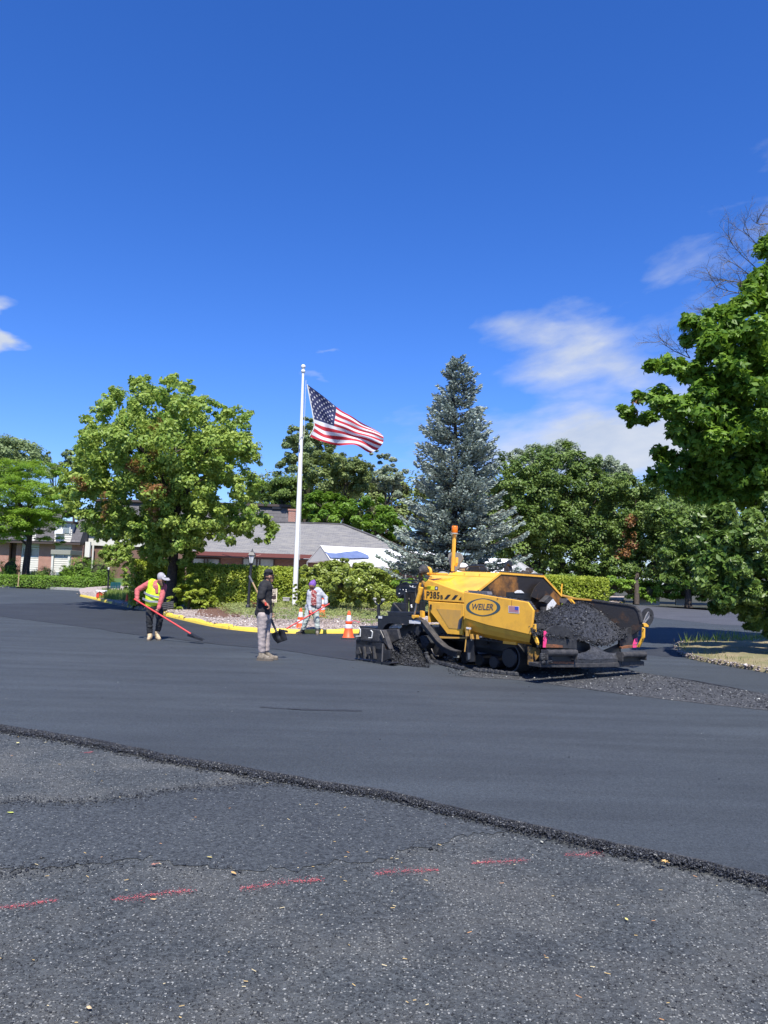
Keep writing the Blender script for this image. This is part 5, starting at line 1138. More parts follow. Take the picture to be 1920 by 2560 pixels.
def flag():
    cpx = [[(768, 961), (805, 988), (841, 1017), (890, 1048), (948, 1081)],
           [(776, 1004), (805, 1020), (838, 1042), (895, 1067), (958, 1090)],
           [(784, 1048), (808, 1056), (835.5, 1065), (892, 1084), (958, 1104)],
           [(785, 1070), (812, 1086), (840, 1090), (890, 1098), (948, 1120)],
           [(774, 1091), (806, 1104), (845, 1114), (886, 1112), (927, 1134)]]
    dep = [[0, .0, -.05, .25, .1], [0, .12, -.15, .20, -.15], [0, .18, -.22, .15, -.28], [0, .10, -.1, .22, -.1], [0, .0, .10, .0, .2]]
    C_ = np.array([[P(x, y, YP-.12+dep[i][j]) for j, (x, y) in enumerate(r)] for i, r in enumerate(cpx)])
    us = [0, .2, .4, .7, 1]; vs_ = [0, .27, 7/13, .77, 1]
    def interp(A, xs, x):      # smooth one-dimensional spline
        k = max(0, min(len(xs)-2, int(np.searchsorted(xs, x)-1))); t = (x-xs[k])/(xs[k+1]-xs[k]); n = len(xs)
        p0, p1, p2, p3 = A[max(k-1, 0)], A[k], A[k+1], A[min(k+2, n-1)]
        return .5*((2*p1)+(-p0+p2)*t+(2*p0-5*p1+4*p2-p3)*t*t+(-p0+3*p1-3*p2+p3)*t**3)
    def S2(u, v):
        row = np.array([interp(C_[i], us, u) for i in range(5)]); p = interp(row, vs_, v)
        return p+np.array([0, .05*math.sin(u*17+v*6)*u+.03*math.sin(v*21-u*9)*(.3+u), .012*math.sin(u*23+v*3)*u])
    p0 = P(771, 965, YP); root = thing('flag', 'United States flag streaming to the right from the white pole', 'flag', tuple(p0))
    NU, K = 60, 3
    for s in range(13):
        u0 = 0 if s >= 7 else .4; nu = int(NU*(1-u0)); mb = MB(); vs = [S2(u0+(1-u0)*j/nu, (s+i/K)/13) for i in range(K+1) for j in range(nu+1)]
        mb.add(vs, [(i*(nu+1)+j, i*(nu+1)+j+1, (i+1)*(nu+1)+j+1, (i+1)*(nu+1)+j) for i in range(K) for j in range(nu)])
        mb.build('red_stripe' if s % 2 == 0 else 'white_stripe', M['flag_red' if s % 2 == 0 else 'flag_white'], root, smooth=True)
    nu, nv = 24, 21; mb = MB(); vs = [S2(.4*j/nu, 7/13*i/nv) for i in range(nv+1) for j in range(nu+1)]
    mb.add(vs, [(i*(nu+1)+j, i*(nu+1)+j+1, (i+1)*(nu+1)+j+1, (i+1)*(nu+1)+j) for i in range(nv) for j in range(nu)])
    can = mb.build('canton', M['flag_blue'], root, smooth=True)
    for r in range(9):
        for c in range(6 if r % 2 == 0 else 5):
            u = .4*((2*c+1+(r % 2))/12); v = 7/13*(r+1)/10; mb = MB()
            for side in (-1, 1):
                pts = []
                for k in range(10):
                    a = math.pi/2+k*math.pi/5; q = .0245 if k % 2 == 0 else .0100; p = S2(u+math.cos(a)*q*.62, v-math.sin(a)*q); pts.append(p+np.array([0, side*.012, 0]))
                c0 = S2(u, v)+np.array([0, side*.012, 0]); mb.add([c0]+pts, [(0, k+1, (k+1) % 10+1) for k in range(10)])
            mb.build('star', M['flag_white'], can)
    mb = MB(); mb.tube([S2(0, v/10) for v in range(11)], .02, 5); mb.build('header', M['rope'], root)
flag()

# ---------------------------------------------------------------- lamp post, sign, small things on the island
def on(px, py, Y): return P(px, py, Y)
YL = 26.2
lb = P(619, 1531, YL); lt = P(628, 1411, YL)
L_ = thing('lamp_post', 'black lantern lamp post beside the worker in black', 'lamp post', tuple(lb))
mb = MB().tube([lb-np.array([0, 0, .1]), lt], [.055, .045], 12); mb.lathe([(.085, 0), (.07, .25), (.055, .27)], lb, 12); mb.build('post', M['black'], L_, smooth=True)
ax = Vector((.03, 0, 1))
mb = MB().lathe([(.03, -.03), (.07, 0), (.075, .03), (.05, .05)], lt, 12, ax); mb.lathe([(.16, .30), (.165, .32), (.09, .42), (.03, .47), (.015, .54), (.0, .56)], lt, 4, ax)
for k in range(4):
    a = math.radians(90*k); mb.bar(Vector(lt)+Vector((math.cos(a)*.075, math.sin(a)*.075, .04)), Vector(lt)+Vector((math.cos(a)*.145, math.sin(a)*.145, .31)), .014)
mb.build('lantern', M['black'], L_)
mb = MB().lathe([(.06, .05), (.125, .30), (.01, .31)], lt, 4, ax); mb.build('lantern_glass', mat('frosted glass', (.62, .64, .64), .25, noise=(8, (.5, .52, .52), .5)), L_)
# private property sign
ys = 25.6
s0 = P(640, 1518, ys); s1 = P(693, 1462, ys); xa, xb = P(650, 1500, ys)[0], P(692, 1500, ys)[0]; zb = P(690, 1506, ys)[2]; zt_ = P(690, 1471, ys)[2]
sg = thing('property_sign', 'dark brown private property sign with cream border behind the worker in black', 'sign', ((xa+xb)/2, ys, .2))
def arch(x0, x1, z0, z1, y, dy, e=0):
    cx = (x0+x1)/2; w = (x1-x0)/2; pts = [(x0+e, z0+e), (x1-e, z0+e), (x1-e, z1-.02), (x1-e-.03, z1), (cx+w*.52, z1)]
    for k in range(1, 8): a = math.pi*k/8; pts.append((cx+w*.52*math.cos(a), z1+.15*math.sin(a)*(1-e*2)))
    pts += [(cx-w*.52, z1), (x0+e+.03, z1), (x0+e, z1-.02)]
    return [(x, y, z) for x, z in pts]
mb = MB().prism(arch(xa, xb, zb, zt_, ys, 0), (0, .04, 0)); mb.build('sign_border', M['cream'], sg)
mb = MB().prism(arch(xa, xb, zb, zt_, ys-.004, 0, .028), (0, .02, 0)); mb.build('sign_board', M['sign_brown'], sg)
cxs = (xa+xb)/2; hz = zt_-zb
for tx, zz, sz in (('PRIVATE', .80, .135), ('PROPERTY', .56, .120), ('NO', .33, .085), ('TRESPASSING', .14, .088)):
    put_text('lettering', tx, sz, (cxs-sg.location[0], ys-.008-sg.location[1], zb+hz*zz-sg.location[2]), (1, 0, .0), (0, 0, 1), M['cream'], sg, bold=.004)
mb = MB().prism([(cxs-.04, ys-.008, zt_+.02), (cxs+.04, ys-.008, zt_+.02), (cxs, ys-.008, zt_+.09)], (0, .003, 0)); mb.build('emblem', M['cream'], sg)
for q in (xa+.12, xb-.12): mb = MB().box((q, ys+.05, (zb+.1)/2), (.05, .05, zb+.1)); mb.build('leg', M['sign_brown'], sg)
# small grey box light
c = P(716, 1499, 26.0); mb = MB().box(c, (.22, .18, .10)); mb.box(c+np.array([0, 0, .06]), (.25, .20, .03)); tag(mb.build('ground_spotlight', M['concrete'], bevel=.01), 'small grey box light on the ground cover left of the flagpole', 'light')

# cones
def cone(base, h, label, group='orange traffic cones by the island', collars=2, foot=True, lean=0, squareness=.36):
    s = h/.71; root = thing('traffic_cone', label, 'traffic cone', tuple(base), lean, group)
    o_ = Vector(base)
    if foot: mb = MB().box(o_+Vector((0, 0, .02*s)), (squareness*s, squareness*s, .04*s)); mb.build('foot', M['rubber'], root, bevel=.01)
    R = lambda z: (.145*(1-z/.71)+.030*(z/.71))*s
    mb = MB().lathe([(.16*s, .04*s), (R(.06), .06*s), (R(.3), .3*s), (R(.68), .68*s), (.022*s, .71*s), (.012*s, .712*s)], o_, 20); b = mb.build('cone_body', M['orange'], root, smooth=True)
    for z0, z1 in [(.27, .37), (.45, .60)][:collars]:
        mb = MB().lathe([(R(z0)+.003, z0*s), (R(z0)+.005, (z0+.005)*s), (R(z1)+.005, (z1-.005)*s), (R(z1)+.003, z1*s)], o_, 20); mb.build('white_collar', M['cone_white'], root, smooth=True)
    if collars == 2: mb = MB().lathe([(R(.41)+.002, .395*s), (R(.41)+.012, .40*s), (R(.41)+.012, .43*s), (R(.43)+.002, .435*s)], o_, 20); mb.build('rib', M['orange'], root)
    return root
cone(G(870.5, 1597), .70, 'orange cone with white collars on the asphalt between worker and paver')
cone(G(750, 1581), .66, 'orange cone beside the feet of the worker in the purple hat')
c = G(804, 1546, .2); cone((c[0], c[1], bed_z(c[0], c[1])-.01), .68, 'orange cone standing on the pebbles behind the worker in the purple hat')
c = G(317, 1505, .12); cone((c[0], c[1], .12), .40, 'small plain red-orange cone near the worn kerb at left', collars=0, squareness=.5)
# orange ribbon of tape lying on the pebbles
pts = [P(872+i*4, 1553+2.5*math.sin(i*1.3), 22.6) for i in range(8)]; mb = MB()
for a, b in zip(pts, pts[1:]): mb.bar(a, b, .06, .012)
tag(mb.build('tape_scrap', M['pink_tape']), 'scrap of pink tape on the pebbles right of the cone', 'tape')
# black hose on the pebbles
pts = smooth_path([G(x, y, .15) for x, y in [(800, 1550), (815, 1556), (840, 1560), (858, 1559), (846, 1553), (820, 1551)]], 4)
tag(MB().tube(pts, .018, 6).build('hose', M['rubber']), 'thin black hose curled on the pebbles behind the worker in the purple hat', 'hose')

# bench, cooler, short lamp, stake, black pipes, tarp at the left
yb_ = 41.0
def bench():
    a = P(273, 1476, yb_); b = P(296, 1478, yb_); root = thing('garden_bench', 'small green slatted bench in front of the light green shrub', 'bench', ((a[0]+b[0])/2, yb_, .2))
    x0, x1 = a[0], b[0]; zs = P(284, 1470, yb_)[2]; zt_ = P(284, 1457, yb_)[2]
    for i in range(6): q = x0+.02+(x1-x0-.04)*i/5; mb = MB().box((q, yb_+.22, (zs+zt_)/2), (.075, .02, zt_-zs)); mb.build('back_slat', M['green_plastic'], root)
    mb = MB().box(((x0+x1)/2, yb_+.22, zt_), (x1-x0, .035, .05)); mb.build('top_rail', M['green_plastic'], root)
    for i in range(4): mb = MB().box(((x0+x1)/2, yb_-.18+i*.11, zs), (x1-x0, .08, .03)); mb.build('seat_slat', M['green_plastic'], root)
    for q in (x0+.02, x1-.02):
        for w in (-.2, .2): mb = MB().box((q, yb_+w, zs/2+.04), (.04, .04, zs-.08)); mb.build('leg', M['green_plastic'], root)
bench()
yc = 36.5; c = P(252, 1495, yc); root = thing('cooler', 'red drinks cooler with white lid at the left tip of the island', 'cooler', tuple(c))
mb = MB().box(c+np.array([0, 0, .14]), (.36, .30, .28)); mb.build('body', M['red_plastic'], root, bevel=.03); mb = MB().box(c+np.array([.02, 0, .33]), (.44, .34, .09)); mb.build('lid', M['white_plastic'], root, bevel=.03)
mb = MB().tube([c+np.array([-.18, -.16, .22]), c+np.array([0, -.2, .34]), c+np.array([.18, -.16, .22])], .012, 5); mb.build('handle', M['white_plastic'], root)
c = P(298, 1500, 34); 
yl = 40.0; a = P(269.5, 1481, yl); b = P(272, 1424, yl); root = thing('path_light', 'short black path light beside the green bench', 'lamp post', tuple(a)); MB().tube([a, b], .045, 8).build('post', M['black'], root); MB().lathe([(.05, 0), (.06, .08), (.02, .12)], b, 8).build('lamp_head', M['white_plastic'], root)
a = P(45, 1466, 48.2); b = P(48, 1430, 48.2); tag(MB().tube([a, b], [.035, .03], 6).build('stake', M['wood']), 'thin pale wooden stake in front of the low hedge', 'stake')
c0 = P(410, 1522, 26.3); tarpz = [(300, 1498), (330, 1508), (372, 1522), (400, 1530), (418, 1526), (380, 1510), (340, 1500), (316, 1494)]
mb = MB(); pts = [G(x, y, .14) for x, y in tarpz]; mb.prism([tuple(p) for p in pts], (0, 0, .03)); tag(mb.build('black_tarp', M['rubber']), 'black plastic sheet lying behind the worn kerb', 'tarp')
for i, (ya, yb__) in enumerate([(1526, 1519), (1521, 1514), (1516, 1509.5), (1511.5, 1505.5)]):
    a = P(388, ya, 26.0+i*.1); b = P(434, yb__, 26.0+i*.1); n = 26; pth = [a+(b-a)*k/n for k in range(n+1)]
    tag(MB().tube(pth, [.042 if k % 2 else .036 for k in range(n+1)], 8).build('black_pipe', M['rubber']), ['lowest', 'second lowest', 'second highest', 'topmost'][i]+' black pipe of the stack behind the worker in the vest', 'pipe', 'black pipes stacked behind the worker in the vest')
# pale low wall pieces under the trees at right
mb = MB(); a = P(1596, 1508, 58.5); b = P(1648, 1510, 58.5); mb.box(((a[0]+b[0])/2, 58.5, .45), (b[0]-a[0], .2, 1.0)); mb.box(((a[0]+b[0])/2, 58.5, .98), (b[0]-a[0]+.1, .3, .08)); tag(mb.build('low_wall', M['tarp_grey']), 'short pale wall under the trees right of the slim trunk', 'wall')
mb = MB(); a = P(1690, 1508, 58.5); b = P(1730, 1510, 58.5); mb.box(((a[0]+b[0])/2, 58.6, .4), (b[0]-a[0], .2, .8)); mb.box(((a[0]+b[0])/2, 58.6, .83), (b[0]-a[0]+.1, .3, .08)); tag(mb.build('low_wall', M['tarp_grey']), 'second short pale wall under the trees, further right', 'wall')
mb = MB().tube([P(1592, 1512, 56.5), P(1592, 1455, 57), P(1594, 1400, 59)], [.20, .17, .12], 8); tag(mb.build('tree_trunk', M['bark'], smooth=True), 'slim bare trunk left of the pale wall', 'tree')

# ---------------------------------------------------------------- asphalt paver (all in its own frame: x forward, y to the far side, z up)
PA = math.radians(52); PO = G(1300, 1697); PU = np.array([math.cos(PA), -math.sin(PA), 0]); PW = np.array([math.sin(PA), math.cos(PA), 0])
PV = thing('asphalt_paver', 'yellow tracked asphalt paver with a heaped hopper and an amber beacon', 'paver', tuple(PO), -PA)
def sy(pts, yl):      # points seen on the plane y = yl of the machine
    out = []
    for x, y in pts:
        d = ray(x, y); t = (yl-(CP-PO)@PW)/(d@PW); p = CP+d*t-PO; out.append((p@PU, yl, p[2]))
    return out
def sx(pts, xl):      # points seen on the plane x = xl of the machine
    out = []
    for x, y in pts:
        d = ray(x, y); t = (xl-(CP-PO)@PU)/(d@PU); p = CP+d*t-PO; out.append((xl, p@PW, p[2]))
    return out
def szz(pts, zl):
    out = []
    for x, y in pts: p = G(x, y, zl)-PO; out.append((p@PU, p@PW, zl))
    return out
def pp(name, mb, m, parent=PV, **k): return mb.build(name, M[m], parent, local=True, **k)
ZA = zoomer(6.9125, 1020, 1300); ZB = zoomer(6.9125, 870, 1460); ZC = zoomer(5.925, 1080, 1560); ZD = zoomer(5.352, 1330, 1480); ZE = zoomer(6.9125, 1180, 1390)
sub = lambda a, b: tuple(np.array(a)-np.array(b)); addv = lambda a, b: tuple(np.array(a)+np.array(b))
XB = sy([(1190, 1480)], .05)[0][0]           # plane of the hopper's rear wall
XF = sy([(1337, 1600)], .0)[0][0]            # front of the wings

# near hopper wing: flat upper face, rolled under at the bottom
top = sy([(1159, 1480)]+Z1((1240, 830), (1400, 850), (1659, 900))+Z2((90, 770), (360, 810), (408, 880), (402, 1000), (385, 1105))[0:0], -.05)
topp = [(1159, 1480), (1197, 1485), (1245, 1493), (1285, 1499), (1320, 1505), (1333.5, 1524), (1330, 1586)]
fold = [(1161, 1546), (1220, 1564), (1280, 1577), (1327, 1588)]
bot = [(1163, 1582), (1205, 1592), (1257, 1602), (1330, 1612)]
mb = MB(); up = sy(topp, -.05); fo = sy(fold, -.05); bo = sy(bot, .22); n_ = len(fo)
mb.prism(up[:-1]+[fo[-1]]+fo[-2::-1], (0, .05, 0))
mid = [tuple((np.array(a)*.45+np.array(b)*.55)+np.array([0, -.05, -.03])) for a, b in zip(fo, bo)]; m2 = [tuple((np.array(a)*.82+np.array(b)*.18)+np.array([0, -.018, -.03])) for a, b in zip(fo, bo)]
rows_ = [fo, m2, mid, bo]
for q in range(3):
    for i in range(n_-1): mb.add([rows_[q][i], rows_[q+1][i], rows_[q+1][i+1], rows_[q][i+1]], [(0, 1, 2, 3)])
wing = pp('hopper_wing', mb, 'yellow', bevel=.012)
# ragged asphalt dribbles on the wing's top edge
mb = MB(); r = random.Random(3)
for a, b in zip(up[:5], up[1:6]):
    for k in range(12):
        p = np.array(a)+(np.array(b)-np.array(a))*(k+r.random())/12; mb.ball(p+np.array([0, .05, .0]), (r.uniform(.015, .04), .04, r.uniform(.008, .022)), 5, 4)
tag(pp('asphalt_crumbs', mb, 'hotmix', wing), kind='stuff')
# maker's oval badge: dark lens ring, letters
def lens(w, h, cx, cz, y, p=1.25, n=40):
    out = []
    for k in range(n):
        a = 2*math.pi*k/n; c, s_ = math.cos(a), math.sin(a); out.append((cx+w*abs(c)**p*np.sign(c), y, cz+h*abs(s_)**(.92)*np.sign(s_)))
    return out
bc = sy(Z1((1440, 987)), -.053)[0]; be = sy(Z1((1262, 985), (1618, 990)), -.053); bt = sy(Z1((1440, 893), (1440, 1078)), -.053)
bw = abs(be[1][0]-be[0][0])/2; bh = abs(bt[0][2]-bt[1][2])/2; slope = (be[1][2]-be[0][2])/(be[1][0]-be[0][0])
def shear(pts): return [(x, y, z+slope*(x-bc[0])) for x, y, z in pts]
mb = MB(); o_ = shear(lens(bw, bh, bc[0], bc[2], -.054)); i_ = shear(lens(bw*.80, bh*.90, bc[0], bc[2], -.054)); n_ = len(o_)
mb.add(o_+i_, [(k, (k+1) % n_, n_+(k+1) % n_, n_+k) for k in range(n_)]); badge = pp('badge_ring', mb, 'teal_print', wing)
mb = MB(); o2 = shear(lens(bw*.80, bh*.90, bc[0], bc[2], -.0545)); mb.add(o2, [tuple(range(n_))]); pp('badge_field', mb, 'yellow', wing)
me_dir = (1, 0, slope)
L0, L1 = sy(Z1((1328, 1012), (1545, 1018)), -.057); lh = sy(Z1((1335, 950)), -.057)[0][2]-L0[2]
me = text_mesh('WEILER', 1.0, shear=.22, bold=.018, align='LEFT'); xs_ = [v.co.x for v in me.vertices]; ys_ = [v.co.y for v in me.vertices]
kx = (L1[0]-L0[0])/(max(xs_)-min(xs_)); kz = lh/(max(ys_)-min(ys_)); x0_, y0_ = min(xs_), min(ys_); s_w = (L1[2]-L0[2])/(L1[0]-L0[0])
for v in me.vertices: x, y, z = v.co; v.co = (L0[0]+(x-x0_)*kx, -.057-z*.5, L0[2]+(y-y0_)*kz+s_w*(x-x0_)*kx)
me.materials.clear(); link('lettering', me, M['grey_print'], wing)
# small flag decal on the wing, its blue field towards the front
fd = sy(ZE((628, 858), (815, 870), (818, 995), (632, 980)), -.054); fd = [np.array(p) for p in fd]
def fq(u, v, y): p = (fd[0]*(1-u)+fd[1]*u)*(1-v)+(fd[3]*(1-u)+fd[2]*u)*v; return (p[0], y, p[2])
def fquad(u0, u1, v0, v1, y): return MB().add([fq(u0, v0, y), fq(u0, v1, y), fq(u1, v1, y), fq(u1, v0, y)], [(0, 1, 2, 3)])
fdec = pp('flag_decal', fquad(0, 1, 0, 1, -.0545), 'flag_white', wing)
for s in range(7): pp('decal_stripe', fquad(.05, .95 if s > 3 else .60, .06+s*.126, .06+s*.126+.062, -.0555), 'flag_red', wing)
pp('decal_canton', fquad(.60, .95, .06, .54, -.056), 'decal_blue' if 'decal_blue' in M else 'flag_blue', wing)
# bolts and seams on the wing
for q in Z2((90, 776), ): pass
mb = MB()
for q in ZE((443, 735), ): c = sy([q], -.052)[0]; mb.ball(c, .012, 6, 4)
a, b = sy(ZE((688, 760), (688, 862)), -.052); mb.bar(a, b, .008, .004); pp('bolt', mb, 'rust', wing)
a = sy(ZC((1050, 248), (1250, 268), (1245, 312), (1048, 290)), .20); pp('wing_hinge', MB().prism(a, (0, .05, 0)), 'yellow', wing, bevel=.005)
# vertical stiffener at wing front and yellow front flange
a = sy(ZD((5, 430), (45, 430), (45, 560), (82, 680), (75, 712), (58, 700), (8, 590)), -.07); pp('wing_front_bar', MB().prism(a, (0, .03, 0)), 'yellow', wing, bevel=.004)
mb = MB()
for q in ZD((25, 447), (35, 607), (70, 690)): mb.ball(sy([q], -.074)[0], .011, 6, 4)
pp('bolt', mb, 'black', wing)

# near side body panels
y2 = .2
a = sy([(1062, 1456), (1069, 1450.5), (1078, 1452), (1154.5, 1481), (1160, 1483), (1160, 1507), (1059.5, 1500.5)], y2); body = pp('side_panel', MB().prism(a, (0, .05, 0)), 'yellow', bevel=.01)
door_px = [(1070, 1503.5), (1160, 1509.5), (1156, 1588), (1118, 1585), (1075, 1529)]
door = pp('side_door', MB().prism(sy(door_px, y2-.012), (0, .05, 0)), 'yellow', bevel=.01)
pp('door_recess', MB().prism(sy(Z1((960, 1002), (1215, 1018), (1195, 1213), (1088, 1205)), y2-.018), (0, .005, 0)), 'yellow_pale', door)
pp('door_gasket', MB().prism(sy(Z1((1190, 1120), (1228, 1080), (1210, 1213), (1175, 1213)), y2-.024), (0, .006, 0)), 'grey_print', door)
pp('door_latch', MB().prism(sy(Z1((890, 958), (904, 960), (902, 1010), (889, 1008)), y2-.03), (0, .02, 0)), 'black', door)
# lettering on the side panel
A0, A1 = sy(ZA((318, 1345), (545, 1362)), y2-.006); sl_ = (A1[2]-A0[2])/(A1[0]-A0[0]); th_ = sy(ZA((330, 1230)), y2-.006)[0][2]-A0[2]
w_ = A1[0]-A0[0]
me = text_mesh('P385', 1.0, bold=.012, align='LEFT'); xs_ = [v.co.x for v in me.vertices]; ys_ = [v.co.y for v in me.vertices]
kx = w_/(max(xs_)-min(xs_)); kz = th_/(max(ys_)-min(ys_)); x0_, y0_ = min(xs_), min(ys_)
for v in me.vertices: x, y, z = v.co; v.co = (A0[0]+(x-x0_)*kx, y2-.006-z*.5, A0[2]+(y-y0_)*kz+sl_*(x-x0_)*kx)
me.materials.clear(); link('lettering', me, M['black_print'], body)
B0, B1 = sy(ZA((560, 1360), (602, 1364)), y2-.006); me = text_mesh('B', 1.0, bold=.01, align='LEFT'); xs_ = [v.co.x for v in me.vertices]; ys_ = [v.co.y for v in me.vertices]
kx = (B1[0]-B0[0])/(max(xs_)-min(xs_)); kz = th_*.55/(max(ys_)-min(ys_)); x0_, y0_ = min(xs_), min(ys_)
for v in me.vertices: x, y, z = v.co; v.co = (B0[0]+(x-x0_)*kx, y2-.006-z*.5, B0[2]+(y-y0_)*kz)
me.materials.clear(); link('lettering', me, M['black_print'], body)
for q in (ZA((625, 1366), (685, 1290), (738, 1290), (675, 1368)), ZA((752, 1372), (812, 1297), (865, 1299), (803, 1375)), ZA((872, 1380), (920, 1320), (922, 1384))):
    pp('hazard_stripe', MB().prism(sy(q, y2-.004), (0, .003, 0)), 'black_print', body)
pp('yellow_decal', MB().prism(sy(ZA((332, 1135), (460, 1143), (458, 1208), (330, 1200)), y2-.004), (0, .003, 0)), 'decal_yellow', body)
pp('white_decal', MB().prism(sy(ZA((463, 1146), (518, 1150), (516, 1210), (461, 1206)), y2-.004), (0, .003, 0)), 'black_print', body)
pp('white_decal', MB().prism(sy(ZA((477, 1160), (505, 1162), (503, 1196), (475, 1194)), y2-.006), (0, .003, 0)), 'white_label', body)
# sloping hood, upper deck
yd = .95
s0 = sy([(1069, 1450.5), (1160, 1483)], y2); s1 = sy([(1075, 1437.5), (1118, 1437.5), (1224, 1443)], yd)
xe = XB-.02
e0 = np.array(sy([(1178, 1472)], .45)[0]); 
mb = MB(); hood = [s0[0], s0[1], (xe, .25, s0[1][2]-.02), (xe, yd, s1[2][2]), s1[1], s1[0]]
mb.prism(hood, (0, .02, -.03)); pp('hood_slope', mb, 'yellow', bevel=.008)
cH = np.mean([np.array(p) for p in hood], 0); nH = np.cross(np.array(s0[1])-np.array(s0[0]), np.array(s1[0])-np.array(s0[0])); nH = nH/np.linalg.norm(nH); nH = nH if nH[2] > 0 else -nH
def on_plane(pts, p0, nrm, lift=.004):
    out = []
    for x, y in pts:
        d = ray(x, y); dl = np.array([d@PU, d@PW, d[2]]); cl_ = np.array([(CP-PO)@PU, (CP-PO)@PW, CP[2]-PO[2]]); t = ((np.array(p0)+nrm*lift-cl_)@nrm)/(dl@nrm); out.append(tuple(cl_+dl*t))
    return out
pp('hood_recess', MB().prism(on_plane(ZA((515, 1068), (655, 978), (1290, 1005), (1100, 1180), (935, 1195)), s0[0], nH, .008), tuple(nH*.004)), 'yellow_pale')
u0 = sy([(1130, 1428), (1252, 1432)], yd+.15); yF = 2.0
mb = MB(); zt0 = u0[0][2]; zt1 = u0[1][2]
mb.add([s1[1], (xe, yd, s1[2][2]), (xe, yd+.15, zt1), (u0[0][0], yd+.15, zt0)], [(0, 1, 2, 3)])
mb.add([(u0[0][0], yd+.15, zt0), (xe, yd+.15, zt1), (xe, yF-.1, zt1), (u0[0][0], yF-.1, zt0)], [(0, 1, 2, 3)])
mb.add([s1[1], (u0[0][0], yd+.15, zt0), (u0[0][0], yF-.1, zt0), (s1[1][0], yF-.1, s1[1][2])], [(0, 1, 2, 3)])
mb.add([s1[0], s1[1], (s1[1][0], yF-.1, s1[1][2]), (s1[0][0], yF-.1, s1[0][2])], [(0, 1, 2, 3)])
mb.add([(xe, yF-.1, zt1), (xe, yF+.4, zt1-.45), (u0[0][0]-.4, yF+.4, zt1-.45), (u0[0][0], yF-.1, zt0)], [(0, 1, 2, 3)])
pp('engine_deck', mb, 'yellow', bevel=.006)
mb = MB()
for q in ZA((975, 925), (1238, 938)): mb.ball(on_plane([q], s1[1], np.array([0, -.8, .6]), .01)[0], .016, 6, 4)
pp('bolt', mb, 'yellow_pale')
pp('rear_panel', MB().prism([(s0[0][0]+.02, .22, .75), (s0[0][0]+.02, 2.1, .75), (s0[0][0]+.02, 2.1, s1[0][2]-.02), (s0[0][0]+.02, yd, s1[0][2]-.02), (s0[0][0]+.02, .22, s0[0][2]-.02)], (.05, 0, 0)), 'yellow')
pp('chassis', MB().box(((XB+s0[0][0])/2+.05, 1.2, .85), (XB-s0[0][0]-.2, 1.6, .8)), 'black')
# wear and asphalt on the hood's front lip
a = on_plane(ZA((1095, 1195), (1215, 1075), (1345, 1000), (1400, 985), (1470, 1010), (1210, 1215)), s0[0], nH, .014); pp('rusty_patch', MB().prism(a, tuple(nH*.003)), 'rustpatch' if 'rustpatch' in M else 'rust')
mb = MB(); r = random.Random(8)
ln = on_plane(ZA((1335, 1060), (1385, 1045), (1420, 1005), (1470, 990), (1515, 955), (1440, 955), (1340, 975), (1290, 972)), s0[0], nH, .03)
for a, b in zip(ln, ln[1:]):
    for k in range(6): mb.ball(np.array(a)+(np.array(b)-np.array(a))*r.random(), (r.uniform(.02, .045), .03, .012), 5, 4)
tag(pp('asphalt_crumbs', mb, 'crumb'), kind='stuff')

# hopper rear wall and its flares
M['hopper_in'] = mat('scorched hopper steel', (.36, .155, .03), .55, noise=(1.3, (.020, .016, .014), 1.0, .32, .50), bump=(20, .3))
w = sx([(1196, 1477), (1251, 1433), (1358, 1441), (1403, 1490)], XB)
zb_ = .62; wl = [w[0], w[1], w[2], w[3], (XB, w[3][1], zb_), (XB, w[0][1]+.02, zb_)]
M['hopper_back'] = M['hopper_in']
hole = sx(ZE((595, 625), (735, 625), (905, 640), (1020, 640), (1015, 760), (590, 700)), XB+.012)
back_ = pp('hopper_rear_wall', MB().prism(wl, (-.03, 0, 0)), 'hopper_in')
pp('tunnel_opening', MB().prism(hole, (-.006, 0, 0)), 'black', back_)
pp('conveyor_guard', MB().prism(sx(ZE((735, 625), (790, 590), (850, 590), (905, 640), (740, 640)), XB+.03), (-.01, 0, 0)), 'white_label', back_)
lip = [w[0], w[1], w[2], w[3]]
mb = MB()
for a, b in zip(lip, lip[1:]): mb.bar(addv(a, (.0, 0, .0)), addv(b, (.0, 0, .0)), .035, .035)
pp('wall_lip', mb, 'yellow', back_)
mb = MB(); r = random.Random(5)
for k in range(60):
    t = r.random(); p = np.array(w[1])*(1-t)+np.array(w[2])*t; mb.ball(p+np.array([-.03, 0, .03]), (.03, r.uniform(.02, .05), r.uniform(.01, .025)), 5, 4)
tag(pp('asphalt_crumbs', mb, 'crumb', back_), kind='stuff')
# right-hand curved deflector plate inside the hopper
d0 = sx(ZE((1090, 540), (1180, 450), (1300, 480), (1420, 600), (1230, 790), (1020, 700)), XB+.10); pp('deflector', MB().prism(d0, (-.02, 0, 0)), 'hopper_in', back_)
# near rubber flap at the wing's rear
fl = sy(ZA((1030, 1215), (1360, 1235), (1378, 1285), (1060, 1255)), .10); pp('rubber_flap', MB().prism(fl, (0, .12, 0)), 'grey_rubber')
# wing inside face (near) so that the hopper has two skins
pp('wing_liner', MB().prism([(XB, .03, up[1][2]-.05), (XF-.03, .03, fo[-1][2]+.25), (XF-.03, .35, .60), (XB, .35, .60)], (0, .02, 0)), 'hopper_in', wing)

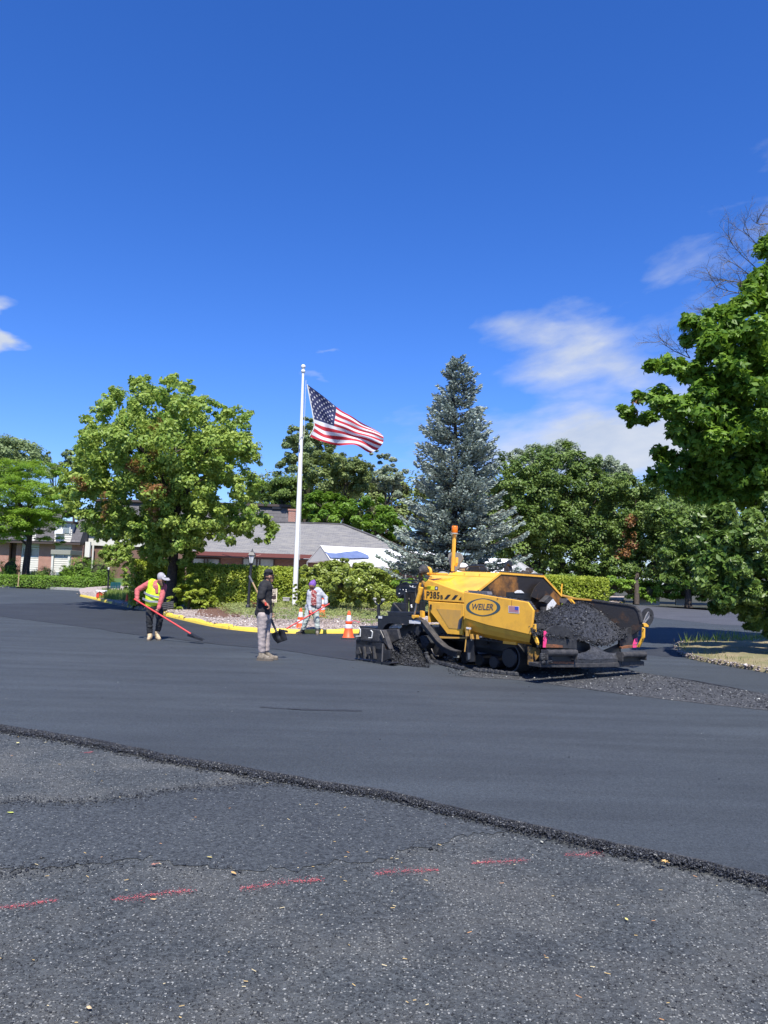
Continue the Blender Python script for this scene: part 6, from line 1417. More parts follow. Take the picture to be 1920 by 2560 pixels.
# far wing
yw = 2.62
fwp = [(1404, 1489), (1434.6, 1497), (1480, 1501), (1528, 1507.5), (1570, 1513), (1588, 1517.5), (1597, 1528.6), (1603, 1556), (1598, 1575), (1560, 1600), (1420, 1600)]
fw = pp('hopper_wing', MB().prism(sy(fwp, yw), (0, .05, 0)), 'wing_dark' if 'wing_dark' in M else 'hopper_in')
mb = MB(); e = sy(fwp[:8], yw)
for a, b in zip(e[:3], e[1:3]): mb.bar(addv(a, (0, .02, .005)), addv(b, (0, .02, .005)), .07, .03)
pp('wing_lip', mb, 'yellow_pale', fw)
mb = MB()
for a, b in zip(e[2:], e[3:]): mb.bar(addv(a, (0, .02, .005)), addv(b, (0, .02, .005)), .07, .03)
pp('wing_lip', mb, 'black_dusty', fw)
pp('wing_front_bar', MB().prism(sy(ZD((1470, 472), (1500, 490), (1497, 610), (1432, 742), (1400, 735), (1465, 600)), yw-.10), (0, .04, 0)), 'yellow', fw, bevel=.004)
mb = MB()
for q in ZD((1488, 500), (1480, 630), (1432, 705)): mb.ball(sy([q], yw-.11)[0], .011, 6, 4)
pp('bolt', mb, 'black', fw)
# folded-in wing seal, grey sensor plate and yellow lug by the rear of the far wing
pp('seal_board', MB().prism(sy(ZD((290, 85), (450, 85), (560, 160), (470, 165), (420, 150), (330, 120)), yw-.25), (0, .1, 0)), 'grey_rubber')
pp('yellow_lug', MB().prism(sy(ZD((470, 85), (515, 92), (572, 160), (545, 165)), yw-.28), (0, .04, 0)), 'yellow')
xq = XB+.25
pp('sensor_plate', MB().prism(sx(ZD((215, 160), (280, 85), (332, 155), (255, 262), (205, 250)), xq), (-.03, 0, 0)), 'white_label', bevel=.006)
pp('sensor_box', MB().prism(sx(ZD((150, 130), (240, 45), (290, 85), (215, 165)), xq), (-.12, 0, 0)), 'black_dusty', bevel=.01)
pp('sensor_bracket', MB().prism(sx(ZD((140, 200), (195, 200), (185, 330), (140, 330)), xq-.03), (-.05, 0, 0)), 'black_dusty')
pp('marker_rod', MB().tube([addv(p, (0, 0, 0)) for p in sy(ZE((1545, 700), (1548, 580), (1558, 480)), yw)], .014, 6), 'yellow')

# asphalt heaped in the hopper
hx = [XB+.06, XB+.40, XB+.75, XF-.25, XF-.02, XF+.10]
hpx = [[(1322, 1530), (1335, 1536), (1362, 1532), (1395, 1522), (1440, 1512), (1475, 1513), (1500, 1520)],
       [(1320, 1540), (1338, 1542), (1368, 1530), (1408, 1514), (1447, 1509.5), (1482, 1512), (1520, 1530)],
       [(1322, 1550), (1340, 1552), (1372, 1543), (1412, 1533), (1455, 1524), (1498, 1528), (1545, 1552)],
       [(1326, 1562), (1345, 1562), (1374, 1557), (1415, 1556), (1462, 1554), (1512, 1556), (1562, 1572)],
       [(1330, 1572), (1355, 1571), (1378, 1572), (1424, 1580), (1465, 1596), (1512, 1600), (1566, 1578)],
       [(1334, 1585), (1356, 1590), (1380, 1592), (1432, 1598), (1482, 1608), (1520, 1612), (1564, 1590)]]
g = [sx(row, x) for row, x in zip(hpx, hx)]
mb = MB(); mb.loft(g, 7, .010, 3, 9); heap = pp('asphalt_load', mb, 'hotmix', smooth=True); tag(heap, kind='stuff')
# loose stones catching the light on the heap
hv = np.array(mb.v); nr = np.random.default_rng(51); pts = hv[nr.integers(0, len(hv), 9000)]+nr.normal(0, .02, (9000, 3)); pts[:, 2] += .008
me_o = stones('loose_mix', pts, nr.gamma(2.5, .0036, 9000)+.004, 52, M['crumbs'], .8); me_o.parent = PV; tag(me_o, kind='stuff')
# front rubber skirts, plates, pink tape, rusty angles
xf = XF+.10
pp('front_plate', MB().prism(sx(ZD((40, 412), (162, 430), (195, 520), (200, 742), (80, 742), (82, 690), (48, 560)), XF+.02), (-.03, 0, 0)), 'black_dusty')
pp('front_skirt', MB().prism(sx(ZD((190, 520), (238, 478), (300, 452), (440, 464), (500, 500), (552, 585), (600, 640), (600, 760), (200, 742)), xf), (-.04, 0, 0)), 'rubber')
pp('front_skirt', MB().prism(sx(ZD((1172, 690), (1182, 600), (1292, 480), (1330, 472), (1405, 478), (1430, 505), (1400, 690), (1190, 735)), xf-.05), (-.04, 0, 0)), 'rubber')
pp('pink_tape', MB().prism(sx(ZD((158, 524), (182, 520), (210, 560), (186, 742), (148, 742)), xf+.012), (-.006, 0, 0)), 'pink_tape')
pp('pink_tape', MB().prism(sx(ZD((1375, 625), (1410, 612), (1416, 650), (1400, 700), (1350, 705)), xf-.02), (-.006, 0, 0)), 'pink_tape')
pp('pink_tape', MB().prism(sx(ZD((1350, 715), (1398, 710), (1400, 742), (1350, 745)), xf+.02), (-.006, 0, 0)), 'pink_tape')
pp('rusty_angle', MB().prism(sx(ZD((190, 698), (330, 704), (415, 716), (415, 745), (190, 742)), xf+.02), (-.05, 0, 0)), 'rust')
pp('rusty_angle', MB().prism(sx(ZD((1195, 738), (1300, 715), (1425, 712), (1425, 738), (1200, 760)), xf), (-.05, 0, 0)), 'rust')
pp('lower_skirt', MB().prism(sx(ZD((190, 745), (600, 650), (850, 720), (860, 830), (1180, 690), (1200, 850), (590, 850), (200, 830)), xf-.10), (-.03, 0, 0)), 'black')
# spill of mix between the push rollers, push beam, rollers
xr = XF+.30
sp = [sx(ZD((560, 900), (700, 900), (850, 905), (1040, 905), (1190, 900)), xr+.03), sx(ZD((585, 830), (690, 815), (830, 845), (1045, 850), (1170, 800)), xr-.02), sx(ZD((640, 820), (730, 818), (820, 800), (940, 790), (1060, 840)), xr-.12), sx(ZD((770, 770), (790, 760), (800, 745), (880, 740), (930, 770)), xr-.18), sx(ZD((768, 690), (775, 700), (790, 720), (840, 725), (900, 735)), xr-.2)]
mb = MB(); mb.loft(sp, 5, .014, 9, 9); tag(pp('spilled_mix', mb, 'hotmix'), kind='stuff')
pb_ = sx(ZD((110, 955), (560, 955), (900, 955), (1500, 925), (1500, 985), (1320, 990), (1310, 1005), (560, 1012), (115, 1010)), xr+.05)
beam = pp('push_beam', MB().prism(pb_, (-.25, 0, 0)), 'black_dusty', bevel=.008)
pp('beam_face', MB().prism(sx(ZD((200, 930), (560, 935), (560, 958), (200, 962)), xr+.06), (-.05, 0, 0)), 'rust', beam)
pp('beam_face', MB().prism(sx(ZD((1200, 940), (1500, 938), (1498, 985), (1320, 990), (1200, 975)), xr+.055), (-.05, 0, 0)), 'black_dusty', beam)
mb = MB(); mb.prism(sx(ZD((560, 905), (1190, 890), (1190, 985), (560, 985)), xr+.03), (-.18, 0, 0)); pp('beam_mix', mb, 'crumb', beam)
for a, b, nm in (((190, 815), (582, 812), 0), ((1195, 842), (1508, 832), 1)):
    q0, q1 = sx(ZD(a, b), xr+.10); R = .052
    d_ = np.array(q1)-np.array(q0); mb = MB(); n = 12; path = [np.array(q0)+d_*k/n for k in range(n+1)]
    mb.tube(path, [R*(1+.06*math.sin(k*2.1)) for k in range(n+1)], 14); rl_ = pp('push_roller', mb, 'black_dusty', smooth=False)
    pp('roller_bracket', MB().prism([addv(q0, (-.06, .03, -.05)), addv(q1, (-.06, -.03, -.05)), addv(q1, (-.06, -.03, -.145)), addv(q0, (-.06, .03, -.145))], (-.10, 0, 0)), 'black', rl_)
    for q, s in ((q0, 1), (q1, -1)): pp('end_plate', MB().box(addv(q, (-.03, s*.0, -.03)), (.13, .02, .15)), 'black_dusty', rl_)
mb = MB(); r = random.Random(2)
for k in range(50): q0 = sx(ZD((r.uniform(125, 260), r.uniform(830, 950))), xr+.07)[0]; mb.ball(q0, (.03, r.uniform(.02, .05), r.uniform(.015, .035)), 6, 4)
tag(pp('asphalt_crumbs', mb, 'crumb', beam), kind='stuff')
# yellow chassis front end below the near wing
pp('chassis_front', MB().prism(sx(ZD((-20, 735), (60, 745), (110, 765), (95, 850), (40, 930), (-20, 975)), XF-.05), (-.06, 0, 0)), 'yellow_dirty_shaded' if 'yellow_dirty_shaded' in M else 'yellow_pale')  # the shadow on this end is put into its dirty yellow
# strap loop on the far corner
lp = smooth_path([Vector(p) for p in sx(ZD((1475, 470), (1480, 330), (1510, 265), (1560, 250), (1600, 290), (1600, 350), (1560, 420), (1530, 450)), XF-.05)], 5)
mb = MB()
for a, b in zip(lp, lp[1:]): mb.bar(a, b, .10, .022, up=(1, 0, 0))
strap = pp('rubber_strap', mb, 'rubber'); lp = smooth_path([Vector(p) for p in sx(ZD((1480, 430), (1500, 380), (1535, 300), (1560, 270), (1565, 330), (1520, 390), (1490, 440)), XF-.02)], 4)
pp('hose', MB().tube(lp, .012, 6), 'grey_rubber', strap)
pp('strap_clamp', MB().prism(sx(ZD((1490, 425), (1530, 418), (1562, 448), (1558, 468), (1500, 462)), XF+.03), (-.12, 0, 0)), 'yellow', strap)

# under the machine: tracks, rails, plates
def track(y0, w_, x0, x1, r_):
    root_ = None; mb = MB(); n = 10; path = []
    for k in range(n+1): a = -math.pi/2+math.pi*k/n; path.append((x1+r_*math.cos(a), r_+r_*math.sin(a)))
    for k in range(n+1): a = math.pi/2+math.pi*k/n; path.append((x0+r_*math.cos(a), r_+r_*math.sin(a)))
    m = len(path); vs = []
    for x, z in path: vs += [(x, y0, z+.005), (x, y0+w_, z+.005)]
    for x, z in path: k = (r_-.03)/r_; vs += [((x-x0)*1+x0 if x0 <= x <= x1 else ((x-(x1 if x > x1 else x0))*k+(x1 if x > x1 else x0)), y0, r_+(z-r_)*k+.005), ((x if x0 <= x <= x1 else ((x-(x1 if x > x1 else x0))*k+(x1 if x > x1 else x0))), y0+w_, r_+(z-r_)*k+.005)]
    f = []
    for i in range(m): j = (i+1) % m; f += [(2*i, 2*i+1, 2*j+1, 2*j), (2*m+2*i, 2*m+2*j, 2*m+2*j+1, 2*m+2*i+1), (2*i, 2*j, 2*m+2*j, 2*m+2*i), (2*i+1, 2*m+2*i+1, 2*m+2*j+1, 2*j+1)]
    mb.add(vs, f); tr = pp('track', mb, 'rubber')
    N = int((x1-x0)/.11)
    for i in range(N):
        x = x0+.05+(x1-x0)*i/N
        for z in (.004, 2*r_+.006): pp('track_pad', MB().box((x, y0+w_/2, z), (.05, w_+.01, .022)), 'black_dusty', tr)
    for x, q in [(x0, r_*.66), (x1, r_*.66)]+[(x0+(x1-x0)*k/5, r_*.42) for k in range(1, 5)]:
        zc = r_ if q > r_*.5 else q+.04; pp('track_wheel', MB().lathe([(q*.3, -.02), (q*.9, -.02), (q, .0), (q, w_*.8), (q*.9, w_*.82)], (x, y0+w_*.1, zc), 16, (0, 1, 0)), 'black', tr)
    return tr
tx0 = sy(ZC((640, 640)), .35)[0][0]; tx1 = sy(ZC((1260, 740)), .35)[0][0]
track(.32, .32, tx0-1.0, tx1-.18, .27); track(1.95, .32, tx0-1.0, tx1-.18, .27)
pp('frame_rail', MB().prism(sy(Z1((975, 1290), (1260, 1300), (1260, 1312), (985, 1310)), .18), (0, .08, 0)), 'yellow_pale')
pp('side_skirt', MB().prism(sy([(1165, 1582), (1330, 1609), (1328, 1640), (1165, 1612)], .45), (0, .03, 0)), 'black')
pp('mid_frame', MB().box(((tx0+tx1)/2-.5, 1.3, .42), (2.4, 1.2, .35)), 'black')
pp('slotted_plate', MB().prism(sy(ZC((500, 235), (622, 235), (622, 560), (560, 565), (505, 545)), .10), (0, .04, 0)), 'black', bevel=.004)
pp('slot', MB().prism(sy(ZC((528, 425), (563, 425), (558, 520), (532, 530)), .085), (0, .02, 0)), 'steel')
pp('label_post', MB().prism(sy(ZC((498, 45), (545, 42), (528, 180), (498, 180)), -.08), (0, .05, 0)), 'yellow_pale')
pp('serial_label', MB().prism(sy(ZC((508, 45), (577, 58), (572, 80), (508, 72)), -.09), (0, .01, 0)), 'white_label')
pp('yellow_rod', MB().tube(sy(ZC((510, 180), (485, 410)), -.05), .011, 6), 'yellow_pale')
for a, b, c, k in (((565, 150), (600, 225), 0, 'yellow_pale'), ((650, 160), (680, 225), 0, 'yellow_pale'), ((575, 200), (590, 250), 0, 'steel'), ((700, 180), (735, 205), 0, 'steel')):
    x0_, z0_ = a; x1_, z1_ = b; pp('fitting', MB().prism(sy(ZC((x0_, z0_), (x1_, z0_), (x1_, z1_), (x0_, z1_)), .02), (0, .06, 0)), k, bevel=.004)
# crumb windrow along the paving line
for a, b in (((0, 575), (480, 692)), ((600, 700), (1270, 775))):
    q0, q1 = [G(*z) for z in ZC(a, b)]; n = 26; mb = MB(); r = random.Random(a[0])
    path = [q0+(q1-q0)*k/n+np.array([0, 0, .03])+np.array([r.uniform(-.01, .01), r.uniform(-.02, .02), r.uniform(-.008, .008)]) for k in range(n+1)]
    mb.tube([Vector(p) for p in path], [r.uniform(.035, .05) for _ in path], 7); tag(mb.build('crumb_windrow', M['crumb']), 'ridge of loose black mix beside the paver track', 'asphalt', kind='stuff')

# rear: tow arm, screed, platform, console
arm = [(1040, 1549), (1056, 1553), (1066, 1566), (1080, 1584), (1096, 1604), (1112, 1618), (1128, 1626), (1144, 1630)]
mb = MB(); ay = .0; A_ = sy(arm, ay); L_in = sy([(x-3, y+13) for x, y in arm], ay)
for i in range(len(arm)-1): mb.prism([A_[i], A_[i+1], L_in[i+1], L_in[i]], (0, .10, 0))
pp('tow_arm', mb, 'black', bevel=.004)
mb = MB()
for i in range(len(arm)-1): mb.bar(addv(A_[i], (0, .03, .012)), addv(A_[i+1], (0, .03, .012)), .14, .012)
pp('arm_flange', mb, 'black_dusty')
pp('arm_bracket', MB().prism(sy(ZB((1000, 560), (1180, 575), (1265, 640), (1260, 700), (1060, 700), (1035, 660)), ay-.02), (0, .12, 0)), 'black', bevel=.004)
pp('arm_label', MB().prism(sy(ZB((1055, 625), (1255, 630), (1252, 690), (1057, 680)), ay-.03), (0, .005, 0)), 'white_label')
pp('yellow_joint', MB().prism(sy(ZB((1100, 535), (1170, 540), (1165, 580), (1130, 605), (1098, 580)), ay-.05), (0, .10, 0)), 'yellow', bevel=.006)
pp('cylinder_rod', MB().tube(sy(ZB((1190, 325), (1145, 540)), .05), .020, 8), 'steel')
pp('lift_cylinder', MB().tube(sy(ZB((1265, 60), (1240, 170), (1195, 320)), .05), .045, 10), 'yellow')
pp('yellow_post', MB().prism(sy(ZB((1245, 460), (1285, 470), (1290, 580), (1245, 575)), .15), (0, .06, 0)), 'yellow')
ys_ = .2
pp('main_beam', MB().prism(sy(ZB((480, 545), (1020, 560), (1050, 590), (1040, 710), (930, 690), (700, 680), (640, 720), (600, 785), (510, 780), (512, 600), (470, 600)), ys_), (0, .15, 0)), 'black', bevel=.005)
pp('platform', MB().prism(sy(ZB((636, 478), (1250, 495), (1250, 520), (1000, 560), (690, 550), (690, 500)), ys_), (0, 1.9, 0)), 'black', bevel=.005)
pp('beam_label', MB().prism(sy(ZB((524, 552), (586, 558), (582, 598), (524, 596)), ys_-.012), (0, .01, 0)), 'white_label')
mb = MB(); mb.tube(sy(ZB((530, 560), (530, 375)), ys_+.05), .034, 8); mb.tube(sy(ZB((530, 375), (480, 330), (462, 290)), ys_+.05), .022, 6); mb.tube(sy(ZB((530, 375), (575, 335), (605, 300)), ys_+.05), .022, 6); pp('depth_handle', mb, 'black')
mb = MB(); mb.lathe([(.03, 0), (.045, .03), (.03, .06)], sy(ZB((462, 285)), ys_+.05)[0], 8); mb.lathe([(.03, 0), (.045, .03), (.03, .06)], sy(ZB((605, 300)), ys_+.05)[0], 8); pp('handle_grip', mb, 'plate_grey')
# screed end gate, swung out toward the viewer
sc = G(*ZB((560, 1385))[0])-PO; ye = sc@PW
def se(*q): return sy(ZB(*q), ye)
gate = pp('end_gate', MB().prism(se((150, 960), (610, 1000), (640, 1130), (720, 1150), (722, 1290), (610, 1340), (130, 1270), (135, 1080)), (0, .05, 0)), 'black', bevel=.004)
pp('skid_plate', MB().prism(se((105, 1290), (640, 1350), (735, 1345), (770, 1370), (690, 1400), (600, 1400), (110, 1335)), (0, .16, 0)), 'black', gate, bevel=.004)
pp('top_box', MB().prism(se((135, 955), (610, 1000), (620, 1090), (140, 1045)), (0, .12, 0)), 'black', gate, bevel=.006)
for x in (300, 470): pp('rib', MB().prism([addv(p, (0, -.05, 0)) for p in se((x-12, 1080), (x+4, 1080), (x+28, 1290), (x+4, 1290))], (0, .05, 0)), 'black_dusty', gate)
for x in (215, 395):
    pp('adjuster', MB().prism([addv(p, (0, -.06, 0)) for p in se((x-10, 1085), (x+10, 1085), (x+45, 1195), (x, 1215), (x-45, 1190))], (0, .03, 0)), 'black_dusty', gate)
    pp('adjuster_bolt', MB().tube([addv(p, (0, -.04, 0)) for p in se((x+2, 1200), (x+2, 1290))], .014, 6), 'black_dusty', gate)
pp('end_rod', MB().tube([addv(p, (0, -.05, 0)) for p in se((640, 1030), (625, 1340))], .014, 6), 'steel_dull' if 'steel_dull' in M else 'black_dusty', gate)
pp('square_cover', MB().prism([addv(p, (0, -.03, 0)) for p in se((500, 1015), (600, 1020), (600, 1130), (500, 1125))], (0, .03, 0)), 'black', gate, bevel=.004)
mb = MB(); mb.prism(se((165, 900), (205, 770), (230, 760), (600, 800), (650, 930), (720, 1130), (610, 1000), (150, 960)), (0, .10, 0)); pp('screed_top', mb, 'black_dusty', gate, bevel=.01)
for q in (((170, 905), (240, 900), (245, 790), (215, 745)), ((385, 930), (440, 930), (455, 830), (425, 800)), ((590, 800), (650, 930), (625, 990))):
    pp('crank_handle', MB().tube([addv(p, (0, -.04, 0)) for p in se(*q)], .011, 6), 'rope' if q[0][0] != 590 else 'black', gate)
ex = sy(ZB((600, 790), (850, 780), (890, 950), (730, 1040), (640, 930)), ye+.34); pp('screed_extension', MB().prism(ex, (0, .06, 0)), 'black_dusty', bevel=.01)
pp('screed_body', MB().box((sy(ZB((560, 900)), .6)[0][0], 1.45, .30), (.75, 2.3, .42)), 'black')
pp('pale_patch', MB().prism(sy(ZB((730, 680), (915, 685), (930, 750), (880, 770), (830, 700), (760, 720), (735, 760)), ys_+.2), (0, .02, 0)), 'white_label')
# mix in front of the screed and hanging clods
hp1 = [[ZB(q)[0] for q in row] for row in [((720, 1060), (850, 990), (1000, 930), (1050, 850), (1120, 870), (1240, 950)), ((720, 1120), (860, 1060), (1000, 1010), (1100, 960), (1200, 1000), (1290, 1080)), ((725, 1220), (870, 1180), (1010, 1130), (1140, 1110), (1250, 1160), (1330, 1230)), ((735, 1310), (880, 1290), (1020, 1260), (1160, 1250), (1290, 1290), (1370, 1360)), ((745, 1385), (890, 1400), (1030, 1415), (1170, 1430), (1300, 1440), (1405, 1450))]]
depth = [.32, .22, .13, .06, .0]
print('ye', ye)
g = [[sy([q], (ye+.12)*(1-j/5)+.22*j/5+dz)[0] for j, q in enumerate(row)] for row, dz in zip(hp1, depth)]
g[-1] = [tuple(np.array([(G(*q)-PO)@PU, (G(*q)-PO)@PW, 0.0])) for q in hp1[-1]]
mb = MB(); mb.loft(g, 6, .022, 17, 8); tag(pp('auger_mix', mb, 'hotmix'), kind='stuff')
hv = np.array(mb.v); pts = hv[nr.integers(0, len(hv), 5000)]+nr.normal(0, .016, (5000, 3)); pts[:, 2] += .008
me_o = stones('loose_mix', pts, nr.gamma(2.5, .0034, 5000)+.004, 53, M['crumbs'], .8); me_o.parent = PV; tag(me_o, kind='stuff')
for k, q in enumerate([((1250, 890), (1330, 900), (1400, 1020), (1330, 1120), (1270, 1120), (1240, 960)), ((1160, 740), (1230, 730), (1260, 820), (1200, 920), (1130, 830))]):
    pp('clod', MB().prism(sy(ZB(*q), .15+k*.1), (0, .25, 0)), 'crumb', bevel=.02)
pp('auger_guard', MB().prism(sy(ZB((860, 700), (1040, 710), (1250, 700), (1300, 850), (1380, 1200), (1420, 1440), (1300, 1430), (1040, 840), (1010, 940), (900, 960)), .55), (0, .3, 0)), 'black')
lpn = smooth_path([Vector(p) for p in sy(ZB((1350, 1180), (1370, 1260), (1430, 1350), (1520, 1410), (1660, 1450)), .02)], 4); mb = MB(); mb.tube(lpn, [.045+.008*math.sin(i*1.7) for i in range(len(lpn))], 8); pp('crusted_edge', mb, 'crumb')
pp('inner_ring', MB().tube(smooth_path([Vector(p) for p in sy(ZB((1440, 1120), (1470, 1200), (1510, 1245), (1560, 1240))[0:4], .25)], 4), .014, 6), 'steel_dull' if 'steel_dull' in M else 'black_dusty')
mb = MB(); r = random.Random(14)
for k in range(16): c = sy(ZC((r.uniform(170, 380), r.uniform(455, 620))), .12)[0]; mb.ball(c, r.uniform(.012, .03), 6, 5)
tag(pp('dusty_bolts', mb, 'black_dusty'), kind='stuff')
pp('pivot_joint', MB().prism(sy(ZC((310, 460), (380, 470), (380, 500), (320, 500)), .02), (0, .04, 0)), 'plate_grey')

# operator console, seats, rails (rear, far side)
yc_ = 1.35
con = pp('control_console', MB().prism(sy(ZB((830, 60), (880, 20), (960, -15), (1190, 0), (1175, 150), (1000, 160), (930, 200), (875, 245), (820, 175)), yc_), (0, .55, 0)), 'black', bevel=.015)
mb = MB()
for q in ZB((905, 95), (885, 165), (955, 100), (1005, 100), (1005, 130), (1120, 40)): mb.ball(sy([q], yc_-.01)[0], .016, 6, 4)
pp('bolt', mb, 'white_label', con)
pp('console_rail', MB().tube(smooth_path([Vector(p) for p in sy(ZB((850, 60), (900, 10), (990, -25), (1060, 0))+Z1((590, 708), (640, 715), (770, 715)), yc_-.05)][:4], 4), .016, 6), 'black', con)
mb = MB(); mb.bar(*sy(Z1((595, 712), (770, 714)), yc_), .05, .03); mb.bar(*sy(Z1((580, 740), (600, 712)), yc_), .03, .03); pp('console_top', mb, 'black', con)
pp('squiggle_bracket', MB().tube(smooth_path([Vector(p) for p in sy(ZB((1070, 20), (1075, 45), (1110, 50), (1125, 62), (1170, 55)), yc_-.02)], 3), .007, 5), 'white_label', con)
for i, x in enumerate((965, 1060, 1130, 1210, 1260)):
    pp('support_post', MB().prism(sy(ZB((x, 160 if i < 3 else 300), (x+32, 160 if i < 3 else 300), (x+30, 490), (x, 488)), 1.0+.12*i), (0, .08, 0)), 'black')
pp('step_guard', MB().prism(sy(ZB((775, 318), (1000, 335), (1010, 490), (720, 482)), .75), (0, .05, 0)), 'black', bevel=.006)
pp('guard_brace', MB().bar(*sy(ZB((790, 335), (920, 480)), .72), .04, .02), 'black_dusty')
mb = MB()
for q in ZB((1003, 365), (1005, 400), (1095, 370), (1100, 400)): mb.ball(sy([q], .9)[0], .022, 6, 5)
pp('knob', mb, 'white_label')
# hoses and hook at the rear of the hood
for q, rr_, m_ in ((((150, 1380), (130, 1250), (165, 1130), (210, 1060), (260, 1000)), .016, 'rubber'), (((175, 1382), (200, 1300), (190, 1200), (215, 1090)), .022, 'yellow'), (((200, 1060), (250, 1000), (330, 985), (410, 985)), .010, 'rubber'), (((235, 1382), (265, 1290), (262, 1200), (245, 1100)), .014, 'rubber')):
    pp('hydraulic_hose', MB().tube(smooth_path([Vector(p) for p in sy(ZA(*q), .12)], 5), rr_, 7), m_)
pp('rear_post', MB().prism(sy(ZA((180, 910), (215, 905), (215, 1020), (270, 1080), (280, 1382), (150, 1382), (175, 1200), (200, 1050), (170, 990)), .18), (0, .06, 0)), 'yellow_dirty_shaded' if 'yellow_dirty_shaded' in M else 'yellow_pale', bevel=.006)
pp('horn', MB().ball(sy(ZA((270, 860)), .2)[0], (.10, .09, .10), 10, 8), 'black_dusty')
pp('horn_mouth', MB().lathe([(.03, 0), (.07, .05), (.075, .09)], sy(ZA((270, 890)), .16)[0], 12, (-.5, -.7, 0)), 'rubber')
pp('lifting_hook', MB().tube(smooth_path([Vector(p) for p in sy(ZA((345, 935), (385, 925), (390, 870), (365, 835), (325, 835), (320, 862)), .35)], 5), .03, 8), 'yellow')
pp('hook_base', MB().prism(sy(ZA((320, 905), (490, 912), (490, 935), (330, 945)), .35), (0, .3, 0)), 'yellow')
# things on the deck
def deckp(q, y): return sy(ZA(*q), y)
pp('deck_rail', MB().tube(smooth_path([Vector(p) for p in deckp([(480, 860), (560, 868), (660, 875), (710, 900), (735, 935)], 1.7)], 4), .013, 6), 'black')
pp('deck_rail', MB().tube(smooth_path([Vector(p) for p in deckp([(1000, 880), (1010, 815), (1100, 798), (1280, 800), (1340, 830), (1385, 885)], 1.8)], 4), .014, 6), 'black')
pp('air_intake', MB().prism(deckp([(1040, 885), (1050, 800), (1090, 765), (1200, 765), (1240, 840), (1240, 885)], 1.95), (0, .2, 0)), 'black', bevel=.01)
pp('deck_rail', MB().tube(deckp([(880, 830), (1000, 828)], 1.7), .012, 6), 'black')
ex_ = [Vector(p) for p in sy(ZE((600, 275), (605, 200), (625, 150), (665, 125)), 1.5)]
pp('exhaust_pipe', MB().tube(ex_, [.06, .06, .055, .06], 10), 'black'); pp('exhaust_base', MB().prism(sy(ZE((550, 180), (620, 165), (635, 260), (555, 255)), 1.45), (0, .12, 0)), 'black', bevel=.01)
pp('work_lamp', MB().prism(sy(ZE((922, 215), (940, 200), (1000, 205), (1000, 278), (950, 300), (922, 280)), 1.7), (0, .1, 0)), 'black_dusty', bevel=.01)
mb = MB(); r = random.Random(6)
for k in range(14): mb.ball(sy(ZE((r.uniform(840, 1000), r.uniform(270, 300))), 1.7)[0], r.uniform(.02, .04), 6, 5)
tag(pp('deck_clutter', mb, 'black_dusty'), kind='stuff')
# beacon on its mast
b0, b1 = sy([(1132, 1428), (1136, 1336)], 1.05)
mst = pp('beacon_mast', MB().bar(b0, b1, .055, .055), 'yellow', bevel=.004)
pp('mast_bracket', MB().prism(sy(ZA((805, 700), (815, 650), (832, 645), (830, 740), (812, 800)), 1.0), (0, .06, 0)), 'yellow', mst)
ct = sy([(1136.5, 1334)], 1.05)[0]
pp('beacon_base', MB().lathe([(.075, -.015), (.078, .0), (.07, .012)], ct, 20), 'plate_grey', mst, smooth=False)
pp('beacon_lens', MB().lathe([(.058, .012), (.064, .02), (.064, .14), (.056, .158), (.02, .162)], ct, 24), 'amber', mst, smooth=True)
mb = MB().lathe([(.028, .02), (.028, .13), (.01, .14)], ct, 10)
M['amber_core'] = mat('amber reflector', (.9, .38, .03), .25, metal=.3); pp('beacon_reflector', mb, 'amber_core', mst)
plate = [(1121, 1385), (1128, 1380), (1150, 1382), (1155, 1388), (1158, 1396), (1152, 1406), (1147, 1420), (1140, 1428), (1130, 1428), (1124, 1412), (1120, 1392)]
pp('slow_paddle', MB().prism(sy(plate, 1.3), (0, .015, 0)), 'plate_grey', mst)
# white dome added on the deck in place of an unidentified pale rounded shape
pp('white_dome', MB().ball(sy(ZA((945, 810)), 2.1)[0], (.13, .13, .09), 12, 8), 'white_plastic')
pp('grey_dome', MB().ball(sy(ZA((600, 935)), 1.5)[0], (.13, .10, .06), 12, 8), 'plate_grey')

# ---------------------------------------------------------------- people
def capsule(mb, a, b, ra, rb, n=12):
    a, b = Vector(a), Vector(b); ra = ra if isinstance(ra, tuple) else (ra, ra); rb = rb if isinstance(rb, tuple) else (rb, rb)
    d = b-a; L = max(d.length, 1e-4); t = d.normalized() if d.length > 1e-4 else Vector((0, 0, 1))
    # first radius = to the side in the picture (world x), second = in depth
    side = Vector((1, 0, 0))-t*t.x
    if side.length < .3: side = Vector((0, 0, 1))-t*t.z
    side.normalize(); up_ = t.cross(side); rows = 5; vs = []; prof = []
    for i in range(rows): q = math.pi/2*i/rows; prof.append((0, -math.cos(q), math.sin(q)))
    prof += [(0, 0, 1), (1, 0, 1)]
    for i in range(1, rows+1): q = math.pi/2*i/rows; prof.append((1, math.sin(q), math.cos(q)))
    for e, off, k in prof:
        R = rb if e else ra; c = (b if e else a)+t*off*min(R); k = max(k, .03)
        for j in range(n): q = 2*math.pi*j/n; vs.append(c+side*math.cos(q)*R[0]*k+up_*math.sin(q)*R[1]*k)
    m = len(prof); fs = [(i*n+j, i*n+(j+1) % n, (i+1)*n+(j+1) % n, (i+1)*n+j) for i in range(m-1) for j in range(n)]+[tuple(range(n-1, -1, -1)), tuple((m-1)*n+j for j in range(n))]
    mb.add(vs, fs)
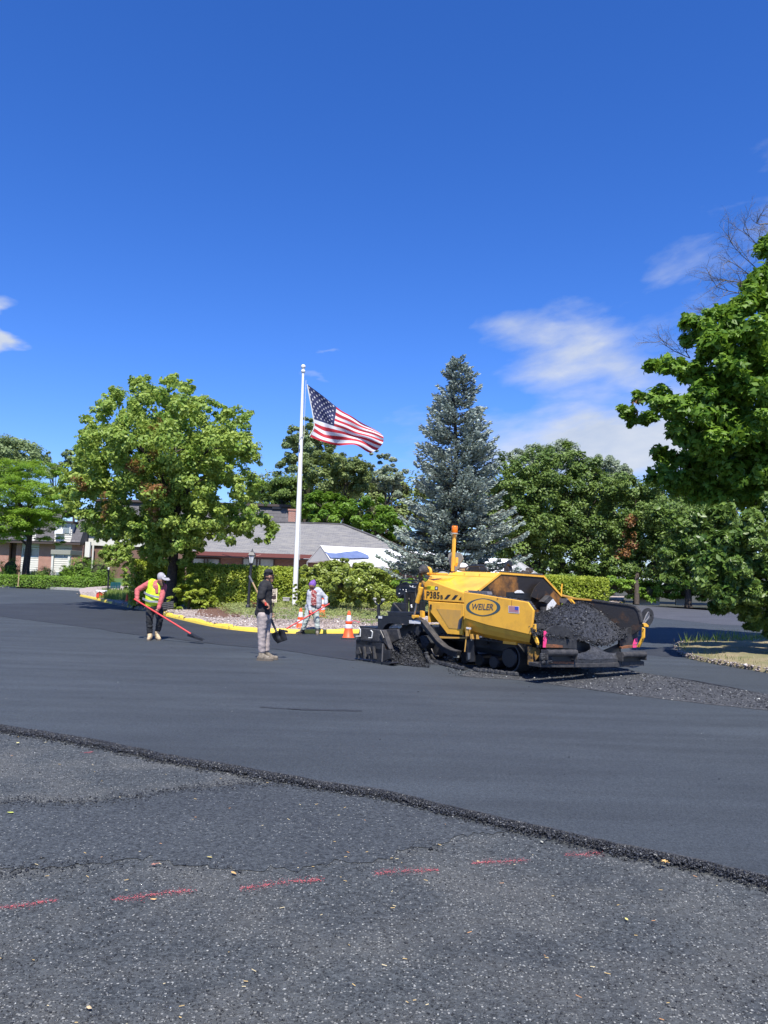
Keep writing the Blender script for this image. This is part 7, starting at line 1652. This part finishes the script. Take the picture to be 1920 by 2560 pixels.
def flesh(name, caps, m, parent, voxel=.014, smooth=6, fold=0, fs=14, seed=0):
    """tapered limbs fused into one continuous skin"""
    mb = MB()
    for c in caps: capsule(mb, *c)
    o = mb.build(name, M[m], parent, smooth=True)
    md = o.modifiers.new('fuse', 'REMESH'); md.mode = 'VOXEL'; md.voxel_size = voxel; md.use_smooth_shade = True
    sm = o.modifiers.new('soft', 'SMOOTH'); sm.factor = .5; sm.iterations = smooth
    dg = bpy.context.evaluated_depsgraph_get(); me = bpy.data.meshes.new_from_object(o.evaluated_get(dg)); o.modifiers.clear()
    if fold:
        for v in me.vertices:
            q = v.co*fs+Vector((seed, 0, 0)); k = mnoise.noise(Vector((q.x*.6, q.y*.6, q.z*1.7)))*.7+mnoise.noise(q*2.2)*.3; v.co += v.normal*k*fold
    if not me.materials: me.materials.append(M[m])
    o.data = me
    for p in me.polygons: p.use_smooth = True
    return o
def person(name_lab, base): return thing('person', name_lab, 'person', tuple(base))
def hand(c, d, palm, curl=1.0, s=1.0, side=1):
    """palm and five bent fingers closing round a bar; c = wrist, d = direction of the hand, palm = direction it closes towards"""
    c = Vector(c); d = Vector(d).normalized(); palm = Vector(palm); palm = (palm-d*palm.dot(d)).normalized(); w = d.cross(palm)*side; out = []
    k = c+d*.085*s; out.append((c, c+d*.045*s, .026*s, .030*s))
    for i in range(4):
        o = w*(i-1.5)*.021*s; a = k+o; l = (.036, .042, .040, .030)[i]*s
        out.append((c+d*.02*s+o*.7, a, .016*s, .0125*s)); b = a+(d*.55+palm*.8*curl).normalized()*l; e = b+(palm*.9-d*.45*curl).normalized()*l*.75; f_ = e+(-d*.9+palm*.1).normalized()*l*.5
        out += [(a, b, .0105*s, .0098*s), (b, e, .0098*s, .009*s), (e, f_, .009*s, .008*s)]
    t0 = c+d*.02*s+w*.026*s; t1 = t0+(d*.6+w*.7+palm*.3).normalized()*.038*s; t2 = t1+(palm*.9-w*.25+d*.2).normalized()*.032*s
    return out+[(t0, t1, .014*s, .012*s), (t1, t2, .011*s, .009*s)]
def head_caps(c, face, s=1.0, upv=(0, 0, 1)):
    """skull, jaw, nose, ears; c = centre of the head, face = where it looks"""
    c = Vector(c); f = Vector(face).normalized(); u = Vector(upv).normalized(); f = (f-u*f.dot(u)).normalized(); sd_ = f.cross(u); s = s
    o = [(c+u*.025*s-f*.012*s, c+u*.02*s+f*.01*s, .080*s, .080*s), (c-u*.04*s+f*.025*s, c-u*.072*s+f*.045*s, .056*s, .040*s), (c+f*.075*s+u*.005*s, c+f*.098*s-u*.020*s, .010*s, .014*s), (c+f*.072*s-u*.052*s+sd_*.012*s, c+f*.072*s-u*.052*s-sd_*.012*s, .010*s, .010*s)]
    for q in (-1, 1): o.append((c+sd_*q*.078*s+u*.012*s, c+sd_*q*.082*s-u*.022*s, .013*s, .010*s)); o.append((c+f*.066*s+u*.028*s+sd_*q*.03*s, c+f*.066*s+u*.028*s+sd_*q*.018*s, .012*s, .012*s))
    return o
def eyes(c, face, parent, s=1.0, upv=(0, 0, 1)):
    c = Vector(c); f = Vector(face).normalized(); u = Vector(upv).normalized(); f = (f-u*f.dot(u)).normalized(); sd_ = f.cross(u)
    for q in (-1, 1): mb = MB().ball(c+f*.073*s+u*.008*s+sd_*q*.031*s, .012*s, 8, 6); mb.build('eye', M['eye'], parent, smooth=True)
M['eye'] = mat('dark eyes', (.05, .035, .03), .2)
def shoe(parent, heel, toe, ankle, m, s=1.0, name='boot'):
    h = Vector(heel); t = Vector(toe); a = Vector(ankle); h.z = t.z = .0; d = (t-h); zc = .045*s
    caps = [(h+Vector((0, 0, zc)), h+d*.45+Vector((0, 0, zc+.012)), (.045*s, .045*s), (.046*s, .046*s)), (h+d*.4+Vector((0, 0, zc)), t+Vector((0, 0, zc-.008))-d.normalized()*.03, .047*s, .038*s), (h+Vector((0, 0, zc+.02))+d*.12, a, .05*s, .052*s), (h+d*.5+Vector((0, 0, zc+.015)), a.lerp(h+d*.3, .3)+Vector((0, 0, .0)), .042*s, .045*s)]
    o = flesh(name, caps, m, parent, .011, 3, .003, 40)
    mb = MB(); dd = d.normalized(); sd_ = Vector((-dd.y, dd.x, 0)); pts = []
    for u, w in ((-.045, .02), (-.04, .036), (.0, .044), (.5, .040), (.75, .048), (.93, .040), (1.03, .016)): pts.append((u, w))
    ring = [h+d*max(u, 0)+dd*min(u, 0)+sd_*w for u, w in pts]+[h+d*max(u, 0)+dd*min(u, 0)-sd_*w for u, w in reversed(pts)]
    ring = [(p.x, p.y, h.z+.001) for p in ring]; mb.prism(ring, (0, 0, .026)); mb.build('sole', M['sole'], o, local=False)
    for k in range(4):
        q = h+d*(.36+.10*k)+Vector((0, 0, zc+.062-.010*k)); mb = MB().tube([q+sd_*.025, q+Vector((0, 0, .006)), q-sd_*.025], .004, 4); mb.build('lace', M['rope'], o)
    return o
def J(z, x, y, Y): q = z((x, y))[0]; return Vector(P(q[0], q[1], Y))
def pole(mb, a, b, r, over=0): mb.tube([a, b], r, 10)

# --- worker in black, seen from behind in profile, shovel held on his far side
YB = 14.25; K = lambda x, y, dy=0: J(Z3, x, y, YB+dy)
pr_ = person('worker in black shirt and black cap, taupe trousers, holding a square shovel', K(450, 1575))
hd = K(512, 455); face = Vector((1, .25, -.08))
n0 = K(480, 520)
body_caps = head_caps(hd, face)+[(K(495, 500), K(470, 545), .050, .062), (K(462, 600, -.02), K(450, 700), (.10, .15), (.11, .14)), (K(450, 720), K(445, 900), (.105, .13), (.11, .13)), (K(445, 930), K(445, 985), (.12, .14), (.12, .14)),
  (K(440, 590, -.15), K(402, 745, -.20), .050, .042), (K(398, 745, -.20), K(460, 820, -.20), .042, .030), (K(470, 570, .17), K(500, 760, .22), .055, .042), (K(500, 760, .22), K(540, 940, .22), .042, .030),
  (K(425, 980, -.08), K(405, 1230, -.08), .085, .060), (K(405, 1230, -.08), K(410, 1480, -.06), .060, .042), (K(475, 980, .09), K(475, 1230, .10), .085, .060), (K(475, 1230, .10), K(478, 1470, .10), .060, .042)]
body_caps += hand(K(460, 820, -.20), K(500, 850, -.20)-K(460, 820, -.20), (.3, 0, -1), .6, 1, 1)+hand(K(540, 940, .22), (.15, 0, -1), (1, -.2, 0), 1.0, 1, -1)
bd = flesh('body', body_caps, 'skin', pr_, .0105, 3)
eyes(hd, face, bd)
flesh('shirt', [(K(462, 590), K(452, 720), (.132, .175), (.14, .155)), (K(450, 720), K(440, 945), (.140, .15), (.155, .165)), (K(400, 800), K(365, 958), (.075, .12), (.070, .13)), (K(480, 800), K(490, 945), (.09, .13), (.095, .14)), (K(474, 545), K(466, 575), (.07, .075), (.11, .13)),
  (K(445, 590, -.15), K(412, 690, -.19), .068, .066), (K(412, 690, -.19), K(402, 740, -.20), .066, .066), (K(475, 575, .17), K(495, 720, .22), .085, .075)], 'black_cloth', pr_, .015, 4, .020, 9, 3)
flesh('trousers', [(K(445, 940), K(445, 1000), (.155, .15), (.15, .15)), (K(425, 990, -.08), K(408, 1230, -.08), .105, .078), (K(408, 1230, -.08), K(412, 1470, -.06), .078, .070), (K(475, 990, .09), K(475, 1230, .10), .102, .076), (K(475, 1230, .10), K(475, 1455, .10), .076, .068)], 'khaki', pr_, .015, 5, .011, 12, 5)
flesh('hair', [(K(484, 430), K(474, 478), (.070, .074), (.042, .05)), (K(500, 425), K(503, 430), .083, .086)], 'hair', pr_, .012, 3, .006, 40)
flesh('cap', [(K(506, 404), K(506, 412), (.088, .088), (.091, .091)), (K(478, 384), K(540, 384), .042, .042), (K(478, 384, .06), K(540, 384, .06), .042, .042), (K(478, 384, -.06), K(540, 384, -.06), .042, .042)], 'black_cloth', pr_, .010, 3)
mb = MB(); b_ = K(520, 424); mb.prism([b_+Vector(v) for v in ((.0, -.08, 0), (.10, -.06, -.008), (.155, .0, -.018), (.13, .08, -.015), (0, .09, 0))], (0, 0, .008)); mb.build('cap_brim', M['black_cloth'], pr_, smooth=False)
mb = MB().tube([K(462, 805, -.25), K(468, 850, -.25)], .018, 6); mb.build('work_glove', M['red_plastic'], pr_)
shoe(pr_, K(375, 1578, -.08)*1, K(375, 1578, -.08)+Vector((.26, -.03, 0)), K(405, 1500, -.06), 'boot_brown'); shoe(pr_, K(440, 1560, .10), K(440, 1560, .10)+Vector((.26, .02, 0)), K(468, 1480, .10), 'boot_brown')
# shovel
sh = thing('shovel', 'square-mouthed black shovel with a wooden handle held by the worker in black', 'shovel', tuple(K(650, 1290, .30)))
a, b, c = K(235, 438, .30), K(600, 1180, .30), K(340, 640, .30)
MB().tube([a, a.lerp(c, .45)], .018, 8).build('grip', M['grey_rubber'], sh); MB().tube([a.lerp(c, .45), K(540, 1040, .30)], .0165, 8).build('handle', M['wood'], sh); MB().tube([K(540, 1040, .30), b, K(625, 1235, .28)], [.022, .021, .024], 8).build('socket', M['black'], sh)
g_ = [[K(548, 1240, .34), K(600, 1215, .22), K(640, 1200, .30), K(660, 1185, .22), K(712, 1182, .34)], [K(565, 1290, .34), K(610, 1265, .27), K(650, 1255, .31), K(685, 1240, .27), K(738, 1235, .34)], [K(590, 1330, .33), K(630, 1315, .29), K(668, 1300, .30), K(705, 1290, .29), K(755, 1290, .33)], [K(632, 1375, .33), K(665, 1360, .31), K(695, 1348, .31), K(725, 1338, .31), K(765, 1325, .33)]]
mb = MB().loft(g_, 4); o = mb.build('blade', M['black'], sh, smooth=True); s_ = o.modifiers.new('thick', 'SOLIDIFY'); s_.thickness = .006

# --- worker in hi-vis vest bending over a lute
YV = 17.5; K = lambda x, y, dy=0: J(Z4, x, y, YV+dy)
pv = person('worker in yellow hi-vis vest, salmon sleeves and grey cap raking asphalt', K(560, 1425))
hd = K(655, 455, -.12); face = Vector((.55, -.6, -.62)); upv = Vector((.25, -.35, .9))
arms = [(K(470, 500), K(275, 610, -.02), .060, .048), (K(275, 610, -.02), K(270, 745, -.10), .046, .034), (K(700, 560, -.05), K(665, 735, -.16), .058, .046), (K(665, 735, -.16), K(615, 900, -.22), .044, .032)]
body_caps = head_caps(hd, face, 1, upv)+[(K(610, 510), K(640, 470, -.08), .062, .055), (K(580, 560), K(560, 700), (.18, .13), (.165, .12)), (K(560, 700), K(545, 860), (.155, .12), (.16, .13)),
  (K(480, 900), K(468, 1080, -.05), .088, .062), (K(468, 1080, -.05), K(475, 1290), .060, .042), (K(610, 900), K(635, 1080, -.03), .088, .062), (K(635, 1080, -.03), K(605, 1260, .05), .060, .042)]+arms
body_caps += hand(K(270, 745, -.10), (.35, -.1, -.6), (.3, .1, -1), 1, 1.05, 1)+hand(K(615, 900, -.22), (-.25, 0, -1), (-.8, .3, -.2), 1, 1.05, -1)
bd = flesh('body', body_caps, 'skin', pv, .0105, 3); eyes(hd, face, bd, 1, upv)
flesh('sleeves', [(a, b, ra+.016, rb+.014) for a, b, ra, rb in arms]+[(K(560, 540), K(660, 560), (.14, .12), (.12, .11))], 'pink_shirt', pv, .013, 4, .012, 16, 2)
flesh('undershirt', [(K(600, 560, -.06), K(600, 640, -.06), (.085, .10), (.07, .09))], 'pink_shirt', pv, .013, 4, .01, 16, 2)
flesh('beard', [(hd+Vector((.03, -.05, -.06)), hd+Vector((.05, -.06, -.11)), .05, .035)], 'brown_hair', pv, .010, 3)
flesh('vest', [(K(510, 480), K(505, 620), (.075, .16), (.105, .15)), (K(640, 540), K(640, 640), (.10, .15), (.09, .14)), (K(540, 640), K(535, 810), (.185, .145), (.20, .16)), (K(575, 620), K(570, 800), (.16, .14), (.165, .155)), (K(500, 820), K(475, 845), (.15, .14), (.10, .12)), (K(540, 480), K(560, 500), .07, .07), (K(690, 530), K(680, 580), .05, .07)], 'vest', pv, .015, 5, .014, 10, 4)
# reflective bands follow the vest
def band(pts, m, nm='reflective_band', w=.045):
    mb = MB(); ps = smooth_path(pts, 4); mb2 = []
    for a, b in zip(ps, ps[1:]): mb.bar(a, b+(b-a)*.15, .012, w)
    mb.build(nm, M[m], pv)
band([K(385, 645, -.02), K(430, 672, -.12), (K(490, 695, -.175)), K(560, 712, -.19), K(620, 722, -.16)], 'reflect'); band([K(360, 740, -.02), K(410, 765, -.13), (K(470, 785, -.18)), K(540, 790, -.19), K(605, 798, -.17)], 'reflect')
flesh('trousers', [(K(545, 850), K(545, 890), (.16, .14), (.16, .14)), (K(480, 900), K(470, 1080, -.05), .108, .078), (K(470, 1080, -.05), K(472, 1280), .078, .066), (K(612, 900), K(635, 1080, -.03), .105, .078), (K(635, 1080, -.03), K(607, 1245, .05), .078, .066)], 'jeans', pv, .015, 4, .018, 15, 8)
flesh('cap', [(K(655, 385, -.10), K(665, 410, -.12), (.088, .095), (.100, .105))], 'cap_grey', pv, .010, 3)
b_ = K(715, 432, -.20); mb = MB(); r3 = [Vector(v) for v in ((-.07, -.03, .035), (-.04, -.08, .0), (.04, -.12, -.03), (.10, -.08, -.035), (.115, .02, -.025), (.06, .09, .02))]; mb.prism([b_+v for v in r3], (.005, -.003, .008)); mb.build('cap_brim', M['cap_grey'], pv)
mb = MB().ball(K(716, 392, -.20), (.022, .012, .024), 8, 6); mb.build('cap_patch', M['white_label'], pv)
shoe(pv, K(482, 1395, .02), K(482, 1395, .02)+Vector((.04, -.27, 0)), K(475, 1310), 'boot_tan', 1.08); shoe(pv, K(590, 1370, .12), K(590, 1370, .12)+Vector((.13, -.24, 0)), K(595, 1275, .05), 'boot_tan', 1.08)
lu = thing('asphalt_lute', 'red-handled asphalt lute with flat black blade worked by the worker in the vest', 'lute', tuple(K(1200, 1360, -.5)))
a, b = K(228, 750, -.12), K(1130, 1305, -.55); MB().tube([a, b], .019, 10).build('handle', M['red_handle'], lu)
q0, q1 = K(1072, 1322, -.5), K(1318, 1392, -.62); mb = MB(); mb.prism([q0, q1, q1+Vector((.02, .10, -.02)), q0+Vector((.05, .14, .03))], (0, 0, .012)); mb.prism([q0, q1, q1+Vector((0, 0, -.045)), q0+Vector((0, 0, -.03))], (0, .01, 0)); mb.build('blade', M['black'], lu); MB().tube([b, (q0+q1)/2], .014, 6).build('socket', M['black'], lu)

# --- worker in purple hat
YW = 20.35; K = lambda x, y, dy=0: J(Z3, x, y, YW+dy)
pw = person('worker in purple knit hat, light grey jacket and pale trousers with a red-handled tool', K(1090, 1235))
hd = K(1108, 592, -.06); face = Vector((-.75, -.6, -.25)); upv = Vector((-.12, -.2, 1))
arms = [(K(1075, 665), K(1058, 800, -.06), .055, .044), (K(1058, 800, -.06), K(1085, 915, -.14), .042, .032), (K(1205, 650), K(1298, 745, -.02), .055, .044), (K(1298, 745, -.02), K(1298, 820, -.10), .042, .032)]
body_caps = head_caps(hd, face, .95, upv)+[(K(1125, 640), K(1135, 660), .055, .065), (K(1140, 690), K(1145, 780), (.15, .12), (.14, .11)), (K(1140, 780), K(1120, 880), (.14, .11), (.16, .13)), (K(1070, 900), K(1025, 1030, -.04), .085, .062), (K(1025, 1030, -.04), K(982, 1175), .060, .040), (K(1145, 900), K(1172, 1040, -.03), .085, .062), (K(1172, 1040, -.03), K(1180, 1170), .060, .040)]+arms
body_caps += hand(K(1085, 915, -.14), (.15, 0, -1), (.6, .2, -.6), 1, 1, 1)+hand(K(1298, 820, -.10), (0, 0, -1), (-.8, .2, -.3), 1, 1, -1)
bd = flesh('body', body_caps, 'skin_dark', pw, .0105, 3); eyes(hd, face, bd, .95, upv)
flesh('jacket', [(a, b, ra+.02, rb+.018) for a, b, ra, rb in arms]+[(K(1110, 665, .02), K(1185, 655, .02), (.10, .12), (.12, .12)), (K(1085, 690), K(1080, 840), (.075, .14), (.085, .15)), (K(1195, 700, .02), K(1190, 860, .02), (.095, .15), (.10, .15)), (K(1140, 700, .08), K(1140, 850, .08), (.16, .07), (.17, .08)), (K(1050, 860, .03), K(1035, 880, .03), (.08, .12), (.06, .10))], 'grey_jacket', pw, .016, 4, .016, 11, 6)
flesh('shirt', [(K(1130, 680, -.03), K(1135, 830, -.03), (.105, .12), (.11, .13))], 'red_shirt', pw, .013, 4, .01, 14, 7)
flesh('trousers', [(K(1110, 860), K(1110, 900), (.165, .14), (.165, .14)), (K(1070, 900), K(1027, 1030, -.04), .105, .080), (K(1027, 1030, -.04), K(985, 1165), .080, .066), (K(1145, 900), K(1172, 1040, -.03), .105, .080), (K(1172, 1040, -.03), K(1180, 1160), .080, .066)], 'pale_trousers', pw, .015, 4, .018, 12, 9)
flesh('knit_hat', [(K(1110, 562, -.04), K(1120, 545, -.02), (.098, .10), (.088, .09)), (K(1125, 530, -.02), K(1133, 508, -.01), .07, .035)], 'purple', pw, .010, 3, .006, 40)
MB().bar(K(1085, 850, -.14), K(1165, 855, -.14), .02, .03).build('belt', M['black_cloth'], pw)
MB().tube([K(1080, 905, -.13), K(1092, 960, -.18)], [.045, .04], 8).build('work_glove', M['red_plastic'], pw)
shoe(pw, K(985, 1225, .10), K(985, 1225, .10)+Vector((-.16, -.20, 0)), K(982, 1180), 'boot_dark' if 'boot_dark' in M else 'boot_brown', .98); shoe(pw, K(1180, 1225, .10), K(1180, 1225, .10)+Vector((.02, -.25, 0)), K(1180, 1180), 'boot_brown', .98)
lu = thing('asphalt_lute', 'red-handled lute with small black blade held by the worker in the purple hat', 'lute', tuple(K(710, 1200, -.4)))
a, b = K(1348, 825, -.14), K(752, 1172, -.42); MB().tube([a, b], .017, 10).build('handle', M['red_handle'], lu)
q0, q1 = K(645, 1182, -.45), K(770, 1200, -.45); mb = MB(); mb.prism([q0, q1, q1+Vector((0, .08, -.05)), q0+Vector((.02, .10, -.0))], (0, 0, .012)); mb.prism([q0, q1, q1+Vector((0, 0, -.05)), q0+Vector((0, 0, -.05))], (0, .01, 0)); mb.build('blade', M['black'], lu)
